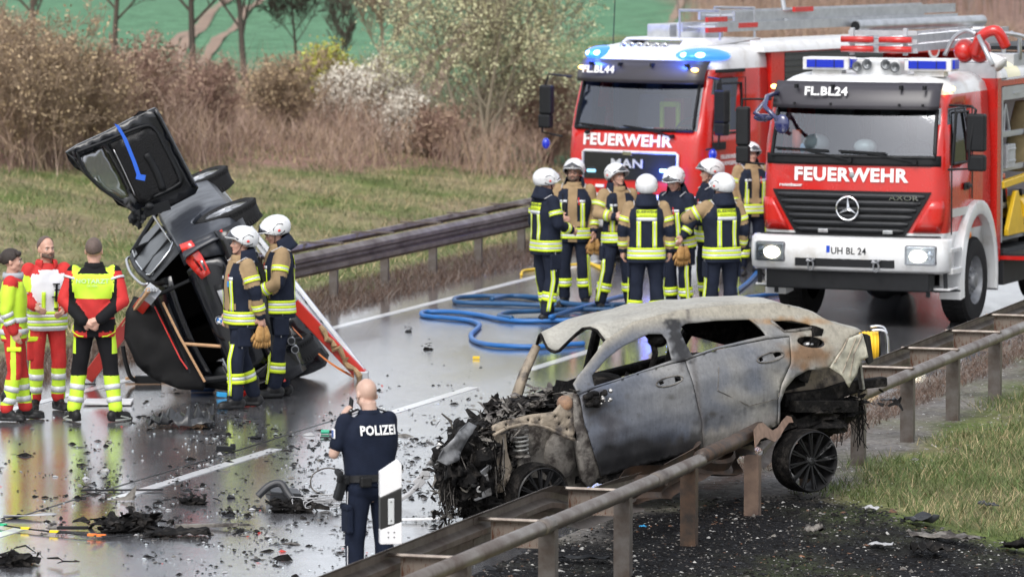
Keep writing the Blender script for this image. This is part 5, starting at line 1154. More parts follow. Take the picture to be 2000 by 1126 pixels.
# steps and arch
for sx in (1, -1):
    m_ = MB(); m_.box((sx*1.13, .32, .98), (.30, .45, .06)); m_.box((sx*1.13, .36, .72), (.30, .42, .08)); m_.box((sx*1.10, .30, .50), (.32, .36, .03)); m_.build('step', paint_white if sx == 1 else paint_white, T1, bevel=.015)
    m_ = MB(); m_.bar((sx*.98, .10, .72), (sx*.98, .12, .40), .05, .02); m_.bar((sx*1.2, .10, .72), (sx*1.2, .14, .48), .05, .02); m_.bar((sx*1.0, .2, .47), (sx*1.24, .45, .47), .2, .02); m_.build('lower_step', darkgrey, T1)
    m_ = MB(); rr = []
    for k in range(19):
        a = radians(-12 + 204*k/18); rr.append([(sx*xx, 1.32 + cos(a)*rad, .55 + sin(a)*rad*1.22) for xx, rad in ((.95, .66), (1.27, .66), (1.29, .70), (1.27, .80), (1.0, .80))])
    m_.ring(rr); m_.build('wheel_arch', paint_white, T1, auto=35)
    wheel(T1, sx*1.06, 1.32, .53, .53, .34, sx, steer=0); wheel(T1, sx*1.02, 4.9, .53, .53, .42, sx)
m_ = MB(); m_.box((0, 1.3, .72), (1.5, 1.9, .5)); m_.box((0, 4.5, .75), (1.0, 5.6, .35)); m_.cyl((-.8, 1.32, .53), (.8, 1.32, .53), .12); m_.cyl((-.8, 4.9, .53), (.8, 4.9, .53), .12); m_.ell((0, 1.32, .5), (.25, .25, .25)); m_.build('chassis', blackp, T1)

# door with its lines, handle and trim
m_ = MB(); m_.tube([(1.205, y, z) for y, z in ((.33, 1.16), (.33, 2.02), (.46, 2.68), (1.15, 2.68), (1.18, 2.0), (1.18, 1.55))], .009, 5); m_.build('door_gap', blackp, T1)
m_ = MB(); m_.box((1.22, 1.0, 1.72), (.04, .16, .04)); m_.box((1.21, .95, 1.72), (.02, .24, .09)); m_.build('door_handle', blackp, T1, bevel=.01)
m_ = MB(); m_.box((1.205, .85, 1.42), (.02, .95, .10)); m_.build('door_stripe', M('grey_door_strip', (.5, .5, .48), .4), T1)
m_ = MB(); m_.tube([(1.195, y, z) for y, z in ((.40, 2.02), (.52, 2.64), (1.0, 2.64), (1.02, 2.02), (.40, 2.02))], .02, 6); m_.build('window_frame', blackp, T1)
m_ = MB(); m_.ell((1.24, .95, 1.12), (.03, .05, .05)); m_.build('side_indicator', M('amber_plastic', (.8, .22, .01), .3, coat=.5), T1, smooth=True)
for (x, y) in ((-1.13, .42), (1.12, .42), (1.13, .56)): m_ = MB(); m_.ell((x, y, 2.93), (.04, .04, .03)); m_.build('marker_lamp', amber_on, T1, smooth=True)
# mirrors
mirror(T1, 0, [((-1.40, .05, 2.45), (.17, .12, .48), .1), ((-1.40, .05, 2.10), (.17, .12, .22), .1)], [(-1.1, .25, 2.78), (-1.42, .08, 2.78), (-1.44, .06, 2.45), (-1.42, .06, 2.0), (-1.15, .15, 1.98)])
mirror(T1, 0, [((1.56, .18, 2.42), (.24, .12, .46), -.1), ((1.57, .18, 2.05), (.22, .12, .20), -.1)], [(1.18, .30, 2.74), (1.50, .16, 2.74), (1.56, .15, 2.70), (1.50, .12, 2.3), (1.48, .14, 1.98), (1.2, .2, 1.96)])
m_ = MB(); m_.tube([(-1.02, .28, 2.86), (-1.08, .02, 2.82), (-1.02, -.22, 2.70), (-.82, -.30, 2.55)], .03, 8); m_.tube([(-1.06, .0, 2.80), (-1.2, -.08, 2.62), (-1.05, -.14, 2.55)], .05, 8, flat=.5); m_.ell((-.78, -.28, 2.50), (.10, .05, .12), 14, 10); m_.ell((-1.12, .0, 2.56), (.13, .07, .05)); m_.build('front_mirror', M('blue_reflection_mirror_housing', (.02, .025, .10), .1, coat=1), T1, smooth=True)  # blue reflection on the dark housing is put into its base colour
wiper(T1, (-1.0, fy(-1, 2.2) - .04, 2.19), (-.30, fy(-.5, 2.2) - .05, 2.17), (.0, fy(0, 2.05) - .05, 2.06)); wiper(T1, (-.15, fy(-.1, 2.2) - .05, 2.17), (.45, fy(.3, 2.2) - .05, 2.15), (.82, fy(.8, 2.05) - .04, 2.05))
# roof lights, horns
for x in (-.52, .80):
    m_ = MB(); m_.box((x, .75, 3.215), (.60, .30, .155)); lb = m_.build('light_bar', paint_white, T1, bevel=.012)
    m_ = MB(); m_.box((x, .59, 3.215), (.48, .02, .095)); m_.build('blue_lens', blue_off, lb); m_ = MB(); m_.box((x + .31, .75, 3.22), (.04, .18, .11)); m_.build('blue_lens', blue_off, lb)
    m_ = MB(); m_.box((x, .75, 3.11), (.38, .18, .08)); m_.build('light_bar_foot', paint_white, lb)
    for q in (-.12, .12): m_ = MB(); m_.box((x + q, .578, 3.215), (.012, .01, .10)); m_.build('lens_divider', M('dark_blue_divider', (.005, .01, .1), .4), lb)
m_ = MB(); m_.box((.13, .90, 3.17), (.58, .5, .22)); hb = m_.build('horn_housing', paint_white, T1, bevel=.06, seg=3)
for x in (-.11, .02, .26, .38):
    m_ = MB(Matrix.Translation((x, .62, 3.18 + (.03 if x in (.02, .26) else 0))) @ Matrix.Rotation(pi/2, 4, 'X')); m_.lathe([(.02, -.2), (.03, -.05), (.065, .02), (.066, .025), (.04, -.01), (.0, -.03)], 16); m_.build('air_horn', M('grey_horn', (.18, .19, .2), .35, metal=.6), hb, smooth=True)
m_ = MB(); m_.tube([(-.2, .6, 3.28), (.55, .6, 3.28)], .010, 6); m_.build('roof_rod', alu, T1)
# superstructure
m_ = MB(); m_.box((0, 2.12, 1.85), (2.44, .06, 2.3)); m_.box((1.2, 2.2, 1.85), (.08, .16, 2.3)); m_.box((-1.21, 4.9, 1.95), (.04, 5.6, 2.1)); m_.box((0, 7.75, 1.95), (2.44, .05, 2.1)); m_.box((1.21, 4.9, 2.93), (.05, 5.6, .07)); m_.box((0, 4.9, 2.93), (2.35, 5.6, .05)); m_.build('body_shell', paint_red, T1)
m_ = MB(); m_.box((0, 4.9, .95), (2.3, 5.5, .05)); m_.box((.2, 4.9, 1.9), (.04, 5.5, 1.9)); m_.build('body_floor', grey_l, T1)
m_ = MB(); 
rr = [[(1.0 + .26*cos(a), y, 3.0 + .20*sin(a)) for a in (pi*.5*k/6 for k in range(7))] + [(1.0, y, 3.0)] for y in (2.2, 7.8)]; m_.ring(rr); m_.use(1)
for y in (2.5, 3.7): m_.ring([[(1.0 + .263*cos(a), yy, 3.0 + .203*sin(a)) for a in (pi*.5*k/6 for k in range(7))] + [(1.0, yy, 3.0)] for yy in (y, y + .55)])
m_.build('roof_rail', [paint_white, M('pale_yellow_lamp_panel', (.85, .80, .55), .3)], T1, auto=40)
for y in (2.36, 3.62, 4.9, 6.2):
    m_ = MB(); m_.box((1.20, y, 1.9), (.07, .05, 1.95)); m_.build('shutter_guide', shut, T1)
for k, y in enumerate((2.98, 4.25, 5.55)):
    m_ = MB(); m_.box((1.19, y, 2.80), (.08, 1.18, .17)); m_.bar((1.24, y - .15, 2.79), (1.24, y + .15, 2.79), .02); m_.build('shutter_box', shut, T1)
    m_ = MB()
    for z in (1.35, 1.82, 2.25): m_.box((.72, y, z), (.85, 1.16, .035)); m_.box((1.14, y, z + .03), (.03, 1.16, .05))
    m_.build('shelf', shut, T1)
m_ = MB(); m_.box((1.1, 3.0, .62), (.35, 1.4, .45)); m_.build('side_skirt', darkgrey, T1); m_ = MB(); m_.box((1.2, 5.9, .62), (.1, 1.8, .45)); m_.build('side_skirt', darkgrey, T1)
m_ = MB(); m_.box((1.42, 3.1, .775), (.45, 1.6, .04)); m_.use(1); m_.box((1.44, 3.1, .74), (.47, 1.62, .05)); m_.build('fold_down_step', [darkgrey, paint_red], T1)
# equipment in the open compartment
rs_ = random.Random(5)
def gear(name, label, cat, fn, loc, mats, smooth=False, bevel=.01):
    M1 = Matrix.Translation(T1.location) @ Matrix.Rotation(T1.rotation_euler.z, 4, 'Z'); wl = M1 @ Vector(loc); m_ = MB(); fn(m_); o = m_.build(name, mats, None, smooth=smooth, bevel=bevel); o.location = wl; o.rotation_euler = (0, 0, T1.rotation_euler.z); tag(o, label, cat)
    return o
def crate(mm, a=.4, b=.35, h=.3):
    for q in (-1, 1): mm.box((q*a/2, 0, h/2), (.02, b, h)); mm.box((0, q*b/2, h/2), (a, .02, h))
    mm.box((0, 0, .01), (a, b, .02)); mm.box((a/2 + .012, 0, h*.8), (.012, b, .03)); mm.box((a/2 + .012, 0, h*.3), (.012, b, .03))
gear('equipment_crate', 'grey crate on the middle shelf of the open compartment of the nearer fire engine', 'crate', lambda m: crate(m), (1.0, 2.85, 1.84), [alumatt])
gear('cutting_tool', 'yellow triangular rescue tool bracket at the open compartment bottom', 'rescue tool', lambda m: (m.prism([(-.35, 0), (.42, 0), (.1, .55), (.0, .55), (-.35, .08)], .06, frame((0, 0, 0), (0, 1, 0), (0, 0, 1))), m.bar((.0, -.5, .65), (.0, .7, .7), .09, .09)), (1.22, 2.85, 1.0), [yellow_p])
gear('power_unit', 'yellow and black hydraulic unit beside the triangular bracket', 'hydraulic unit', lambda m: (m.tube([(0, -.2, .3), (0, .2, .3)], .19, 20), m.use(1), m.tube([(.02, -.1, .3 + .2), (.06, 0, .55), (.05, .15, .2), (.05, .3, .1)], .025, 8), m.box((-.1, 0, .1), (.3, .5, .2))), (1.12, 3.35, .98), [yellow_p, blackp], smooth=False)
gear('rescue_shears', 'red hydraulic shears hanging in the open compartment of the nearer fire engine', 'rescue shears', lambda m: (m.box((0, 0, .25), (.12, .2, .22)), m.tube([(0, 0, .3), (.04, .1, .15), (.03, .12, .02)], .05, 8), m.use(1), m.tube([(.05, -.05, .3), (.07, 0, .1), (.05, .12, .0)], .03, 8), m.box((.03, -.1, .1), (.08, .1, .16))), (1.08, 2.72, 1.42), [paint_red, blackp])
gear('hose_bundle', 'yellow hose loops hanging below the lower shelf in the compartment', 'hose', lambda m: [m.tube([(0, y, .3), (.03, y + .03, .05), (0, y + .07, .3)], .02, 6) for y in (-.15, .0, .12)], (1.18, 2.95, 1.12), [hosey])
gear('wedge_rack', 'grey triangular rack on the top shelf of the open compartment', 'rack', lambda m: (m.bar((0, -.25, .02), (0, .05, .38), .04, .04), m.bar((0, .05, .38), (0, .25, .02), .04, .04), m.bar((0, -.25, .02), (0, .25, .02), .04, .04), m.bar((0, 0, .02), (0, .05, .36), .03), m.bar((-.3, -.2, .02), (-.3, .05, .36), .04)), (1.1, 2.85, 2.27), [alumatt])
gear('blue_box', 'small blue box on the middle shelf behind the grey crate', 'box', lambda m: m.box((0, 0, .2), (.25, .3, .4)), (.72, 2.80, 1.84), [M('blue_box_plastic', (.04, .2, .5), .5)])
gear('jacket', 'beige jacket hanging in the rear open compartment of the nearer fire engine', 'jacket', lambda m: m.tube([(0, 0, .9), (.02, .03, .6), (.0, -.02, .2), (0, 0, 0)], [.1, .2, .24, .2], 10, flat=.6), (1.05, 3.85, 1.75), [M('beige_jacket_cloth', (.5, .40, .22), .8, var=.3)], smooth=True)
# roof load of the nearer fire engine
m_ = MB(); m_.box((.1, 2.4, 3.08), (2.2, .5, .22)); m_.build('equipment_tray', alumatt, T1, bevel=.01)
L1 = empty('roof_ladder', T1.location + Vector((0, 0, 3.3)), T1.rotation_euler.z, 'silver ladder sections with red tips on the roof of the nearer fire engine', 'ladder', 'ladders on the fire engine roofs')
for k in range(2):
    m_ = MB(); ladder('l', m_, (-.05, 1.5, .07 + .12*k), (-.05, 6.0, .07 + .12*k), .5, .3, rail=(.035, .09)); m_.build('ladder_section', alu, L1)
    for q in (-1, 1): m_ = MB(); m_.cyl((-.05 + q*.25 - .3, 1.45, .07 + .12*k), (-.05 + q*.25 + .12, 1.45, .07 + .12*k), .04, n=10); m_.build('red_tip', paint_red, L1, smooth=True)
m_ = MB(); 
for z in (.05, .16, .27): m_.box((-.1, 1.60, z), (.9, .05, .06))
m_.box((.2, 1.58, .16), (.05, .06, .34)); m_.box((-.5, 1.58, .16), (.05, .06, .34)); m_.build('ladder_cradle', alumatt, L1)
mo = empty('water_monitor', T1.location + Vector((0, 0, 3.2)), T1.rotation_euler.z, 'red water monitor with silver handlebars on the roof of the nearer fire engine', 'water monitor')
for (x, z) in ((.78, .14), (.98, .14)): m_ = MB(); m_.ell((x, 2.2, z), (.14, .16, .15), 16, 10); m_.build('red_pipe_bend', paint_red, mo, smooth=True)
m_ = MB(); m_.tube(smooth_path([(.95, 2.1, .1), (1.05, 2.0, .32), (1.25, 2.0, .40), (1.35, 2.1, .20)]), .07, 10); m_.build('red_nozzle_pipe', paint_red, mo, smooth=True)
m_ = MB(); m_.tube(smooth_path([(.55, 2.1, .08), (.68, 2.05, .30), (.85, 2.0, .40), (1.0, 1.95, .36)]), .028, 8); m_.tube(smooth_path([(1.15, 1.95, .38), (1.5, 2.2, .34), (1.75, 2.4, .18), (1.95, 2.5, .06)]), .026, 8); m_.tube([(1.05, 1.9, .34), (1.3, 1.7, -.02)], .03, 8); m_.build('handlebar', alu, mo, smooth=True)
m_ = MB(); m_.tube([(1.20, 1.85, .10), (1.38, 1.8, -.02)], [.05, .10], 12); m_.build('nozzle_cone', M('white_nozzle', (.7, .7, .7), .4), mo, smooth=True)
m_ = MB(); m_.box((1.55, 3.2, .08), (.01, .01, .01)); m_.box((.85, 3.4, -.05), (.7, .9, .22)); m_.use(1); m_.box((.85, 2.94, -.05), (.5, .02, .12)); bx_ = m_.build('roof_box', [alumatt, letter], T1, bevel=.01); bx_.location = (0, 0, 3.22)
m_ = MB(); 
for k in range(4): m_.bar((.66 + .1*k, 2.92, 3.10), (.74 + .1*k, 2.92, 3.24), .05, .008)
m_.build('hazard_stripe', paint_red, T1)
m_ = MB(); m_.tube([(1.05, 3.0, 3.2), (1.05, 3.0, 3.48), (1.12, 3.1, 3.54), (1.20, 3.2, 3.48), (1.20, 3.2, 3.2)], .03, 8); m_.build('roof_handrail', alu, T1, smooth=True)
m_ = MB(); m_.box((.9, 5.0, 3.34), (.8, 3.2, .05)); m_.build('roof_grating', blackp, T1)

# ---- first fire engine (farther, left), light blue beacons on
T2 = empty('fire_engine', (1.71, 68.9, 0), radians(-36), 'farther red and white fire engine with lit blue beacons and roof sign FL.BL44', 'fire engine', 'fire engines')
LW = [(.62, 1.15, .05, .2, .06), (1.0, 1.2, .0, .25, .08), (1.06, 1.2, .0, .25, .08), (1.3, 1.2, .0, .25, .08), (1.62, 1.2, .01, .25, .08), (1.78, 1.2, .03, .25, .08), (1.93, 1.2, .05, .25, .09), (2.2, 1.19, .12, .24, .10), (2.45, 1.18, .20, .24, .10), (2.68, 1.17, .28, .24, .10), (2.80, 1.16, .34, .26, .10), (2.93, 1.15, .42, .28, .10), (3.03, 1.12, .52, .32, .1), (3.10, 1.05, .66, .35, .08), (3.13, .95, .8, .35, .05)]
def rule2(c, i, j, n):
    x, y, z = c; front = y < .72 and abs(x) < 1.07
    if 1.93 < z < 2.66 and front: return 'windscreen'
    if 1.95 < z < 2.6 and abs(x) > 1.1 and .38 < y < 1.02: return 'side_window'
    if z > 2.86: return 1
    if z < 1.02: return 1
    return 0
cab(T2, LW, 1.75, [0, .22, .46, .62, .78, .92, 1.0], rule2, [paint_red, paint_white, blackp], ['windscreen', 'side_window'], 1)
fy2 = lambda x, z: front_y(LW, x, z)
m_ = MB(); m_.box((0, 1.0, 1.4), (2.2, 1.4, .05)); m_.box((0, 1.68, 2.1), (2.2, .04, 1.4)); m_.box((-1.0, 1.3, 2.1), (.1, .5, 1.3)); m_.build('cab_interior', inter, T2)
m_ = MB(); m_.box((0, .38, 1.83), (2.1, .5, .16)); m_.build('dashboard', inter, T2, bevel=.03)
for x in (-.6, .65): seat(T2, x, 1.15, 1.6, seat_g if x < 0 else M('pale_seat_cover', (.30, .32, .35), .8))
steering(T2, .62, .62, 1.98)
m_ = MB(); m_.box((.05, 1.1, 2.12), (.34, .2, .45)); m_.use(1); m_.box((.0, .98, 2.26), (.32, .03, .07)); m_.box((-.14, .98, 2.1), (.06, .03, .36)); m_.box((.14, .98, 2.1), (.06, .03, .36)); m_.build('hanging_vest', [M('dark_red_vest', (.25, .03, .03), .8), yel], T2)
m_ = MB(); m_.box((-.18, .25, 1.935), (.42, .25, .03)); m_.use(1); m_.box((.12, .25, 1.935), (.18, .24, .03)); m_.use(2); m_.box((.36, .22, 1.94), (.2, .1, .05)); m_.build('papers_on_dashboard', [M('blue_folder', (.08, .2, .55), .5), letter, paint_red], T2)
m_ = MB(); fr = [(-1.02, 1.94), (-1.0, 2.64), (1.0, 2.64), (1.02, 1.94), (-1.02, 1.94)]; P_ = []
for a, b in zip(fr[:-1], fr[1:]):
    for k in range(12): t = k/12; x, z = a[0] + (b[0]-a[0])*t, a[1] + (b[1]-a[1])*t; P_.append((x, fy2(x, z) - .006, z))
m_.tube(P_ + [P_[0]], .026, 6); m_.build('windscreen_seal', blackp, T2)
m_ = MB(); m_.ring([[(x, fy2(x, 2.70) - d - .04*(1 - (x/1.1)**2), z) for x in np.linspace(-1.10, 1.10, 17)] for z, d in ((2.60, .15), (2.66, .145), (2.74, .12), (2.82, .07), (2.92, -.02))], closed=False); m_.build('sun_visor', M('smoked_visor', (.05, .05, .06), .12), T2, smooth=True, solid=.02)
for x in (-.8, -.25, .3, .85): m_ = MB(); m_.box((x, fy2(x, 2.7) - .12, 2.86), (.03, .09, .05)); m_.build('visor_bracket', blackp, T2)
for x in (-.98, .98): m_ = MB(); m_.ell((x, fy2(.9, 2.7) - .13, 2.80), (.06, .03, .03)); m_.build('marker_lamp', amber_on, T2, smooth=True)
front_text(T2, 'FL.BL44', .105, -.60, 2.735, fy2(0, 2.70) - .165, letter, sx=1.12, weight=.03, tilt=-14)
wrap_text(T2, 'FEUERWEHR', .165, -.06, 1.79, LW, letter, sx=1.13, weight=.035, off=.006)
m_ = MB(); m_.ring([[(x, fy2(x, z) - .012, z) for x in np.linspace(-.80, .80, 12)] for z in (1.22, 1.4, 1.60)], closed=False); gp = m_.build('grille_panel', M('gloss_black_grille', (.012, .014, .018), .12, coat=.6), T2, solid=.02)
for z in (1.28, 1.33, 1.38): m_ = MB(); m_.bar((-.72, fy2(-.72, z) - .03, z), (.72, fy2(.72, z) - .03, z), .015, .02); m_.build('grille_slat', darkgrey, gp)
m_ = MB(); m_.tube([(x, fy2(x, 1.61) - .025, z) for x, z in [(-.82, 1.22), (-.82, 1.60)] + [(x, 1.62) for x in np.linspace(-.78, .78, 9)] + [(.82, 1.60), (.82, 1.22)]], .022, 8); m_.build('grille_surround', paint_white, T2, smooth=True)
wrap_text(T2, 'MAN', .125, .0, 1.46, LW, M('badge_silver', (.55, .56, .58), .35, metal=.4), sx=1.45, weight=.02, off=.045, name='maker_badge')
m_ = MB(); m_.box((0, fy2(0, 1.6) - .03, 1.60), (.16, .03, .07)); m_.build('grille_emblem', chrome, T2, bevel=.01)
for x, on in ((-.65, 0), (.62, 1)):
    m_ = MB(); m_.box((x, fy2(x, 1.3) - .03, 1.33 if not on else 1.37), (.15, .03, .045)); m_.build('front_strobe', blue_hot if on else M('pale_strobe_lens', (.3, .6, .7), .2, emit=(.3, .7, 1), estr=.5), T2, bevel=.01)
m_ = MB(); m_.box((-.50, fy2(-.5, 1.1) - .02, 1.12), (.14, .02, .04)); m_.build('small_plate', letter, T2)
bp2 = bumper(T2, .55, 1.0, 1.25, -.12, paint_white, ret=.5)
m_ = MB(); m_.box((-.62, -.20, .86), (.26, .06, .16)); m_.box((.9, -.13, .86), (.26, .06, .16)); m_.build('bumper_lamp', blackp, T2, bevel=.03)
m_ = MB(); m_.box((0, -.215, .74), (.54, .012, .13)); m_.use(1); m_.box((-.24, -.222, .74), (.045, .006, .115)); m_.build('number_plate', [letter, bpy.data.materials['plate_blue']], T2)
m_ = MB(); m_.box((0, .8, .72), (1.7, 1.8, .5)); m_.box((0, 4.5, .8), (1.0, 6, .4)); m_.box((0, .02, .45), (2.2, .2, .18)); m_.build('chassis', blackp, T2)
for sx in (-1, 1): wheel(T2, sx*1.05, 1.30, .52, .52, .34, sx); wheel(T2, sx*1.02, 5.2, .52, .52, .42, sx)
m_ = MB(); rr = []
for k in range(15):
    a = radians(0 + 180*k/14); rr.append([(xx, 1.32 + cos(a)*rad, .55 + sin(a)*rad) for xx, rad in ((1.0, .62), (1.26, .62), (1.26, .72), (1.0, .72))])
m_.ring(rr); m_.build('wheel_arch', paint_white, T2, auto=35)
m_ = MB(); m_.tube([(1.205, y, z) for y, z in ((.28, 1.0), (.28, 1.9), (.44, 2.68), (1.12, 2.68), (1.14, 1.3))], .009, 5); m_.build('door_gap', blackp, T2)
m_ = MB(); m_.tube([(1.20, y, z) for y, z in ((.36, 1.90), (.48, 2.60), (1.02, 2.60), (1.04, 1.90), (.36, 1.90))], .022, 6); m_.build('window_frame', blackp, T2)
m_ = MB(); m_.box((1.19, .75, 2.78), (.03, .75, .05)); m_.box((1.22, .42, 1.72), (.04, .32, .11)); m_.build('door_trim', blackp, T2, bevel=.01)
for k, bd in enumerate(('FEUERWEHR', 'BAD LANGENSALZA')):
    X = Matrix.Translation((1.212, .72, 1.53 - .09*k)) @ Matrix.Rotation(pi/2, 4, 'Z') @ Matrix.Rotation(pi/2, 4, 'X'); m_ = MB(); m_.text(bd, .085, X, .006, .01); m_.build('door_lettering', letter, T2)
mirror(T2, 0, [((-1.42, -.10, 2.33), (.20, .13, .42), .15), ((-1.44, -.10, 2.02), (.20, .13, .20), .15)], [(-1.12, .1, 2.66), (-1.38, -.1, 2.70), (-1.46, -.1, 2.5), (-1.5, -.1, 1.86), (-1.2, -.02, 1.8)])
mirror(T2, 0, [((1.48, .10, 2.30), (.22, .13, .46), -.15), ((1.48, .10, 1.98), (.2, .13, .18), -.15)], [(1.18, .2, 2.70), (1.45, .1, 2.68), (1.48, .1, 2.4), (1.42, .1, 1.72), (1.2, .12, 1.68)])
for p in ((-1.42, -.12, 1.70), (1.36, .05, 1.62)): m_ = MB(); m_.ell(p, (.06, .06, .08)); m_.build('side_beacon', blue_off, T2, smooth=True)
wiper(T2, (-.95, fy2(-.9, 2.02) - .04, 2.0), (-.25, fy2(-.2, 2.02) - .05, 1.96), (-.75, fy2(-.7, 1.88) - .04, 1.88)); wiper(T2, (-.1, fy2(0, 2.02) - .05, 1.99), (.55, fy2(.5, 2.02) - .05, 1.93), (.72, fy2(.7, 1.88) - .04, 1.86))
for (x0, x1) in ((-1.16, -.72), (.35, 1.20)):
    xc = (x0 + x1)/2; w = (x1 - x0)/2; m_ = MB(); m_.ell((xc, .66, 2.985), (w, .36, .115), 24, 12); bc = m_.build('beacon', blue_on, T2, smooth=True)
    m_ = MB(); m_.ell((xc + w*.35, .40, 3.0), (w*.22, .10, .045), 12, 8); m_.ell((xc - w*.25, .38, 3.0), (w*.16, .10, .04), 12, 8); m_.build('beacon_core', blue_hot, bc, smooth=True)
m_ = MB(); m_.ring([[(x, y, 3.10 + h) for x, y, h in ((-.72, .62, -.06), (-.70, .9, .10), (.30, .9, .10), (.34, .62, -.06))], [(x, 1.9, 3.2) for x in (-.9, -.85, .9, .95)]], closed=False); m_.build('roof_spoiler', paint_white, T2, smooth=True, solid=.04)
for x in (-.55, -.42, -.28, -.15, .02, .16):
    m_ = MB(Matrix.Translation((x, .60, 3.10)) @ Matrix.Rotation(pi/2, 4, 'X')); m_.lathe([(.02, -.2), (.03, -.05), (.06, .02), (.062, .025), (.03, .0)], 12); m_.build('air_horn', chrome, T2, smooth=True)
# body of the farther engine
m_ = MB(); m_.box((0, 1.95, 1.95), (2.44, .35, 2.3)); m_.box((1.2, 7.3, 1.95), (.06, .6, 2.3)); m_.box((-1.21, 4.8, 1.95), (.04, 5.6, 2.2)); m_.box((0, 7.6, 1.95), (2.44, .05, 2.2)); m_.box((1.19, 6.2, 3.02), (.06, 2.3, .25)); m_.build('body_shell', paint_red, T2)
m_ = MB(); m_.box((1.19, 3.5, 2.0), (.05, 2.7, 2.0)); m_.use(1)
for z in np.arange(1.1, 3.0, .085): m_.box((1.222, 3.5, z), (.012, 2.7, .012))
m_.build('side_shutter', [M('dark_glossy_panel', (.03, .035, .045), .15, coat=.5), darkgrey], T2)
m_ = MB(); m_.ring([[(1.0 + .25*cos(a), y, 3.02 + .17*sin(a)) for a in (pi*.5*k/6 for k in range(7))] + [(1.0, y, 3.02)] for y in (1.55, 4.9)]); m_.box((0, 4.8, 3.06), (2.1, 5.6, .06)); m_.build('roof_rail', paint_white, T2, auto=40)
m_ = MB(); m_.cyl((1.215, 6.3, 2.95), (1.235, 6.3, 2.95), .16, n=24); m_.use(1); m_.cyl((1.22, 6.3, 2.95), (1.24, 6.3, 2.95), .12, n=24); m_.build('round_emblem', [letter, paint_red], T2)
m_ = MB(); m_.box((1.1, 7.75, 2.95), (.3, .25, .18)); m_.build('rear_beacon', blue_off, T2, bevel=.03); m_ = MB(); m_.box((1.1, 7.75, 3.14), (.3, .25, .2)); m_.build('rear_beacon_cap', paint_white, T2, bevel=.03)
L2 = empty('roof_ladder', T2.location + Vector((0, 0, 3.3)), T2.rotation_euler.z, 'long silver extension ladder on the roof of the farther fire engine', 'ladder', 'ladders on the fire engine roofs')
for k, (x, y0, y1) in enumerate(((.55, .9, 7.6), (.45, 1.5, 7.7))):
    m_ = MB(); ladder('l', m_, (x, y0, .08 + .15*k), (x, y1, .08 + .15*k), .6, .3, rail=(.04, .13)); m_.build('ladder_section', alu, L2)
m_ = MB(); m_.tube([(.95, 4.5, .02), (.95, 8.2, .02)], .09, 14); m_.use(1); m_.tube([(.95, 4.48, .02), (.95, 4.56, .02)], .075, 14); m_.build('storage_tube', [alu, blackp], L2, auto=40)
m_ = MB()
for q in (-1, 1):
    m_.tube([(.5 + q*.35, 1.0, -.1), (.5 + q*.35, 1.0, .32), (.5 - q*.35, 1.0, .32)], .02, 6); m_.tube([(.5 + q*.35, 1.9, -.1), (.5 + q*.35, 1.9, .34), (.5 - q*.35, 1.9, .34)], .02, 6)
m_.build('ladder_frame', alu, L2)
for (y, z) in ((.9, .05), (.9, .2), (1.7, .1), (3.2, .3)): m_ = MB(); m_.box((.85, y, z), (.05, .5, .07)); m_.build('red_marker', paint_red, L2)
m_ = MB(); m_.box((.1, 1.6, .02), (.5, .5, .22)); m_.box((-.5, 1.8, .0), (.4, .8, .2)); m_.build('roof_container', alumatt, L2, bevel=.02)
m_ = MB(); m_.tube([(.3, 3.6, .2), (.05, 3.6, 1.4)], .035, 8); m_.tube([(.1, 3.6, 1.2), (.3, 3.6, 1.35)], .03, 6); m_.build('light_mast', alu, T2).location = (0, 0, 3.2)
m_ = MB(); m_.tube([(-.95, .9, 3.1), (-.93, .95, 4.3)], .008, 5); m_.build('aerial', blackp, T2)

for (x, y, z, e) in ((.62, -.25, 1.30, 14), (-.9, .2, 3.05, 16), (.75, .1, 3.05, 16)):     # light thrown by the lit beacons
    lo = bpy.data.objects.new('beacon_light', bpy.data.lights.new('beacon_light', 'POINT')); COL.objects.link(lo); lo.parent = T2; lo.location = (x, y, z); lo.data.energy = e; lo.data.color = (.05, .15, 1); lo.data.shadow_soft_size = .08
# ------------------------------------------------------------------ the burnt out car lying on the guardrail
from mathutils.geometry import delaunay_2d_cdt
WF = Vector((-.829, -.559, 0)); WL = Vector((.559, -.829, 0)); W0 = Vector((.19, 40.7, 0))     # heading, left side, foot of the front wheel
def plane_hit(u, v, off):
    d = ray(u, v); o = Vector((0, 0, CH)); p0 = W0 + WL*off; k = (p0 - o).dot(WL)/d.dot(WL); return o + d*k
def tumble(hr): return float(np.interp(hr, [-.3, -.05, .12, .38, .62, .74, .95, 1.15, 1.3], [-.02, -.02, .03, .05, .02, -.03, -.17, -.30, -.42]))
def S3(u, v, off=0.0):
    o = 0.0
    for _ in range(4):
        q = plane_hit(u, v, off + o); s = -(q - W0).dot(WF); o = tumble(q.z - (.37 + .13*(s - .7)))
    return plane_hit(u, v, off + o)
def in_poly(x, y, poly):
    c = False; j = len(poly) - 1
    for i in range(len(poly)):
        if (poly[i][1] > y) != (poly[j][1] > y) and x < (poly[j][0]-poly[i][0])*(y-poly[i][1])/(poly[j][1]-poly[i][1]) + poly[i][0]: c = not c
        j = i
    return c
def dense(poly, step):
    out = []
    for i in range(len(poly)):
        a, b = Vector(poly[i]), Vector(poly[(i+1) % len(poly)]); n = max(1, int((b-a).length/step))
        out += [tuple(a.lerp(b, k/n)) for k in range(n)]
    return out
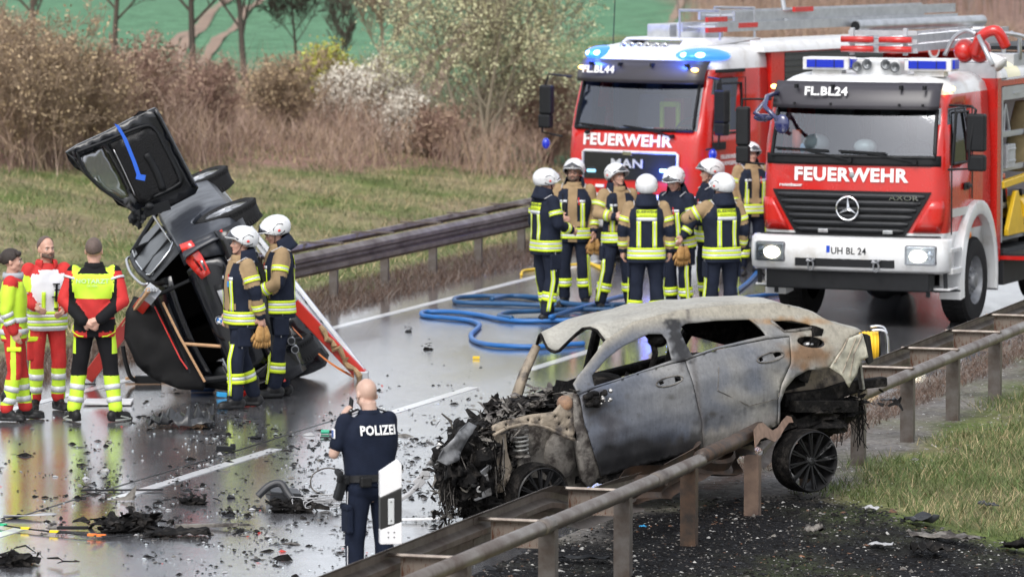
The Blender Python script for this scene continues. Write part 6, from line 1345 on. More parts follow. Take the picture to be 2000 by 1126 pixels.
def cdt(poly, holes=(), step=7):
    loops = [dense(poly, step)] + [dense(h, step) for h in holes]; vs = []; es = []
    for L_ in loops:
        o = len(vs); vs += L_; es += [(o+i, o+(i+1) % len(L_)) for i in range(len(L_))]
    x0, x1 = min(p[0] for p in poly), max(p[0] for p in poly); y0, y1 = min(p[1] for p in poly), max(p[1] for p in poly)
    y = y0 + step*.5; r = 0
    while y < y1:
        x = x0 + step*(.5 if r % 2 else .2)
        while x < x1:
            if in_poly(x, y, poly) and not any(in_poly(x, y, h) for h in holes) and min((Vector((x, y)) - Vector(v)).length for v in vs[:sum(map(len, loops))]) > step*.55: vs.append((x, y))
            x += step
        y += step*.87; r += 1
    V, E, Fc, _, _, _ = delaunay_2d_cdt([Vector(v) for v in vs], es, [], 0, 1e-5)
    keep = []
    for f in Fc:
        cx = sum(V[i][0] for i in f)/len(f); cy = sum(V[i][1] for i in f)/len(f)
        if in_poly(cx, cy, poly) and not any(in_poly(cx, cy, h) for h in holes): keep.append(tuple(f))
    return [tuple(v) for v in V], keep
def burnt_material(name, rough=.62, metal=.15):
    m = bpy.data.materials.new(name); m.use_nodes = True; t = m.node_tree; b = t.nodes['Principled BSDF']; L = t.links.new
    at = t.nodes.new('ShaderNodeVertexColor'); at.layer_name = 'tone'; g = t.nodes.new('ShaderNodeTexCoord')
    def no(s, d, r=.65, st=(1, 1, 1)):
        n = t.nodes.new('ShaderNodeTexNoise'); n.inputs['Scale'].default_value = s; n.inputs['Detail'].default_value = d; n.inputs['Roughness'].default_value = r
        mp = t.nodes.new('ShaderNodeMapping'); mp.inputs['Scale'].default_value = st; L(g.outputs['Object'], mp.inputs[0]); L(mp.outputs[0], n.inputs[0]); return n.outputs[0]
    def mr(s, a, b_, c, d):
        r = t.nodes.new('ShaderNodeMapRange'); r.inputs[1].default_value = a; r.inputs[2].default_value = b_; r.inputs[3].default_value = c; r.inputs[4].default_value = d; L(s, r.inputs[0]); return r.outputs[0]
    a1 = mr(no(3.5, 7), .3, .7, .88, 1.08); a2 = mr(no(28, 5, .7), .35, .65, .90, 1.07); a3 = mr(no(9, 4, .6, (5, 5, .5)), .35, .7, .90, 1.08); a4 = mr(no(55, 4, .8), .62, .68, 1, .25)
    mu = None
    for a in (a1, a2, a3, a4):
        if mu is None: mu = a
        else:
            q = t.nodes.new('ShaderNodeMath'); q.operation = 'MULTIPLY'; L(mu, q.inputs[0]); L(a, q.inputs[1]); mu = q.outputs[0]
    x = t.nodes.new('ShaderNodeVectorMath'); x.operation = 'SCALE'; L(at.outputs[0], x.inputs[0]); L(mu, x.inputs['Scale']); L(x.outputs[0], b.inputs['Base Color'])
    b.inputs['Metallic'].default_value = metal; L(mr(no(6, 6), .3, .7, rough - .18, rough + .15), b.inputs['Roughness'])
    bp = t.nodes.new('ShaderNodeBump'); bp.inputs['Strength'].default_value = .18; bp.inputs['Distance'].default_value = .004; L(no(60, 6), bp.inputs['Height']); L(bp.outputs[0], b.inputs['Normal'])
    return m
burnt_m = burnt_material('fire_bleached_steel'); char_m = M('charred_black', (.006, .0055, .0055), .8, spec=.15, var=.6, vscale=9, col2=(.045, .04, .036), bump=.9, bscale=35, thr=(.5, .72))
ash_m = M('ash_grey_steel', (.20, .185, .165), .65, metal=.2, var=.7, vscale=9, col2=(.05, .042, .038), bump=.5, bscale=40, thr=(.42, .6))
tanb_m = M('scorched_tan_metal', (.30, .25, .19), .6, metal=.2, var=.7, vscale=7, col2=(.06, .05, .045), bump=.4, bscale=30, thr=(.45, .62))
rustb_m = M('burnt_rust', (.22, .10, .05), .8, var=.6, vscale=14, col2=(.03, .025, .02), bump=.6)
silver_m = M('molten_silver_scrap', (.50, .50, .50), .35, metal=.8, var=.5, vscale=12, col2=(.15, .14, .13))
def tone(u, v):
    """colour the fire left on the steel, by place on the body side"""
    def nz(a, b, o=0): return noise.noise((u*a + o, v*b + o, o))
    def bl(c1, c2, k): k = min(1, max(0, k)); return tuple(x*(1-k) + y*k for x, y in zip(c1, c2))
    blue, pale, beige, brown, soot = (.085, .098, .130), (.20, .20, .20), (.33, .305, .25), (.19, .115, .065), (.020, .020, .022)
    c = bl(blue, pale, .45 + 1.1*nz(.008, .009) + .12*nz(.03, .04, 5))
    roofline = np.interp(u, [1119, 1180, 1237, 1330, 1420, 1520, 1600, 1690], [760, 690, 655, 640, 640, 640, 665, 690])
    c = bl(c, beige, (roofline - v)/25)
    c = bl(c, beige, (u - 1440)/160*.8 + nz(.02, .02, 3)*.6)
    c = bl(c, brown, 1.1 - ((u-1575)/55)**2 - ((v-690)/34)**2 + nz(.05, .05, 9)*1.2)
    c = bl(c, (.30, .19, .10), 1.2 - ((u-1545)/75)**2 - ((v-628)/9)**2 + nz(.06, .06, 6))
    c = bl(c, (.34, .33, .31), (nz(.018, .02, 31) - .25)*1.2)
    c = bl(c, (.06, .055, .05), (nz(.05, .06, 17) - .38)*2)
    low = np.interp(u, [1129, 1173, 1260, 1370, 1520], [900, 888, 868, 838, 800])
    c = bl(c, (.055, .054, .056) if u < 1370 else (.26, .245, .23), (v - low + nz(.09, .01, 2)*14)/12)
    c = bl(c, soot, (1.5 - ((u-1215)/105)**2 - ((v-890 + (u-1215)*.27)/32)**2 + nz(.03, .03, 4)*.8)*(.9 if u < 1345 else 0))
    c = bl(c, (.06, .06, .07), .95 - ((u-1190)/42)**2 - ((v-835)/42)**2 + nz(.04, .04, 7)*.9)
    c = bl(c, (.05, .045, .045), 1.2 - ((u-1160)/30)**2 - ((v-785)/26)**2 + nz(.07, .07, 8))
    c = bl(c, (.07, .07, .075), (.55 - abs(v - (low - 16))/16 + 1.6*nz(.16, .02, 6))*(1 if 1350 < u < 1530 else 0)*.8)
    c = bl(c, (.09, .08, .075), .8 - abs(u - (1362 + (v-770)*.12))/9)
    c = bl(c, soot, 1.7 - abs((u - (1317 + (v-640)*.27)))/14 + nz(.12, .12)*1.3 if 622 < v < 708 else 0)
    return (*c, 1)
def lump(mb, c, r, seed, amp=.45, n=16, m=12):
    o = len(mb.v); mb.ell((0, 0, 0), (1, 1, 1), n, m); c = Vector(c); r = Vector(r)
    for i in range(o, len(mb.v)):
        p = Vector(mb.v[i]); k = 1 + amp*(noise.noise(p*1.7 + Vector((seed, 0, 0))) + .7*noise.noise(p*4.1 + Vector((0, seed, 0))) + .25*noise.noise(p*9)); mb.v[i] = tuple(c + Vector((p.x*r.x, p.y*r.y, p.z*r.z))*k)
def shards(mb, c, spread, n, rs, L=(.05, .3), w=(.01, .05), flat=.25):
    c = Vector(c)
    for k in range(n):
        p = c + Vector((rs.gauss(0, spread[0]), rs.gauss(0, spread[1]), abs(rs.gauss(0, spread[2])) if spread[2] < 0.05 else rs.gauss(0, spread[2])))
        d = Vector((rs.gauss(0, 1), rs.gauss(0, 1), rs.gauss(0, flat))).normalized(); l = rs.uniform(*L); ww = rs.uniform(*w)
        mid = p + d*l*.5 + Vector((rs.gauss(0, l*.12), rs.gauss(0, l*.12), abs(rs.gauss(0, l*.12)))); s_ = d.cross(Vector((rs.gauss(0, .4), rs.gauss(0, .4), 1))).normalized()*ww; e = p + d*l; h = Vector((0, 0, .004))
        mb.ring([[p - s_*.5, p + s_*.3, p + s_*.3 + h, p - s_*.5 + h], [mid - s_, mid + s_, mid + s_ + h, mid - s_ + h], [e - s_*.3, e + s_*.7, e + s_*.7 + h, e - s_*.3 + h]])
WR = empty('burnt_car', W0 + Vector((1.2, .8, 0)), 0, 'burnt out pale grey car hanging nose down across the foreground guardrail', 'car', world=True)
def panel(name, poly, holes=(), off=0.0, m=burnt_m, thick=.012, step=7, dent=.008, parent=WR, tn=tone, label=None, mp=None):
    V, Fc = cdt(poly, holes, step); P_ = []; C = []
    for (u, v) in V:
        q = mp(u, v) if mp else S3(u, v, off); q = q + WL*dent*(noise.noise(q*3.1) + .5*noise.noise(q*8)); P_.append(q); C.append(tn(u, v) if tn else (.2, .2, .2, 1))
    me = bpy.data.meshes.new(name); me.from_pydata([tuple(p) for p in P_], [], Fc); me.materials.append(m)
    ca = me.color_attributes.new('tone', 'FLOAT_COLOR', 'POINT'); ca.data.foreach_set('color', np.array(C, dtype=np.float32).ravel())
    me.polygons.foreach_set('use_smooth', [True]*len(me.polygons)); me.update(); o = link_mesh(name, me, parent)
    s = o.modifiers.new('s', 'SOLIDIFY'); s.thickness = thick; s.offset = 0
    if label: o['label'] = label
    return o
front_win = [(1161, 754), (1156, 733), (1185, 700), (1218, 676), (1266, 652), (1292, 652), (1301, 663), (1312, 703), (1240, 729)]
rear_win = [(1329, 650), (1330, 638), (1340, 632), (1400, 626), (1463, 624), (1480, 636), (1495, 655), (1400, 677), (1352, 694), (1338, 670)]
qtr_win = [(1503, 627), (1545, 626), (1578, 633), (1592, 641), (1560, 645), (1533, 648), (1518, 640)]
cap = [(1583 + 27*cos(a), 668 + 11*sin(a) + 3*cos(a)) for a in (2*pi*k/16 for k in range(16))]
panel('body_side', [(1129, 771), (1119, 749), (1150, 706), (1180, 666), (1237, 628), (1324, 606), (1420, 596), (1517, 591), (1578, 607), (1631, 633), (1684, 647), (1656, 660), (1645, 683), (1621, 717), (1600, 721), (1578, 722), (1553, 736), (1535, 758), (1524, 786), (1523, 829), (1519, 829), (1521, 779), (1528, 750), (1545, 711), (1546, 701), (1541, 656), (1499, 661), (1400, 681), (1337, 704), (1311, 709), (1161, 757)], [front_win, rear_win, qtr_win, cap], step=6, dent=.012)
# front and rear doors with handle recesses
h1 = [(1286, 746), (1294, 743), (1298, 748), (1289, 752)]; h2 = [(1316, 736), (1328, 734), (1330, 742), (1318, 746)]
d1 = panel('front_door', [(1131, 771), (1161, 759), (1240, 732), (1311, 711), (1337, 706), (1347, 735), (1357, 772), (1370, 825), (1373, 877), (1280, 901), (1174, 929), (1158, 880), (1142, 823)], [h1, h2], step=6, dent=.014)
h3 = [(1482, 699), (1489, 697), (1491, 703), (1484, 707)]; h4 = [(1509, 690), (1524, 686), (1527, 693), (1514, 698)]
d2 = panel('rear_door', [(1339, 705), (1400, 683), (1499, 663), (1540, 658), (1544, 701), (1543, 711), (1526, 750), (1519, 779), (1517, 831), (1460, 850), (1400, 866), (1374, 877), (1371, 825), (1359, 772), (1349, 735)], [h3, h4], step=6, dent=.014)
for (uc, vc, p) in ((1308, 744, d1), (1505, 697, d2)):
    mb = MB(); mb.tube([S3(uc + 26*cos(a), vc + 9*sin(a) - 6*cos(a), .012) for a in (2*pi*k/20 for k in range(21))], .006, 5); mb.build('handle_recess', ash_m, p, smooth=True)
mb = MB(); mb.tube([S3(u, v, .016) for u, v in ((1404, 716), (1402, 762), (1464, 792), (1519, 778))], .004, 4); mb.build('crease', ash_m, d2)
# dark masses behind the openings (wheel well, floor, inner walls)
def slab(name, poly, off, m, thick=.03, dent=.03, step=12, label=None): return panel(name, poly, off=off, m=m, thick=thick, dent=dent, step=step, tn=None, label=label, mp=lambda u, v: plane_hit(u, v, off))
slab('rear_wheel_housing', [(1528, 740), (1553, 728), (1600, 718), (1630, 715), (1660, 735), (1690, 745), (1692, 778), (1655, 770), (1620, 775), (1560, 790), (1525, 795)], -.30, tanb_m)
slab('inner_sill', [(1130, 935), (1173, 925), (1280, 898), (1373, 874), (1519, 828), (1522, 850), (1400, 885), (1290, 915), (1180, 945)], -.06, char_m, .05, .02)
mb = MB(); mb.tube([plane_hit(u, v, -.06) for u, v in ((1170, 938), (1290, 908), (1400, 878), (1525, 842))], .030, 8); mb.build('sill_tube', char_m, WR, smooth=True)
mb = MB(); mb.bar(plane_hit(1528, 782, -.18), plane_hit(1620, 770, -.18), .10, .12); mb.bar(plane_hit(1615, 770, -.18), plane_hit(1685, 748, -.16), .10, .12); mb.bar(plane_hit(1678, 750, -.12), plane_hit(1728, 744, -.1), .10, .085); mb.build('rear_chassis_rail', char_m, WR, bevel=.015)
mb = MB(); mb.bar(plane_hit(1528, 790, -.22), plane_hit(1650, 790, -.22), .4, .10); lump(mb, plane_hit(1575, 818, -.32), (.34, .3, .16), 6, .4, 30, 20); lump(mb, plane_hit(1640, 795, -.35), (.2, .3, .1), 9, .5, 24, 16); mb.ell(plane_hit(1590, 805, -.45), (.42, .3, .13), 14, 10); mb.bar(plane_hit(1540, 815, -.1), plane_hit(1600, 880, -.22), .07); mb.bar(plane_hit(1560, 800, -.35), plane_hit(1590, 895, -.3), .06); mb.build('rear_axle', char_m, WR, bevel=.01)
mb = MB(); mb.bar(plane_hit(1676, 700, -.05), plane_hit(1684, 760, -.06), .05, .03); mb.build('bracket', silver_m, WR, bevel=.005)
mb = MB(); mb.ring([[plane_hit(u, v, o) for u, v, o in r] for r in (((1681, 650, -.1), (1694, 652, -.5), (1700, 700, -.5), (1690, 705, -.12)), ((1688, 652, -.1), (1700, 656, -.5), (1706, 705, -.5), (1696, 712, -.12)))]); mb.build('tailgate_edge', char_m, WR)
flap = panel('bumper_corner', [(1656, 660), (1684, 650), (1692, 672), (1697, 697), (1684, 704), (1676, 729), (1656, 756), (1645, 733), (1622, 717), (1645, 683)], off=.02, step=7, dent=.05, tn=lambda u, v: tuple(np.clip(np.array([.44, .42, .34]) * (1 + .7*noise.noise((u*.06, v*.08, 2))), .05, .7)) + (1,), label='crumpled pale bumper corner')
mb = MB(); mb.tube([S3(1656, 660, .03), S3(1645, 683, .04), S3(1630, 708, .03)], .008, 5); mb.tube([S3(1684, 655, .03), S3(1668, 690, .05), S3(1660, 735, .04)], .007, 5); mb.tube([S3(1672, 660, .03), S3(1656, 700, .05), S3(1646, 728, .04)], .006, 5); mb.build('crease', tanb_m, flap)
# roof
rail_px = [(1196, 655), (1237, 629), (1324, 607), (1420, 597), (1517, 592), (1578, 608), (1631, 634), (1684, 648)]
rp = []
for i in range(len(rail_px)-1):
    for k in range(6): rp.append(tuple(np.array(rail_px[i])*(1-k/6) + np.array(rail_px[i+1])*k/6))
rp.append(rail_px[-1]); V, Fq, C = [], [], []; NW = 18
for i, (u, v) in enumerate(rp):
    a = S3(u, v); t = i/(len(rp)-1)
    for j in range(NW):
        w = j/(NW-1); x = a - WL*1.16*w; drop = -.10*w*1.16*(1 - .3*t); crown = .055*sin(pi*w) + .02
        z = a.z + drop + crown*(1 - .9*(w == 0)) + .02*noise.noise((i*.35, j*.4, 0))
        fr = max(0, 1 - i/7); z += fr*(-.05 + .10*sin(w*9) * (w > .1) - .05*w); back = WF*(.18*sin(pi*w)*fr)
        V.append(tuple(x + back + Vector((0, 0, z - x.z)))); k_ = .55 + .5*noise.noise((i*.2, j*.3, 4)); C.append((.30*k_ + .30, .29*k_ + .29, .25*k_ + .255, 1))
for i in range(len(rp)-1):
    for j in range(NW-1): Fq.append((i*NW+j, (i+1)*NW+j, (i+1)*NW+j+1, i*NW+j+1))
roof = np_mesh('roof', V, Fq, burnt_m, WR, smooth=True, colors=np.array(C)*np.array([.70, .70, .71, 1])); s = roof.modifiers.new('s', 'SOLIDIFY'); s.thickness = .018
mb = MB(); mb.tube([Vector(V[j]) + Vector((0, 0, -.02)) for j in range(NW)], .014, 6); mb.build('roof_front_edge', char_m, WR, smooth=True)
RC = Vector(V[NW-1])
# far side pillars, belt, frames seen through the windows
def far(w, u, v): q = S3(u, v); return q - WL*w + Vector((0, 0, -.2*w))
mb = MB(); ab = PY(1003, 792, 42.25); mb.tube([RC + Vector((0, 0, -.02)), RC.lerp(ab, .5) + Vector((-.01, 0, .012)), ab], [.045, .055, .06], 8, flat=.7); mb.build('far_pillar', tanb_m, WR, smooth=True)
mb = MB(); mb.tube([ab, far(1.45, 1200, 752), far(1.5, 1330, 705), far(1.5, 1500, 662), far(1.45, 1640, 655)], .05, 8); mb.build('far_belt_line', char_m, WR, smooth=True)
mb = MB(); fr = [far(1.52, u, v) for u, v in ((1200, 765), (1330, 718), (1500, 675), (1640, 668))]; mb.ring([[p, p + Vector((0, 0, -.6)), p + Vector((0, 0, -.6)) + WL*.03, p + WL*.03] for p in fr]); mb.build('far_doors', char_m, WR)
mb = MB(); mb.tube([Vector(V[13*NW-1]), far(1.45, 1330, 706)], .045, 8); mb.build('far_window_pillar', char_m, WR); mb = MB(); mb.tube([Vector(V[26*NW-1]), far(1.45, 1500, 664)], .055, 8); mb.build('far_window_pillar', char_m, WR)
for k in range(2):        # front seat frames
    o = -.35 - .75*k; mb = MB(); b = plane_hit(1262, 775, o); mb.tube([b + Vector((-.12, 0, -.1)), b + Vector((0, 0, .05)), b + Vector((.08, .03, .38)), b + Vector((.06, .03, .50))], .028, 7); mb.tube([b + Vector((.10, .08, -.1)), b + Vector((.16, .08, .2)), b + Vector((.22, .1, .42))], .024, 7); mb.box(b + Vector((0, 0, -.18)), (.45, .4, .1)); mb.ell(b + Vector((.10, .03, .50)), (.09, .08, .06)); mb.build('seat_frame', char_m, WR)
mb = MB(); b = plane_hit(1440, 745, -.7); mb.box(b, (.7, 1.1, .12), rot=(0, -.15, .55)); mb.box(b + Vector((.35, .1, .28)), (.10, 1.1, .5), rot=(0, .35, .55)); mb.build('rear_seat_frame', char_m, WR)
slab('dark_interior_sheet', [(1326, 626), (1420, 618), (1510, 618), (1520, 662), (1450, 684), (1418, 674), (1350, 655)], -1.05, char_m)  # added black sheets standing in for the dark interior behind the windows
slab('dark_interior_sheet', [(1255, 648), (1300, 645), (1306, 662), (1268, 664)], -.5, char_m)
mb = MB(); b = plane_hit(1180, 790, -.75); mb.box(b, (.28, 1.25, .3), rot=(0, .2, .55)); mb.tube([b + Vector((.18, 0, .12)) + Vector((.02, .16*cos(a), .16*sin(a))) for a in (2*pi*k/16 for k in range(17))], .014, 6); mb.ell(b + Vector((.0, .0, .18)), (.2, .35, .1)); mb.build('dashboard_remains', char_m, WR)
mb = MB(); q = [plane_hit(u, v, -.08) for u, v in ((1150, 940), (1520, 846), (1640, 800))]; mb.ring([[p + Vector((0, 0, .06)), p - WL*1.5 + Vector((0, 0, -.2)), p - WL*1.5 + Vector((0, 0, -.27)), p] for p in q]); mb.build('floor_pan', char_m, WR)
mb = MB(); mb.tube([S3(u, v, .005) for u, v in ((1505, 626), (1531, 648), (1595, 640))], .018, 6); mb.tube([S3(u, v, -.01) for u, v in ((1466, 622), (1503, 656))], .016, 6); mb.build('window_trim', ash_m, WR, smooth=True)
for u, v, r in ((1583, 668, .11),): mb = MB(); mb.ell(plane_hit(u, v, -.14), (r, .06, .05)); mb.build('filler_pocket', char_m, WR); mb = MB(); mb.ell(plane_hit(u-4, v+4, -.07), (.05, .03, .025)); mb.build('filler_cap', silver_m, WR)
# mirror remains on the door
mb = MB(); r_ = random.Random(3)
for k in range(16): mb.ell(S3(1164 + r_.gauss(0, 9), 782 + r_.gauss(0, 7), .03 + r_.random()*.06), (.02 + .03*r_.random(),)*2 + (.025,), 7, 5)
mb.build('melted_mirror', char_m, d1); mb = MB()
for k in range(8): mb.ell(S3(1178 + r_.gauss(0, 7), 776 + r_.gauss(0, 7), .08 + r_.random()*.03), (.010 + .012*r_.random(),)*3, 6, 4)
mb.build('molten_drops', silver_m, d1)
# front structure: apron, pillar, wheel house, strut
apr = [(961, 831), (980, 822), (1000, 817), (1038, 809), (1080, 803), (1105, 772), (1121, 768), (1124, 800), (1126, 856), (1108, 854), (1089, 845), (1070, 835), (1040, 829), (1019, 828), (990, 835), (972, 845), (963, 850)]
holes_ = [[(x + 3*cos(a), y + 3*sin(a)) for a in (2*pi*k/7 for k in range(7))] for x, y in ((987, 829), (1052, 819), (1083, 813), (1092, 828), (1110, 815), (1030, 820), (1108, 838))]
panel('inner_wing', apr, holes_, off=-.05, m=tanb_m, thick=.03, dent=.02, step=8, tn=None)
mb = MB(); mb.tube([S3(u, v, -.03) for u, v in ((963, 850), (975, 843), (992, 834), (1019, 828), (1045, 829), (1070, 835), (1089, 845), (1108, 854), (1122, 858))], .016, 6); mb.build('wheel_arch_edge', tanb_m, WR, smooth=True)
slab('wheel_house', [(968, 835), (1000, 820), (1060, 822), (1128, 850), (1150, 935), (1140, 960), (1060, 960), (985, 960), (972, 900)], -.33, ash_m, .03, .06)
mb = MB(); mb.ell(plane_hit(1092, 890, -.28), (.17, .12, .20), 16, 12); mb.build('wheel_house_bulge', ash_m, WR, smooth=True)
panel('hinge_pillar', [(1116, 770), (1129, 772), (1142, 825), (1173, 930), (1150, 950), (1135, 935), (1124, 860), (1118, 810)], off=-.05, m=ash_m, thick=.06, dent=.01, step=9, tn=None)
panel('front_post', [(965, 849), (985, 842), (990, 880), (1000, 912), (985, 960), (962, 960), (968, 900)], off=-.12, m=tanb_m, thick=.04, dent=.04, step=9, tn=None)
mb = MB(); mb.ell(S3(1103, 787, -.04), (.07, .05, .07), 12, 8); mb.build('rusted_pillar_foot', M('orange_rust', (.34, .20, .12), .7, var=.5, vscale=12, col2=(.12, .08, .06)), WR, smooth=True)
c = plane_hit(1017, 868, -.14); mb = MB(); mb.tube([c + Vector((.062*cos(a), .062*sin(a), -.07 + .15*a/(8*pi))) for a in np.linspace(0, 8*pi, 60)], .010, 6); mb.build('coil_spring', M('ash_coated_steel', (.42, .42, .40), .5, metal=.4, var=.4, vscale=20), WR, smooth=True)
mb = MB(); mb.cyl(c + Vector((0, 0, -.30)), c + Vector((0, 0, .16)), .03, n=10); mb.cyl(c + Vector((0, 0, .10)), c + Vector((0, 0, .13)), .07); mb.cyl(c + Vector((0, 0, -.10)), c + Vector((0, 0, -.085)), .085, .075); mb.build('damper', ash_m, WR, auto=40)
# crushed front: charred heap of bent parts
rs = random.Random(11); mb = MB()
for (u, v, o, r) in ((905, 900, -.35, (.24, .5, .26)), (935, 870, -.5, (.22, .5, .22)), (885, 912, -.3, (.12, .4, .16)), (925, 940, -.25, (.18, .4, .18)), (960, 905, -.6, (.2, .3, .3)), (980, 830, -.75, (.25, .35, .12)), (1040, 800, -.8, (.3, .35, .10)), (955, 985, -.3, (.25, .35, .16)), (905, 945, -.5, (.15, .4, .14))): lump(mb, plane_hit(u, v, o), r, rs.random()*50, .5, 44, 32)
mb.build('charred_engine_bay', char_m, WR, auto=60)
mats3 = [char_m, ash_m, rustb_m, silver_m, tanb_m]
mb = MB()
for k in range(22):
    mb.use(rs.choice([0, 0, 0, 0, 1, 1, 1, 3])); u = rs.uniform(868, 985); v = np.interp(u, [870, 985], [905, 850]) + rs.uniform(-20, 95); shards(mb, plane_hit(u, v, -.12 - rs.random()*.25), (.07, .1, .09), 40, rs, (.03, .16), (.005, .022), .9)
o_ = mb.build('bent_metal_scraps', mats3, WR); o_['kind'] = 'stuff'
mb = MB()
for k in range(9):
    mb.use(rs.choice([0, 0, 0, 1, 1, 1, 4])); u = rs.uniform(955, 1115); v = np.interp(u, [955, 1115], [822, 768]) + rs.uniform(-8, 14); shards(mb, plane_hit(u, v, -.2 - rs.random()*.5), (.08, .12, .035), 20, rs, (.04, .2), (.01, .04), .6)
    lump(mb, plane_hit(u, v + 6, -.3 - rs.random()*.4), (.07, .1, .04), rs.random()*40, .6, 12, 8)
o_ = mb.build('cowl_scraps', mats3, WR); o_['kind'] = 'stuff'
mb = MB()
for k in range(420):       # hanging burnt fibres
    u = rs.uniform(862, 985); v = np.interp(u, [860, 985], [880, 840]) + rs.uniform(0, 75); a = plane_hit(u, v, .02 - rs.random()*.3); mb.use(rs.choice([0, 0, 0, 0, 1])); mb.tube([a, a + Vector((rs.gauss(0, .02), rs.gauss(0, .03), -.1)), a + Vector((rs.gauss(0, .03), rs.gauss(0, .04), -.2 - rs.random()*.12))], [.005, .004, .002], 4)
o_ = mb.build('burnt_fibres', mats3, WR); o_['kind'] = 'stuff'
panel('torn_wing_sheet', [(857, 899), (866, 874), (886, 848), (918, 824), (935, 832), (915, 852), (906, 872), (894, 897), (872, 908)], off=.04, m=M('grey_burnt_sheet', (.22, .225, .235), .5, metal=.3, var=.6, vscale=8, col2=(.05, .05, .05)), thick=.008, dent=.08, step=8, tn=None)
mb = MB(); mb.ring([[plane_hit(u, v, o) for (u, v, o) in r] for r in (((922, 945, .0), (950, 915, .0), (953, 930, -.1)), ((905, 962, .05), (925, 968, .03), (945, 950, -.1)), ((898, 950, .05), (915, 975, .05), (930, 960, -.1)))]); mb.build('pale_torn_sheet', M('scorched_cream_sheet', (.50, .46, .38), .5, var=.6, vscale=9, col2=(.2, .17, .15)), WR, auto=40)
mb = MB(); mb.box(plane_hit(938, 950, .02), (.17, .05, .2), rot=(.2, -.3, .4)); mb.cyl(plane_hit(936, 955, .06), plane_hit(936, 955, .10), .03, n=10); mb.bar(plane_hit(925, 935, 0), plane_hit(958, 908, 0), .03, .05); mb.build('engine_bracket', silver_m, WR, bevel=.01)
mb = MB(); mb.tube([plane_hit(912, 838, -.6), plane_hit(930, 815, -.7), plane_hit(948, 800, -.75)], [.008, .02, .006], 6, flat=.4); lump(mb, plane_hit(957, 795, -.8), (.07, .06, .05), 3, .8); lump(mb, plane_hit(967, 787, -.9), (.05, .05, .06), 8, .8); mb.build('bonnet_hinge_remains', char_m, WR)
# wheels
def alloy(loc, r, w, m_rim, m_tyre, nsp=14, tyre=True, parent=WR, name='wheel', yawx=WL, tilt=0.0):
    z = Vector(yawx).normalized() + Vector((0, 0, tilt)); X = frame((0, 0, 0), Vector((0, 0, 1)).cross(z), Vector((0, 0, 1))); X = Matrix.Translation(loc) @ X
    a = MB(X); a.lathe([(r*.97, w/2), (r, w/2 - .01), (r*.96, w/2 - .03), (r*.90, w*.1), (r*.90, -w*.35), (r*.98, -w/2 + .02), (r, -w/2), (r*.96, -w/2), (r*.88, -w*.33), (r*.88, w*.1), (r*.93, w/2 - .02), (r*.97, w/2)], 40); o = a.build('rim_barrel' if tyre else name, m_rim, parent, auto=40)
    b = MB(X)
    for k in range(nsp):
        t = 2*pi*k/nsp; b.bar((r*.14*cos(t), r*.14*sin(t), w*.34), (r*.94*cos(t + .06), r*.94*sin(t + .06), w*.42), .013, .03)
        t2 = t + .17; b.bar((r*.2*cos(t), r*.2*sin(t), w*.34), (r*.94*cos(t2), r*.94*sin(t2), w*.42), .010, .024)
    b.lathe([(0, w*.40), (r*.1, w*.40), (r*.17, w*.34), (r*.17, w*.22), (0, w*.22)], 20); b.build('spokes', m_rim if not isinstance(m_rim, list) else m_rim[0], o)
    d = MB(X); d.cyl((0, 0, -.02), (0, 0, .02), r*.62, n=28); d.build('brake_disc', char_m, o)
    if tyre:
        R2 = r*1.10 if tyre is True else r*tyre; t_ = MB(X); t_.lathe([(r*.98, w*.42), (R2*.97, w*.46), (R2, w*.30), (R2, -w*.30), (R2*.97, -w*.46), (r*.98, -w*.42)], 40); t_.build('burnt_tyre', m_tyre, o, auto=40)
    return o
rimk = M('sooty_alloy', (.014, .014, .015), .45, spec=.3, var=.6, vscale=7, col2=(.25, .25, .25), thr=(.6, .8)); rimb = M('ash_streaked_alloy', (.010, .010, .011), .5, spec=.3, var=.9, vscale=4.5, col2=(.30, .30, .31), thr=(.60, .72))
alloy(plane_hit(1047, 968, -.03), .255, .22, rimk, char_m, 12, 1.12)
alloy(plane_hit(1572, 898, -.02), .27, .26, rimb, char_m, 12, 1.04)
mb = MB(); rs = random.Random(4)
for k in range(40): a = plane_hit(rs.uniform(1625, 1690), rs.uniform(770, 800), -.1 - rs.random()*.3); mb.tube([a, a + Vector((rs.gauss(0, .03), rs.gauss(0, .03), -.12)), a + Vector((rs.gauss(0, .04), 0, -.2 - .25*rs.random()**2))], .004, 4)
shards(mb, plane_hit(1650, 785, -.2), (.15, .1, .05), 40, rs, (.04, .15), (.01, .04), .8); o_ = mb.build('hanging_cables', char_m, WR); o_['kind'] = 'stuff'
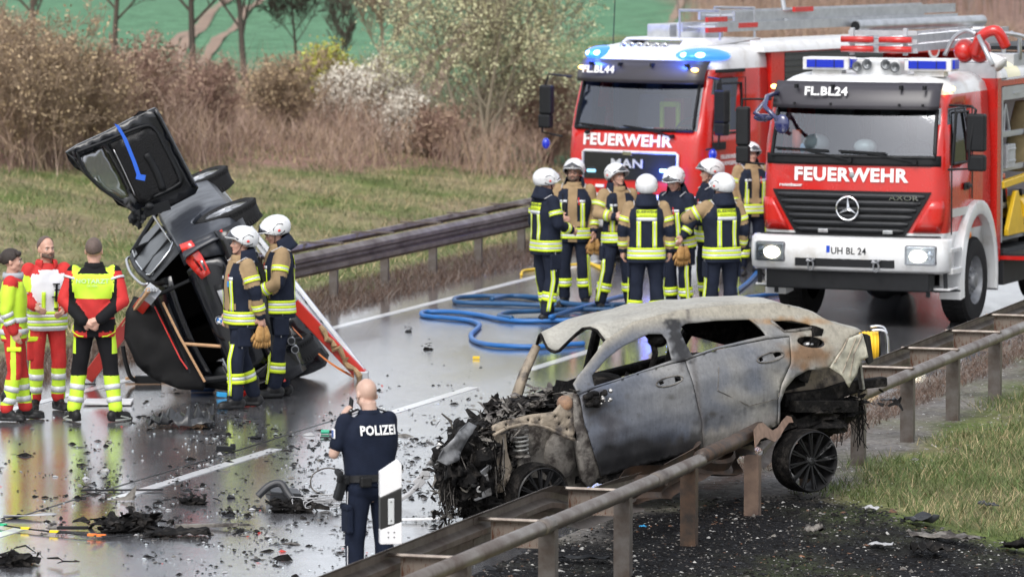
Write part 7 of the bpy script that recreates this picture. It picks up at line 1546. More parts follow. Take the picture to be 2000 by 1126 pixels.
# yellow cable reel with chrome frame just behind the wreck
cr = empty('cable_reel', G(1704, 712, 0), 0, 'yellow hose reel in a chrome tube frame standing on the road behind the wreck', 'hose reel')
X = Matrix.Rotation(pi/2, 4, 'Y') @ Matrix.Rotation(0, 4, 'Z'); hz = Vector((0, 0, .20))
mb = MB(Matrix.Translation((-.05, 0, .22)) @ X); mb.lathe([(.16, -.11)] + [(.155 + .010*(k % 2), -.10 + .02*k) for k in range(11)] + [(.16, .11)], 28); mb.build('hose_drum', M('yellow_orange_drum', (.80, .48, .02), .45), cr, auto=50)
mb = MB(Matrix.Translation((-.05, 0, .22)) @ X); mb.lathe([(0, .12), (.19, .12), (.19, .135), (0, .135)], 28); mb.lathe([(0, -.135), (.19, -.135), (.19, -.12), (0, -.12)], 28); mb.build('drum_flanges', blackp, cr, auto=40)
mb = MB(); mb.tube(smooth_path([(-.02, -.12, .40), (.12, -.12, .40), (.16, -.12, .30), (.17, -.12, .0)], 4), .016, 8); mb.tube(smooth_path([(-.02, .12, .42), (.12, .12, .42), (.17, .12, .3), (.18, .12, .0)], 4), .016, 8); mb.build('chrome_frame', chrome, cr, smooth=True)

woodm = M('pale_timber', (.55, .33, .18), .7, var=.3, vscale=6, stretch=(1, 1, 8))
# ------------------------------------------------------------------ the black car tipped on its side
bf = Vector((-.16, .985, .06)).normalized(); br = Vector((-.371, -.115, .913)); br = (br - bf*br.dot(bf)).normalized(); bu = br.cross(bf)
PB = PY(422, 628, 50.55); OB = PB - bu*.92
BM = Matrix(((br.x, bf.x, bu.x, OB.x), (br.y, bf.y, bu.y, OB.y), (br.z, bf.z, bu.z, OB.z), (0, 0, 0, 1)))
BR = empty('tipped_car', Vector((OB.x, OB.y + 2, 0)), 0, 'black estate car tipped on its side with one door standing up, propped by red struts', 'car', world=True)
carb = M('black_car_paint', (.006, .007, .010), .16, spec=.4, coat=.3, var=.3, vscale=3, rvar=.12); car_sheen = M('sky_sheen_car_paint', (.022, .026, .036), .36, coat=.15, var=.3, vscale=4, rvar=.15)  # second paint: same black, greyed to carry the reflection on the upturned side
def bmb(): return MB(BM)
def sect(y):
    """half section of the body from sill to belt: list of (x, z)"""
    w = float(np.interp(y, [0, .12, .5, 1.2, 3.6, 4.4, 4.8], [.80, .86, .90, .93, .92, .88, .70])); zb = float(np.interp(y, [0, .4, 1, 4, 4.8], [.42, .30, .22, .22, .30])); zt = float(np.interp(y, [0, .6, 2.5, 3.4, 4.4, 4.8], [.98, .99, .96, .92, .82, .65]))
    return [(w*.88, zb), (w*.97, zb + .06), (w, .45), (w, .62), (w*.985, .78), (w*.95, zt - .04), (w*.90, zt)]
wheels_y = (.92, 3.85)
ys = [0.0, .06, .15, .3, .45] + [wheels_y[0] - .40 + .1*k for k in range(9)] + list(np.arange(1.5, 3.4, .2)) + [wheels_y[1] - .40 + .1*k for k in range(9)] + [4.4, 4.6, 4.8]; ys = sorted(set(round(float(y), 3) for y in ys))
for sd in (1, -1):
    mb = bmb(); rows = []
    for y in ys:
        r = []
        for (x, z) in sect(y):
            for wy in wheels_y:
                d = abs(y - wy)
                if d < .39: z = max(z, .33 + sqrt(.39**2 - d*d))
            r.append((sd*x, y, z))
        rows.append(r)
    mb.ring(rows, closed=False); mb.build('body_side', car_sheen if sd > 0 else carb, BR, auto=40, solid=.02)
mb = bmb(); mb.ring([[(-.80, y, z - .02), (.80, y, z - .02)] for y, z in ((3.35, .92), (4.0, .90), (4.5, .80), (4.8, .65))], closed=False); mb.build('bonnet', carb, BR, solid=.02)
mb = bmb(); mb.box((0, 2.4, .25), (1.55, 4.3, .05)); mb.box((0, 1.0, .35), (.9, .5, .25)); mb.box((0, 3.9, .4), (1.2, .5, .3)); mb.tube([(.35, .3, .28), (.35, 3.0, .22)], .05, 8); mb.cyl((-.75, .92, .33), (.75, .92, .33), .05); mb.build('underbody', M('underbody_dark', (.03, .03, .032), .7, var=.4), BR, bevel=.02)
# greenhouse
def gh(y):
    x0 = float(np.interp(y, [.05, .5, 1.2, 3.3], [.80, .83, .84, .80])); zt = float(np.interp(y, [.05, .3, .55, 1.2, 2.2, 2.7, 3.4], [1.0, 1.33, 1.42, 1.46, 1.46, 1.40, .96])); x1 = float(np.interp(y, [.3, .8, 2.3, 3.2], [.56, .60, .60, .56])); return x0, zt, x1
for sd in (1, -1):
    mb = bmb(); gy = [.45, .95, 1.1, 1.95, 2.05, 2.75]
    for a, b, m_i in ((.55, 1.0, 0), (1.08, 1.98, 0), (2.06, 2.70, 0)):
        g_ = bmb(); rr = []
        for y in np.linspace(a, b, 4): x0, zt, x1 = gh(y); rr.append([(sd*(x0 - .01), y, .99), (sd*(x0*.5 + x1*.5 + .02), y, (1.0 + zt)/2), (sd*(x1 + .035), y, zt - .07)])
        g_.ring(rr, closed=False); g_.build('side_window', M('grey_wet_car_glass', (.035, .04, .045), .32, var=.5, vscale=5, stretch=(1, 8, 1), rvar=.1), BR, smooth=True)
    f_ = bmb()
    f_.tube([(sd*(gh(y)[2] + .01), y, gh(y)[1] - .04) for y in (.25, .4, .55, .8, 1.2, 1.8, 2.3, 2.7, 3.0)], .035, 8)
    for y in (1.04, 2.02): x0, zt, x1 = gh(y); f_.bar((sd*x0, y, .97), (sd*x1, y, zt - .04), .03, .07)
    f_.tube([(sd*.80, 3.32, .95), (sd*.60, 2.72, 1.38)], .03, 6); x0, zt, x1 = gh(.4); f_.ring([[(sd*.83, .10, .95), (sd*.62, .28, 1.34), (sd*.60, .33, 1.34), (sd*.84, .16, .95)], [(sd*.84, .50, .98), (sd*.60, .62, 1.38), (sd*.58, .62, 1.38), (sd*.82, .50, .98)]]); f_.build('window_pillars', blackp, BR, auto=40)
    c_ = bmb(); pts = [(sd*.845, 2.9, 1.0), (sd*.855, 1.2, 1.005), (sd*.85, .62, 1.0), (sd*.815, .48, 1.06), (sd*.73, .50, 1.20), (sd*.645, .56, 1.345), (sd*.625, .8, 1.385), (sd*.63, 1.8, 1.40), (sd*.63, 2.6, 1.37)]; c_.tube([Vector(p) for p in pts], .013, 6); c_.build('chrome_window_trim', chrome if sd > 0 else blackp, BR, smooth=True)
    c_ = bmb(); c_.tube(smooth_path([(sd*.60, .35, 1.41), (sd*.60, .5, 1.47), (sd*.60, 1.4, 1.51), (sd*.59, 2.4, 1.48), (sd*.58, 2.6, 1.43)], 4), .017, 8); c_.build('roof_bar', M('satin_silver_trim', (.5, .5, .52), .3, metal=.9) if sd > 0 else blackp, BR, smooth=True)
mb = bmb(); mb.ring([[(x, y, gh(y)[1] - .02 - .05*(abs(x)/.6)**2.5) for x in np.linspace(-.60, .60, 9)] for y in (.22, .4, .8, 1.2, 1.8, 2.3, 2.6)], closed=False); mb.build('roof', carb, BR, smooth=True, solid=.02)
mb = bmb(); mb.ring([[(x, .14 + .06*(abs(x)/.6)**2, 1.375), (x, .30, 1.42)] for x in np.linspace(-.56, .56, 9)], closed=False); mb.build('roof_spoiler', carb, BR, solid=.025)
# tail: lower tailgate, recess, bumper, lamps
def ty(x, z): return .02 + .10*(abs(x)/.9)**3 + (max(0, z - .80)*.35) - .03*(1 - min(1, abs(z - .62)/.2))
def tpan(name, poly, m, off=0.0, solid=.02, step=.08, par=None):
    V_, F_ = cdt(poly, (), step); mb = bmb(); mb.add([(x, ty(x, z) - off, z) for x, z in V_], F_); return mb.build(name, m, par or BR, smooth=True, solid=solid)
tpan('tailgate', [(-.60, .99), (.60, .99), (.66, .86), (.62, .62), (.56, .52), (-.56, .52), (-.62, .62), (-.66, .86)], carb)
tpan('rear_corner', [(.66, .99), (.87, .99), (.88, .55), (.60, .53), (.64, .62), (.68, .86)], car_sheen); tpan('rear_corner', [(-.66, .99), (-.87, .99), (-.88, .55), (-.60, .53), (-.64, .62), (-.68, .86)], carb)
mb = bmb(); rows = []
for z, e in ((.24, .10), (.30, .02), (.42, -.05), (.52, -.07), (.56, -.02)): rows.append([(x, ty(x, .5) + e - .03, z) for x in np.linspace(-.88, .88, 17)])
mb.ring(rows, closed=False); mb.build('rear_bumper', carb, BR, smooth=True, solid=.03)
mb = bmb(); mb.box((0, .02, .30), (1.1, .06, .12)); mb.build('diffuser', blackp, BR, bevel=.02)
for x in (-.60, -.50, .50, .60): mb = bmb(); mb.cyl((x, -.05, .27), (x, .15, .27), .042, n=16); mb.use(1); mb.cyl((x, -.056, .27), (x, -.05, .27), .034, n=16); mb.build('exhaust_pipe', [steel_w, blackp], BR, auto=40)
redl = M('red_tail_lamp', (.55, .012, .01), .12, coat=1, var=.35, vscale=9, col2=(.8, .05, .03))
for sd in (1, -1):
    lp = tpan('tail_lamp', [(sd*.47, .88), (sd*.68, .955), (sd*.885, .95), (sd*.885, .82), (sd*.70, .78), (sd*.50, .77)], redl, .025, .03)
    tpan('lamp_strip', [(sd*.56, .855), (sd*.70, .885), (sd*.70, .865), (sd*.56, .835)], M('dark_red_lens', (.2, .01, .01), .2, coat=1), .045, .008, .04, lp); tpan('white_lens', [(sd*.55, .82), (sd*.66, .825), (sd*.66, .80), (sd*.55, .798)], lens, .045, .008, .04, lp)
    rf = bmb(); rf.box((sd*.74, .0, .50), (.28, .03, .035)); rf.build('rear_reflector', redl, BR, bevel=.008)
tpan('plate_recess', [(-.36, .80), (.36, .80), (.33, .63), (-.33, .63)], blackp, .012, .01)
tpan('plate_holder', [(-.05, .785), (.30, .785), (.28, .66), (-.03, .66)], M('pale_plate_back', (.35, .36, .38), .5), .024, .008)
X = BM @ frame((0, ty(0, .87) - .03, .88), (1, 0, 0), (0, 0, 1)); mb = MB(X); mb.cyl((0, 0, 0), (0, 0, .012), .042, n=24); mb.use(1)
for a0 in (0, pi): mb.add([(0, 0, .015)] + [(.030*cos(a0 + pi/2*k/6), .030*sin(a0 + pi/2*k/6), .015) for k in range(7)], [(0, k+1, k+2) for k in range(6)])
mb.use(2)
for a0 in (pi/2, 3*pi/2): mb.add([(0, 0, .015)] + [(.030*cos(a0 + pi/2*k/6), .030*sin(a0 + pi/2*k/6), .015) for k in range(7)], [(0, k+1, k+2) for k in range(6)])
mb.use(3); mb.tube([(.042*cos(2*pi*k/24), .042*sin(2*pi*k/24), .012) for k in range(25)], .004, 5); mb.build('round_badge', [blackp, M('badge_blue_light', (.04, .2, .6), .3), letter, chrome], BR)
# opening above the tailgate with dark boot, broken frame
mb = bmb(); mb.box((0, 1.15, .62), (1.5, 2.1, .05)); mb.box((0, 2.0, .95), (1.5, .1, .8)); mb.build('boot_interior', M('boot_carpet', (.006, .006, .007), .95, spec=.1), BR)
for x in (-.45, .1, .5): mb = bmb(); mb.box((x, 1.5, 1.0), (.42, .14, .55)); mb.box((x, 1.5, 1.33), (.25, .1, .12)); mb.build('seat', M('dark_seat_cloth', (.014, .013, .013), .9, spec=.15), BR, bevel=.04)
mb = bmb(); mb.tube([(.50, .10, 1.0), (.46, .28, 1.38)], .02, 6); mb.build('broken_frame', blackp, BR)
mb = bmb(); mb.tube([(-.62, .08, 1.0), (-.54, .28, 1.38)], .035, 6); mb.build('broken_frame', blackp, BR)
mb = bmb(); mb.tube([(-.25, -.05, .98), (-.1, .25, 1.36)], .018, 6); mb.build('timber_prop', woodm, BR)
# roof cut open and folded out towards the ground, bumper cover bulging at the lower right
def px_slab(name, poly, Y0, m, thick, bulge=.0, par=None):
    V_, F_ = cdt(poly, (), 12); mb = MB(); cx = sum(p[0] for p in poly)/len(poly); cy = sum(p[1] for p in poly)/len(poly); R_ = max((Vector(p) - Vector((cx, cy))).length for p in poly)
    mb.add([PY(u, v, Y0 - bulge*(1 - min(1, (Vector((u, v)) - Vector((cx, cy))).length/R_)**2) + .03*noise.noise((u*.03, v*.03, 1))) for u, v in V_], F_); return mb.build(name, m, par or BR, solid=thick, smooth=True)
fo = px_slab('folded_roof', [(262, 578), (300, 590), (338, 640), (402, 752), (396, 762), (350, 758), (305, 742), (268, 712), (243, 660), (246, 610)], 50.75, M('black_headliner', (.007, .007, .008), .6, spec=.25, var=.4), .04, .05)
mb = MB(); mb.tube([PY(u, v, 50.66) for u, v in ((302, 598), (330, 655), (352, 700), (366, 720))], .008, 5); mb.build('red_trim_line', redl, fo)
mb = MB(); mb.tube([PY(u, v, 50.5) for u, v in ((318, 590), (350, 655), (400, 745))], .014, 6); mb.build('timber_prop', woodm, BR)
px_slab('bumper_cover', [(560, 606), (585, 622), (612, 650), (640, 692), (634, 712), (600, 728), (556, 742), (524, 744), (500, 720), (505, 640), (530, 612)], 53.0, carb, .05, .22)
# wheels
def carwheel(x, y, steer=0):
    X = BM @ Matrix.Translation((x, y, .33)) @ Matrix.Rotation(radians(steer), 4, 'Z') @ Matrix.Rotation(pi/2*(1 if x > 0 else -1), 4, 'Y'); a = MB(X); a.lathe([(.235, .10), (.29, .125), (.325, .11), (.335, .07), (.335, -.07), (.325, -.11), (.29, -.125), (.235, -.10)], 40)
    for k in range(60):
        t = 2*pi*k/60
        for q in (-1, 1): a.box((.335*cos(t + q*.02), .335*sin(t + q*.02), q*.06), (.006, .022, .08), rot=(0, q*.3, t))
    w = a.build('wheel', rubber, BR, auto=40); b = MB(X); b.lathe([(.24, .11), (.245, .10), (.225, .05), (.225, -.10), (.235, -.10)], 40)
    for k in range(5):
        for dd in (-.13, .13): t = 2*pi*k/5 + dd; b.bar((.05*cos(t), .05*sin(t), .085), (.23*cos(t + dd*.4), .23*sin(t + dd*.4), .075), .032, .03)
    b.cyl((0, 0, .05), (0, 0, .10), .065, n=18); b.cyl((0, 0, -.02), (0, 0, .0), .16, n=24); b.build('rim', M('silver_alloy', (.5, .51, .53), .3, metal=.8), w, auto=40)
for x, y in ((.80, .92), (-.80, .92), (.80, 3.85), (-.80, 3.85)): carwheel(x, y)
# door standing up, inner side to the camera
def dpx(poly, Y0=52.2): return [PY(u, v, Y0 + (u-130)*.0016) for u, v in poly]
door_px = [(129, 297), (150, 283), (207, 257), (262, 228), (303, 210), (312, 222), (350, 297), (386, 366), (380, 378), (329, 405), (286, 424), (262, 416), (196, 371), (159, 335)]
win_px = [(152, 306), (201, 287), (228, 335), (252, 384), (238, 389), (210, 377), (180, 352), (163, 328)]
def dpanel(name, poly, holes, m, dy, thick, par, step=14):
    V_, F_ = cdt(poly, holes, step); mb = MB(); mb.add([PY(u, v, 52.2 + (u-130)*.0016 + dy) for u, v in V_], F_); return mb.build(name, m, par, solid=thick, auto=60)
do = dpanel('upturned_door', door_px, [win_px], carb, .05, .09, BR)
dpanel('door_glass', win_px, [], glass_mat('misted_door_glass', (.50, .54, .50), .20, .15), .03, .006, do)
dpanel('door_lining', [(214, 281), (300, 245), (318, 262), (360, 350), (352, 366), (275, 398), (262, 385)], [], M('black_door_lining', (.006, .006, .007), .4, spec=.3, var=.3, bump=.3, bscale=60), -.03, .05, do)
def dtube(name, pts, r, m, dy=-.07): mb = MB(); mb.tube(smooth_path([PY(u, v, 52.2 + (u-130)*.0016 + dy) for u, v in pts], 4), r, 8); return mb.build(name, m, do, smooth=True)
dtube('door_seal', [(150, 297), (205, 276), (275, 248), (300, 250), (318, 280), (350, 345), (345, 362), (300, 385)], .018, blackp, -.06); dtube('door_seal', [(150, 297), (165, 333), (196, 366), (240, 395)], .014, blackp, -.05)
dtube('armrest', [(285, 300), (305, 335), (318, 370)], .045, blackp, -.05); dtube('door_sill_trim', [(222, 292), (245, 340), (264, 382)], .006, M('satin_silver_trim', (.5, .5, .52), .3, metal=.9), -.07)
dtube('door_lower_edge', [(303, 213), (346, 296), (382, 366)], .02, carb, -.03)
mb = MB(); mb.ell(PY(292, 403, 52.1), (.05, .04, .04)); lump(mb, PY(268, 425, 52.1), (.08, .08, .09), 2, .8); mb.bar(PY(280, 415, 52.2), PY(330, 400, 52.3), .08, .1); mb.build('door_hinge', blackp, BR)
st = MB(); p = [PY(u, v, 52.05) for u, v in ((228, 243), (243, 268), (262, 315), (274, 350))]; st.ring([[q - Vector((.025, 0, -.008)), q + Vector((.025, 0, -.012)), q + Vector((.025, -.006, -.012)), q - Vector((.025, .006, -.008))] for q in p]); st.box(PY(275, 346, 52.03), (.10, .03, .06), rot=(0, .2, 0)); st.build('blue_strap', M('blue_webbing', (.01, .10, .55), .6)); tag(bpy.data.objects['blue_strap'], 'bright blue strap tied round the upturned car door', 'strap')
# struts, ladder, strap
red_s = M('red_strut_paint', (.58, .03, .015), .35, var=.2, vscale=4); woodm = M('pale_timber', (.55, .33, .18), .7, var=.3, vscale=6, stretch=(1, 1, 8))
def strut(a, b, w, label, name='support_strut', side=Vector((.5, -.5, .1))):
    a, b = Vector(a), Vector(b); s = empty(name, Vector((b.x, b.y, 0)), 0, label, 'strut', 'red stabilising struts', world=True); m_ = MB(); m_.bar(a, b, w, w*.8, up=(0, 1, 0)); m_.build('red_beam', red_s, s, bevel=.008)
    m_ = MB(); d = (b-a).normalized(); m_.bar(a - d*.02, a + d*.14, w*1.12, w*.9, up=(0, 1, 0)); 
    for k in range(4): m_.box(a - d*.03 + Vector((-.045 + .03*k, -.02, .01)), (.02, w, .03), rot=(0, .6, 0))
    m_.build('steel_head', alumatt, s); m_ = MB(); m_.box(b + Vector((0, 0, .0)), (.16, .18, .10)); m_.build('foot', alumatt, s, bevel=.01)
    return s
sA = strut(PY(297, 569, 50.4), G(172, 738, .06) , .135, 'red support strut leaning left behind the doctor, up to the roof of the tipped car')
m_ = MB(); m_.bar(PY(290, 566, 50.3), PY(240, 633, 51.1), .035, .05); m_.build('timber_strip', woodm, sA)
sB = strut(PY(556, 574, 52.6), G(706, 733, .06), .13, 'red support strut leaning right between the firefighter and the ladder foot')
m_ = MB(); rs = random.Random(8); a, b = PY(625, 640, 52.6), PY(700, 735, 52.6)
pts = [a.lerp(b, k/14) + Vector((rs.gauss(0, .02), -.10 + rs.gauss(0, .02), rs.gauss(0, .02))) for k in range(15)]; m_.tube(pts, [.025 + .012*(k % 2) for k in range(15)], 7); m_.build('rope_wrapping', M('tan_rope', (.45, .30, .16), .85, var=.5, vscale=20), sB)
la, lb = PY(413, 348, 54.6), G(714, 727, .02); ld = empty('rescue_ladder', G(714, 727), 0, 'silver ladder section leaning behind the tipped car with its foot on the road', 'ladder', world=True)
d = (lb-la).normalized()
for q in (0, 1):
    s_ = Vector((-.10, .12, .02))*(q*1.0); m_ = MB(); m_.bar(la + s_ + Vector((.0, 0, 0)), lb + s_, .045, .10, up=(0, 1, 0)); m_.build('ladder_rail', alu, ld, bevel=.004); m_ = MB(); m_.bar(la + s_ - d*.05, la + s_ + d*.04, .05, .105, up=(0, 1, 0)); m_.bar(lb + s_ - d*.02, lb + s_ + d*.04, .05, .105, up=(0, 1, 0)); m_.build('red_end_cap', red_s, ld)
for k in range(10): c_ = la.lerp(lb, (k+.5)/10); m_ = MB(); m_.cyl(c_, c_ + Vector((-.10, .12, .02)), .015, n=8); m_.build('rung', alu, ld); m_ = MB(); m_.ell(c_ + Vector((.01, -.04, 0)), (.014, .01, .014), 8, 6); m_.build('rivet', blackp, ld)
m_ = MB(); a, b = PY(572, 640, 51.5), G(694, 737, .02); m_.ring([[a.lerp(b, k/10) + Vector((0, 0, -.10*sin(pi*k/10)*.6 + w)) + Vector((-w*.6, e, 0)) for w, e in ((-.022, 0), (.022, 0), (.022, .005), (-.022, .005))] for k in range(11)]); m_.build('orange_strap', M('orange_webbing', (.75, .20, .03), .6)); tag(bpy.data.objects['orange_strap'], 'orange ratchet strap running from the tipped car to the strut foot', 'strap')
# ------------------------------------------------------------------ hoses on the road
blue_h = M('blue_hose_rubber', (.015, .13, .40), .4, var=.25, vscale=3); blue_hd = M('dark_blue_hose_rubber', (.012, .075, .19), .4, var=.25, vscale=3)
def hose(pix, label, r=.030, m=blue_h, z=None, name='hose', group='blue hoses on the road'):
    z = z or r; pts = []
    for k, (u, v) in enumerate(pix):
        q = G(u, v, 0); p = q.x*RN.x + q.y*RN.y; pts.append(Vector((q.x, q.y, road_z(p) + z + .004*(k % 2))))
    mb = MB(); mb.tube(smooth_path(pts, 6), r, 8); return tag(mb.build(name, m, smooth=True), label, 'hose', group)
hose([(1140, 680), (1100, 683), (1040, 686), (965, 683), (928, 674), (920, 662), (931, 650), (936, 641), (915, 632), (870, 627), (832, 623), (823, 618), (836, 614), (890, 616), (940, 622), (975, 630), (1020, 634), (1100, 634), (1160, 633), (1235, 628)], 'bright blue hose snaking in an S towards the burnt car')
hose([(1240, 603), (1150, 603), (1060, 603), (1000, 601), (950, 599), (898, 597), (887, 592), (897, 587), (950, 584), (1010, 586), (1045, 591), (1100, 597)], 'darker blue hose making the flat loop farthest left on the road', m=blue_hd, z=.035)
hose([(1225, 617), (1130, 617), (1050, 619), (995, 622), (975, 628), (1000, 633)], 'dark blue hose running straight behind the leftmost firefighter', m=blue_hd, z=.06)
hose([(1075, 636), (1120, 622), (1160, 610), (1205, 598), (1240, 592)], 'blue hose crossing diagonally over the others at the firefighters feet', z=.09)
hose([(960, 596), (1000, 590), (1060, 594), (1110, 606), (1200, 612)], 'short dark blue hose inside the flat loop', m=blue_hd, z=.07)
hose([(1425, 585), (1445, 572), (1462, 558), (1476, 543), (1484, 530)], 'blue hose curving towards the bumper of the nearer fire engine')
hose([(1425, 600), (1450, 592), (1480, 587), (1512, 583), (1540, 582)], 'blue hose running under the bumper of the nearer fire engine')
hose([(1018, 540), (1022, 532), (1045, 528), (1100, 522), (1150, 518), (1172, 528), (1195, 534)], 'thin yellow hose behind the leftmost firefighters', r=.018, m=hosey, group='yellow hoses on the road')
hose([(1145, 512), (1160, 520), (1180, 524), (1200, 520)], 'second thin yellow hose near the wheel of the farther fire engine', r=.018, m=hosey, group='yellow hoses on the road')
# ------------------------------------------------------------------ marker post on the guardrail
q = PY(764, 1062, 34.15); dl = empty('delineator_post', (q.x, q.y, .745), radians(8), 'white marker post with black slanted band fixed on the near guardrail beside the policeman', 'marker post')
white_pl = M('white_marker_plastic', (.74, .74, .75), .35, var=.06)
w, h, d = .155, .55, .10
def mslab(name, pts, m, y=0, dd=d): mb = MB(); mb.prism([(x, z) for x, z in pts], dd, frame((0, y + dd, 0), (1, 0, 0), (0, 0, 1))); return mb.build(name, m, dl, bevel=.004)
mslab('upper_body', [(-w/2, .315), (w/2, .385), (w/2, h), (w*.34, h+.03), (-w/2, h - .055)], white_pl); mslab('black_band', [(-w/2, .085), (w/2, .14), (w/2, .383), (-w/2, .313)], M('black_marker_band', (.015, .015, .016), .4)); mslab('lower_body', [(-w/2, -.02), (w/2, -.02), (w/2, .138), (-w/2, .083)], white_pl)
mslab('reflector', [(-.022, .12), (.022, .125), (.022, .31), (-.022, .305)], M('pale_reflector', (.62, .64, .66), .25, metal=.3), -.008, .008)
mb = MB()
for x in (-.02, .022):
    for z in (.03, .065): mb.cyl((x, -.004, z), (x, .0, z), .005, n=8)
for z in (.15, .285): mb.cyl((0, -.012, z), (0, -.008, z), .005, n=8)
mb.build('screws', blackp, dl)
# ------------------------------------------------------------------ debris
dm = [char_m, blackp, M('dark_scrap_plastic', (.03, .032, .036), .35, var=.4, vscale=9), ash_m, silver_m, M('red_lamp_fragment', (.5, .03, .02), .3), M('pale_scrap', (.45, .45, .46), .5, var=.4)]
def onroad(u, v): q = G(u, v, 0); p = q.x*RN.x + q.y*RN.y; return Vector((q.x, q.y, road_z(p) + .004 if p > 11.9 else HZ(q.x, q.y)))
def piece(name, u, v, label, fn, mats, cat='debris', rz=0.0, **k):
    mb = MB(); fn(mb); o = mb.build(name, mats, None, **k); o.location = onroad(u, v); o.rotation_euler = (0, 0, rz); return tag(o, label, cat)
def sheet(mb, w, l, h, seed, n=9, m=7, th=.006):
    rows = []
    for i in range(n):
        rows.append([((i/(n-1) - .5)*w*(1 + .25*noise.noise((i*.7, j*.5, seed))), (j/(m-1) - .5)*l, .01 + h*abs(noise.noise((i*.55 + seed, j*.6, seed))) * 1.6 + h*.25*(noise.noise((i*1.7, j*1.9, seed)) + .5)) for j in range(m)])
    mb.ring(rows, closed=False)
rs = random.Random(21)
piece('crumpled_cover', 355, 838, 'large crumpled black plastic cover lying alone on the road right of the doctor', lambda m: sheet(m, .62, .55, .17, 3, 14, 9), dm[2], solid=.006, auto=50)
def heap(m, seed, s=1.0, n=30):
    r = random.Random(seed); 
    for k in range(4): lump(m, (r.gauss(0, .07*s), r.gauss(0, .05*s), .03*s), (.14*s, .12*s, .07*s*r.uniform(.6, 1.4)), seed + k, .8, 18, 12)
    shards(m, (0, 0, .03), (.2*s, .18*s, .03), n, r, (.06*s, .25*s), (.01, .04*s), .3)
piece('charred_heap', 250, 1040, 'biggest charred black heap on the road at the lower left', lambda m: heap(m, 5, .95, 60), char_m, auto=60, rz=.3)
piece('charred_sheet', 345, 1050, 'flat charred black sheet beside the biggest heap', lambda m: sheet(m, .5, .35, .06, 9, 12, 7), char_m, solid=.008, auto=60)
piece('charred_heap', 20, 1108, 'charred black heap at the left picture edge near the bottom', lambda m: heap(m, 15, .8, 22), char_m, auto=60)
piece('charred_heap', 375, 990, 'small black burnt lump right of the road dash', lambda m: heap(m, 25, .45, 16), char_m, auto=60)
piece('grey_trim_strip', 400, 1037, 'long pale grey trim strip right of the charred sheet', lambda m: (m.bar((-.25, 0, .02), (.28, .02, .03), .05, .03), m.bar((.28, .02, .03), (.36, .1, .02), .04, .02)), dm[3], bevel=.004)
piece('black_hose_stub', 548, 985, 'bent black hose stub with metal clamps left of the policeman', lambda m: (m.tube(smooth_path([(-.2, 0, .05), (-.1, .02, .14), (0, .03, .16), (.06, .0, .08), (.1, -.02, .03)], 4), .035, 8), m.box((.02, .1, .05), (.28, .16, .09), rot=(.2, .1, .3))), dm[2], bevel=.006)
piece('engine_fragment', 575, 1002, 'dark ribbed engine fragment behind the policeman left leg', lambda m: heap(m, 35, .75, 34), dm[0], auto=60)
piece('wire_tangle', 612, 1000, 'tangle of pale wires beside the engine fragment', lambda m: [m.tube(smooth_path([(rs.gauss(0, .15), rs.gauss(0, .1), .02 + .1*rs.random()) for _ in range(4)], 5), .004, 4) for _ in range(22)], dm[6])
piece('metal_loop', 640, 975, 'curved grey metal loop standing up left of the policeman', lambda m: m.tube(smooth_path([(.14, 0, .22), (.0, 0, .26), (-.13, 0, .20), (-.14, 0, .08), (-.02, 0, .02), (.15, 0, .03)], 5), .014, 6, flat=.5), dm[3], smooth=True)
piece('bumper_bracket', 812, 990, 'curved pale metal bumper bracket leaning right of the marker post', lambda m: (m.bar((-.2, 0, .02), (-.05, .05, .10), .06, .03), m.bar((-.05, .05, .10), (.07, .08, .24), .06, .03), m.cyl((.08, .06, .26), (.08, .10, .26), .045, n=14), m.box((.03, .06, .2), (.09, .04, .08), rot=(0, .8, 0))), dm[6], bevel=.006)
piece('white_trim_strip', 828, 1022, 'white bent trim strip on the ground behind the guardrail', lambda m: (m.bar((-.28, 0, .02), (.1, .0, .03), .07, .015), m.bar((.1, 0, .03), (.3, .08, .06), .07, .015)), white_pl, bevel=.004)
piece('crescent_sheet', 58, 1020, 'pale crescent shaped sheet of plastic at the lower left', lambda m: m.ring([[(x, .12*cos(x*5), .02 + .02*sin(x*9)), (x, .12*cos(x*5) - .13*(1 - (x/.24)**2), .03)] for x in np.linspace(-.23, .23, 12)], closed=False), dm[6], solid=.006, auto=50)
piece('black_rod', 235, 966, 'long thin black rod lying across the dash in the lower left', lambda m: m.bar((-.35, -.02, .012), (.38, .03, .012), .014), blackp)
piece('black_strip', 142, 1041, 'short thick black rubber strip left of the biggest heap', lambda m: m.bar((-.13, .02, .015), (.13, -.02, .02), .05, .025), rubber, bevel=.004)
piece('torn_fin', 240, 985, 'torn grey pointed plastic fin at the near end of the road dash', lambda m: (m.add([(-.15, 0, .005), (.1, .02, .005), (.12, .03, .14), (.02, .02, .04)], [(0, 1, 2, 3)]),), dm[3], solid=.006)
piece('black_connector', 438, 888, 'black angular connector beyond the far end of the dash', lambda m: (m.box((0, 0, .03), (.16, .07, .05), rot=(0, .1, .2)), m.box((.08, .05, .04), (.05, .05, .06))), blackp, bevel=.005)
piece('small_green_bottle', 637, 853, 'small green topped bottle left of the policeman', lambda m: (m.cyl((-.05, 0, .02), (.03, 0, .02), .02, n=10), m.use(1), m.cyl((.03, 0, .02), (.08, 0, .02), .016, n=10)), [M('green_plastic', (.02, .35, .2), .4), blackp], cat='bottle')
piece('black_plate', 640, 862, 'thin black plate next to the green bottle', lambda m: m.box((0, 0, .01), (.15, .05, .012)), blackp)
piece('white_board', 212, 790, 'flat white board on the road behind the doctor feet', lambda m: m.box((0, 0, .02), (.50, .42, .025)), white_pl, cat='board', bevel=.004)
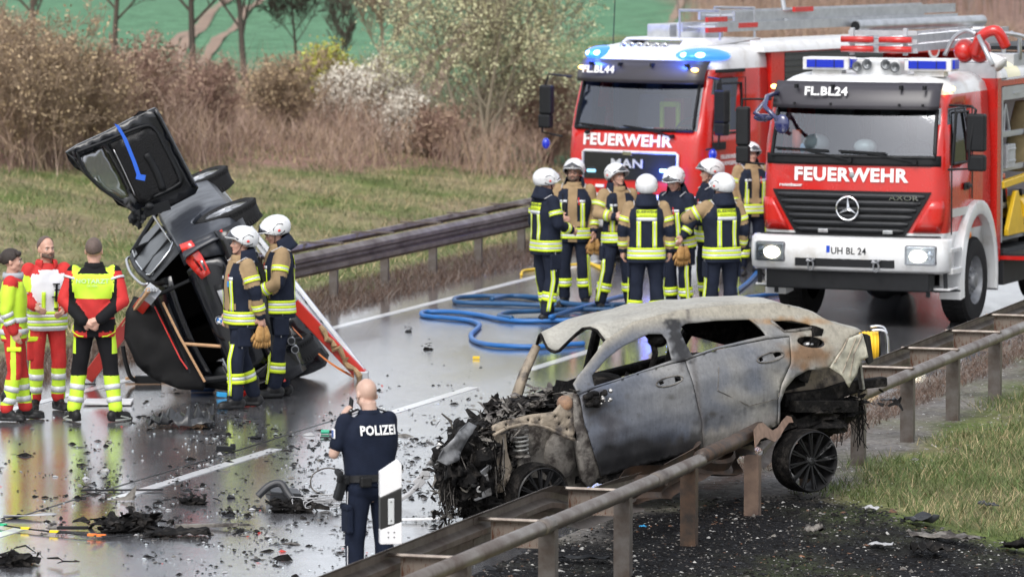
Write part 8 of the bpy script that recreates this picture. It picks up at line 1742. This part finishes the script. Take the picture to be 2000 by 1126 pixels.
piece('blue_bottle', 397, 768, 'dark blue bottle lying at the foot of the tipped car', lambda m: (m.tube([(-.13, 0, .04), (.10, 0, .04), (.13, 0, .04)], [.042, .042, .02], 12),), M('blue_bottle_plastic', (.02, .06, .18), .3), cat='bottle', smooth=True)
piece('light_blue_box', 433, 779, 'small light blue box on the road left of the firefighter boots', lambda m: m.box((0, 0, .03), (.10, .07, .05), rot=(0, .1, .3)), M('light_blue_plastic', (.03, .32, .65), .4), cat='box', bevel=.006)
piece('black_window_frame', 262, 752, 'bent black window frame on the road left of the tipped car', lambda m: (m.tube(smooth_path([(-.12, 0, .42), (-.08, 0, .2), (.0, .0, .05), (.25, .1, .04)], 5), .025, 8), m.box((.15, .05, .05), (.28, .12, .08))), blackp, auto=50)
piece('timber_batten', 300, 745, 'pale timber batten on the ground beside the window frame', lambda m: m.bar((-.3, -.05, .03), (.35, .2, .06), .05, .03), woodm)
for (u, v, k, l) in ((500, 862, 1, 'small black fragment nearest the tipped car wheel on the open road'), (797, 650, 2, 'tiny black bracket alone in the middle of the bright road'), (836, 686, 3, 'small curled wire on the bright road left of the wreck'), (545, 975, 4, 'black burnt piece above the engine fragment'), (452, 978, 5, 'two black clips left of the engine fragment'), (447, 1010, 6, 'black block left of the hose stub'), (690, 1110, 7, 'black scrap in front of the policeman')):
    piece('black_fragment', u, v, l, lambda m, k=k: heap(m, 40 + k, .22, 8), dm[k % 3], auto=60)
piece('yellow_clip', 930, 705, 'tiny yellow clip on the lane dash behind the windscreen opening', lambda m: m.box((0, 0, .015), (.08, .04, .03)), hosey)
# cord with coloured tags along the lower left edge
cd = empty('marked_cord', onroad(100, 1050), 0, 'black cord with green, yellow and orange tags at the lower left edge', 'cord', world=True)
cpts = [onroad(u, v) + Vector((0, 0, .02)) for u, v in ((-20, 1030), (0, 1036), (60, 1045), (140, 1053), (215, 1058), (255, 1054))]
mb = MB(); mb.tube(smooth_path(cpts, 5), .007, 6); mb.build('cord', blackp, cd)
for u, v, c in ((5, 1037, (.02, .45, .2)), (50, 1044, (.8, .6, .02)), (106, 1050, (.8, .6, .02)), (180, 1056, (.85, .2, .03)), (198, 1057, (.85, .2, .03))):
    mb = MB(); mb.box(onroad(u, v) + Vector((0, 0, .025)), (.075, .035, .018), rot=(0, 0, -.2)); mb.build('tag', M('tag_%d%d' % (u, v), c, .5), cd)
# mass of small fragments on the road: glass crumbs, soot flakes, splinters
def frags(name, n, keep, size, mats, probs, label, zfun=None, hmax=.6):
    t = rng.uniform(28, 60, n); p = rng.uniform(7, 20.8, n); X = t*RD.x + p*RN.x; Y = t*RD.y + p*RN.y
    Z = np.where(p > 11.9, .03*(1 - np.abs(p - 16.3)/4.6), hills(X, Y)) + .003; C = np.stack([X, Y, Z], 1); u, v = in_px(C); k = keep(u, v, p, t); C = C[k]; m = len(C)
    s = size*np.exp(rng.normal(0, .55, m)); a = rng.uniform(0, 2*pi, m); el = rng.uniform(.15, .9, m); h = s*rng.uniform(.08, hmax, m)
    d = np.stack([np.cos(a), np.sin(a), np.zeros(m)], 1)*s[:, None]; e = np.stack([-np.sin(a), np.cos(a), np.zeros(m)], 1)*(s*el)[:, None]; hz = np.zeros((m, 3)); hz[:, 2] = h
    j = lambda: rng.uniform(.5, 1.2, (m, 1))
    V = np.stack([C - d*j(), C - e*j(), C + d*j(), C + e*j(), C + hz + d*.3*j(), C + hz*.7 - d*.3], 1).reshape(-1, 3); b = (np.arange(m)*6)[:, None]
    T = np.concatenate([b + np.array([[0, 1, 4]]), b + np.array([[1, 2, 4]]), b + np.array([[2, 3, 4]]), b + np.array([[3, 0, 5]]), b + np.array([[0, 4, 5]]), b + np.array([[3, 5, 4]])])
    mi = np.tile(rng.choice(len(mats), m, p=probs), 6); o = np_mesh(name, V, T, mats, mi=mi); print(name, m); return tag(o, label, 'debris', kind='stuff')
def dens(u, v):
    d = np.exp(-(((u-640)/420)**2 + ((v-1010)/110)**2))*1.0 + .55*np.exp(-(((u-760)/230)**2 + ((v-850)/70)**2)) + .30*np.exp(-(((u-250)/260)**2 + ((v-960)/100)**2)) + .25*np.exp(-(((u-400)/150)**2 + ((v-830)/50)**2)); cl = .5 + .9*np.sin(u*.031 + 2*np.sin(v*.05))*np.sin(v*.071 + np.sin(u*.02)); return d*np.clip(cl, .08, 1.3)**1.5
frags('road_fragments', 240000, lambda u, v, p, t: (p > 12.0) & (u > -40) & (u < 1150) & (v < 1180) & (rng.random(len(u)) < dens(u, v)*.42), .019, [dm[0], dm[1], dm[3], dm[6], dm[5]], [.58, .23, .10, .082, .008], 'scattered small black fragments and splinters on the wet road', hmax=.5)
frags('larger_fragments', 3600, lambda u, v, p, t: (p > 12.0) & (u > -40) & (u < 1150) & (v < 1180) & (rng.random(len(u)) < dens(u, v)*.5), .032, [dm[0], dm[2], dm[3], dm[4]], [.62, .25, .09, .04], 'larger scattered burnt scraps on the wet road', hmax=.3)
frags('glass_crumbs', 110000, lambda u, v, p, t: (p > 12.0) & (u > -40) & (u < 1150) & (v < 1180) & (rng.random(len(u)) < dens(u, v)*.5 + .10*np.exp(-(((u-330)/160)**2 + ((v-850)/60)**2))), .008, [M('glass_crumb', (.55, .6, .62), .1, spec=1.0), M('dark_glass_crumb', (.08, .10, .11), .1)], [.55, .45], 'crumbs of broken glass on the wet road', hmax=.6)
# burnt ground right of the guardrail
def keep_b(u, v, p, t):
    q = np.stack([t*RD.x + p*RN.x, t*RD.y + p*RN.y], 1); b = burn_amount(q[:, 0], q[:, 1]); return (p < 11.9) & (b > .05) & (rng.random(len(u)) < b)
frags('burnt_clods', 420000, keep_b, .011, [char_m, M('wet_soot', (.008, .008, .009), .4, spec=.3, bump=.5), ash_m, M('pale_ash_flake', (.38, .37, .35), .8), rustb_m], [.54, .30, .10, .04, .02], 'rough charred soil and soot under the wreck', hmax=.55)
frags('gravel', 120000, lambda u, v, p, t: (p < 11.95) & (p > 10.1) & (t > 30) & (rng.random(len(u)) < .8*(1 - burn_amount(t*RD.x + p*RN.x, t*RD.y + p*RN.y))), .009, [M('grey_gravel', (.26, .25, .24), .8, var=.4), M('brown_gravel', (.15, .12, .10), .85), M('pale_gravel', (.45, .44, .42), .8)], [.5, .35, .15], 'wet gravel strip between road and grass', hmax=.5)
for (u, v, w_, l_, h_, k, mt, lb) in ((1800, 1018, .30, .22, .07, 61, dm[2], 'dark angular plate standing out at the edge of the burnt patch'), (1845, 1040, .55, .18, .05, 62, dm[3], 'long pale torn blade of metal beside the dark plate'), (1815, 1065, .32, .25, .10, 63, dm[0], 'burnt black lump under the pale metal blade'), (1590, 1045, .16, .12, .07, 64, dm[3], 'pale ash clump in the middle of the burnt patch'), (1985, 1040, .3, .2, .08, 65, dm[0], 'dark curved sheet at the right picture edge'), (1930, 980, .2, .1, .04, 66, dm[2], 'small bent dark strip lying in the grass'), (1130, 1098, .5, .1, .03, 67, dm[1], 'long flat black strip at the bottom centre'), (1740, 790, .2, .1, .05, 68, dm[2], 'small dark plate between the guardrail posts'), (1560, 965, .22, .14, .03, 69, dm[6], 'pale flat sheet under the hanging rear wheel'), (1700, 1000, .15, .1, .04, 70, dm[6], 'small white scrap on the burnt soil'), (1720, 1060, .18, .12, .03, 71, dm[6], 'elongated white scrap lower on the burnt soil'), (1255, 1035, .06, .03, .015, 72, M('light_blue_plastic', (.03, .32, .65), .4), 'tiny blue scrap on the burnt ground between the posts')):
    mb = MB(); sheet(mb, w_, l_, h_, k, 9, 5); o = mb.build('scrap_sheet', mt, None, solid=.006, auto=50); o.location = onroad(u, v) + Vector((0, 0, .02)); o.rotation_euler = (0, 0, k*.7); tag(o, lb, 'debris')
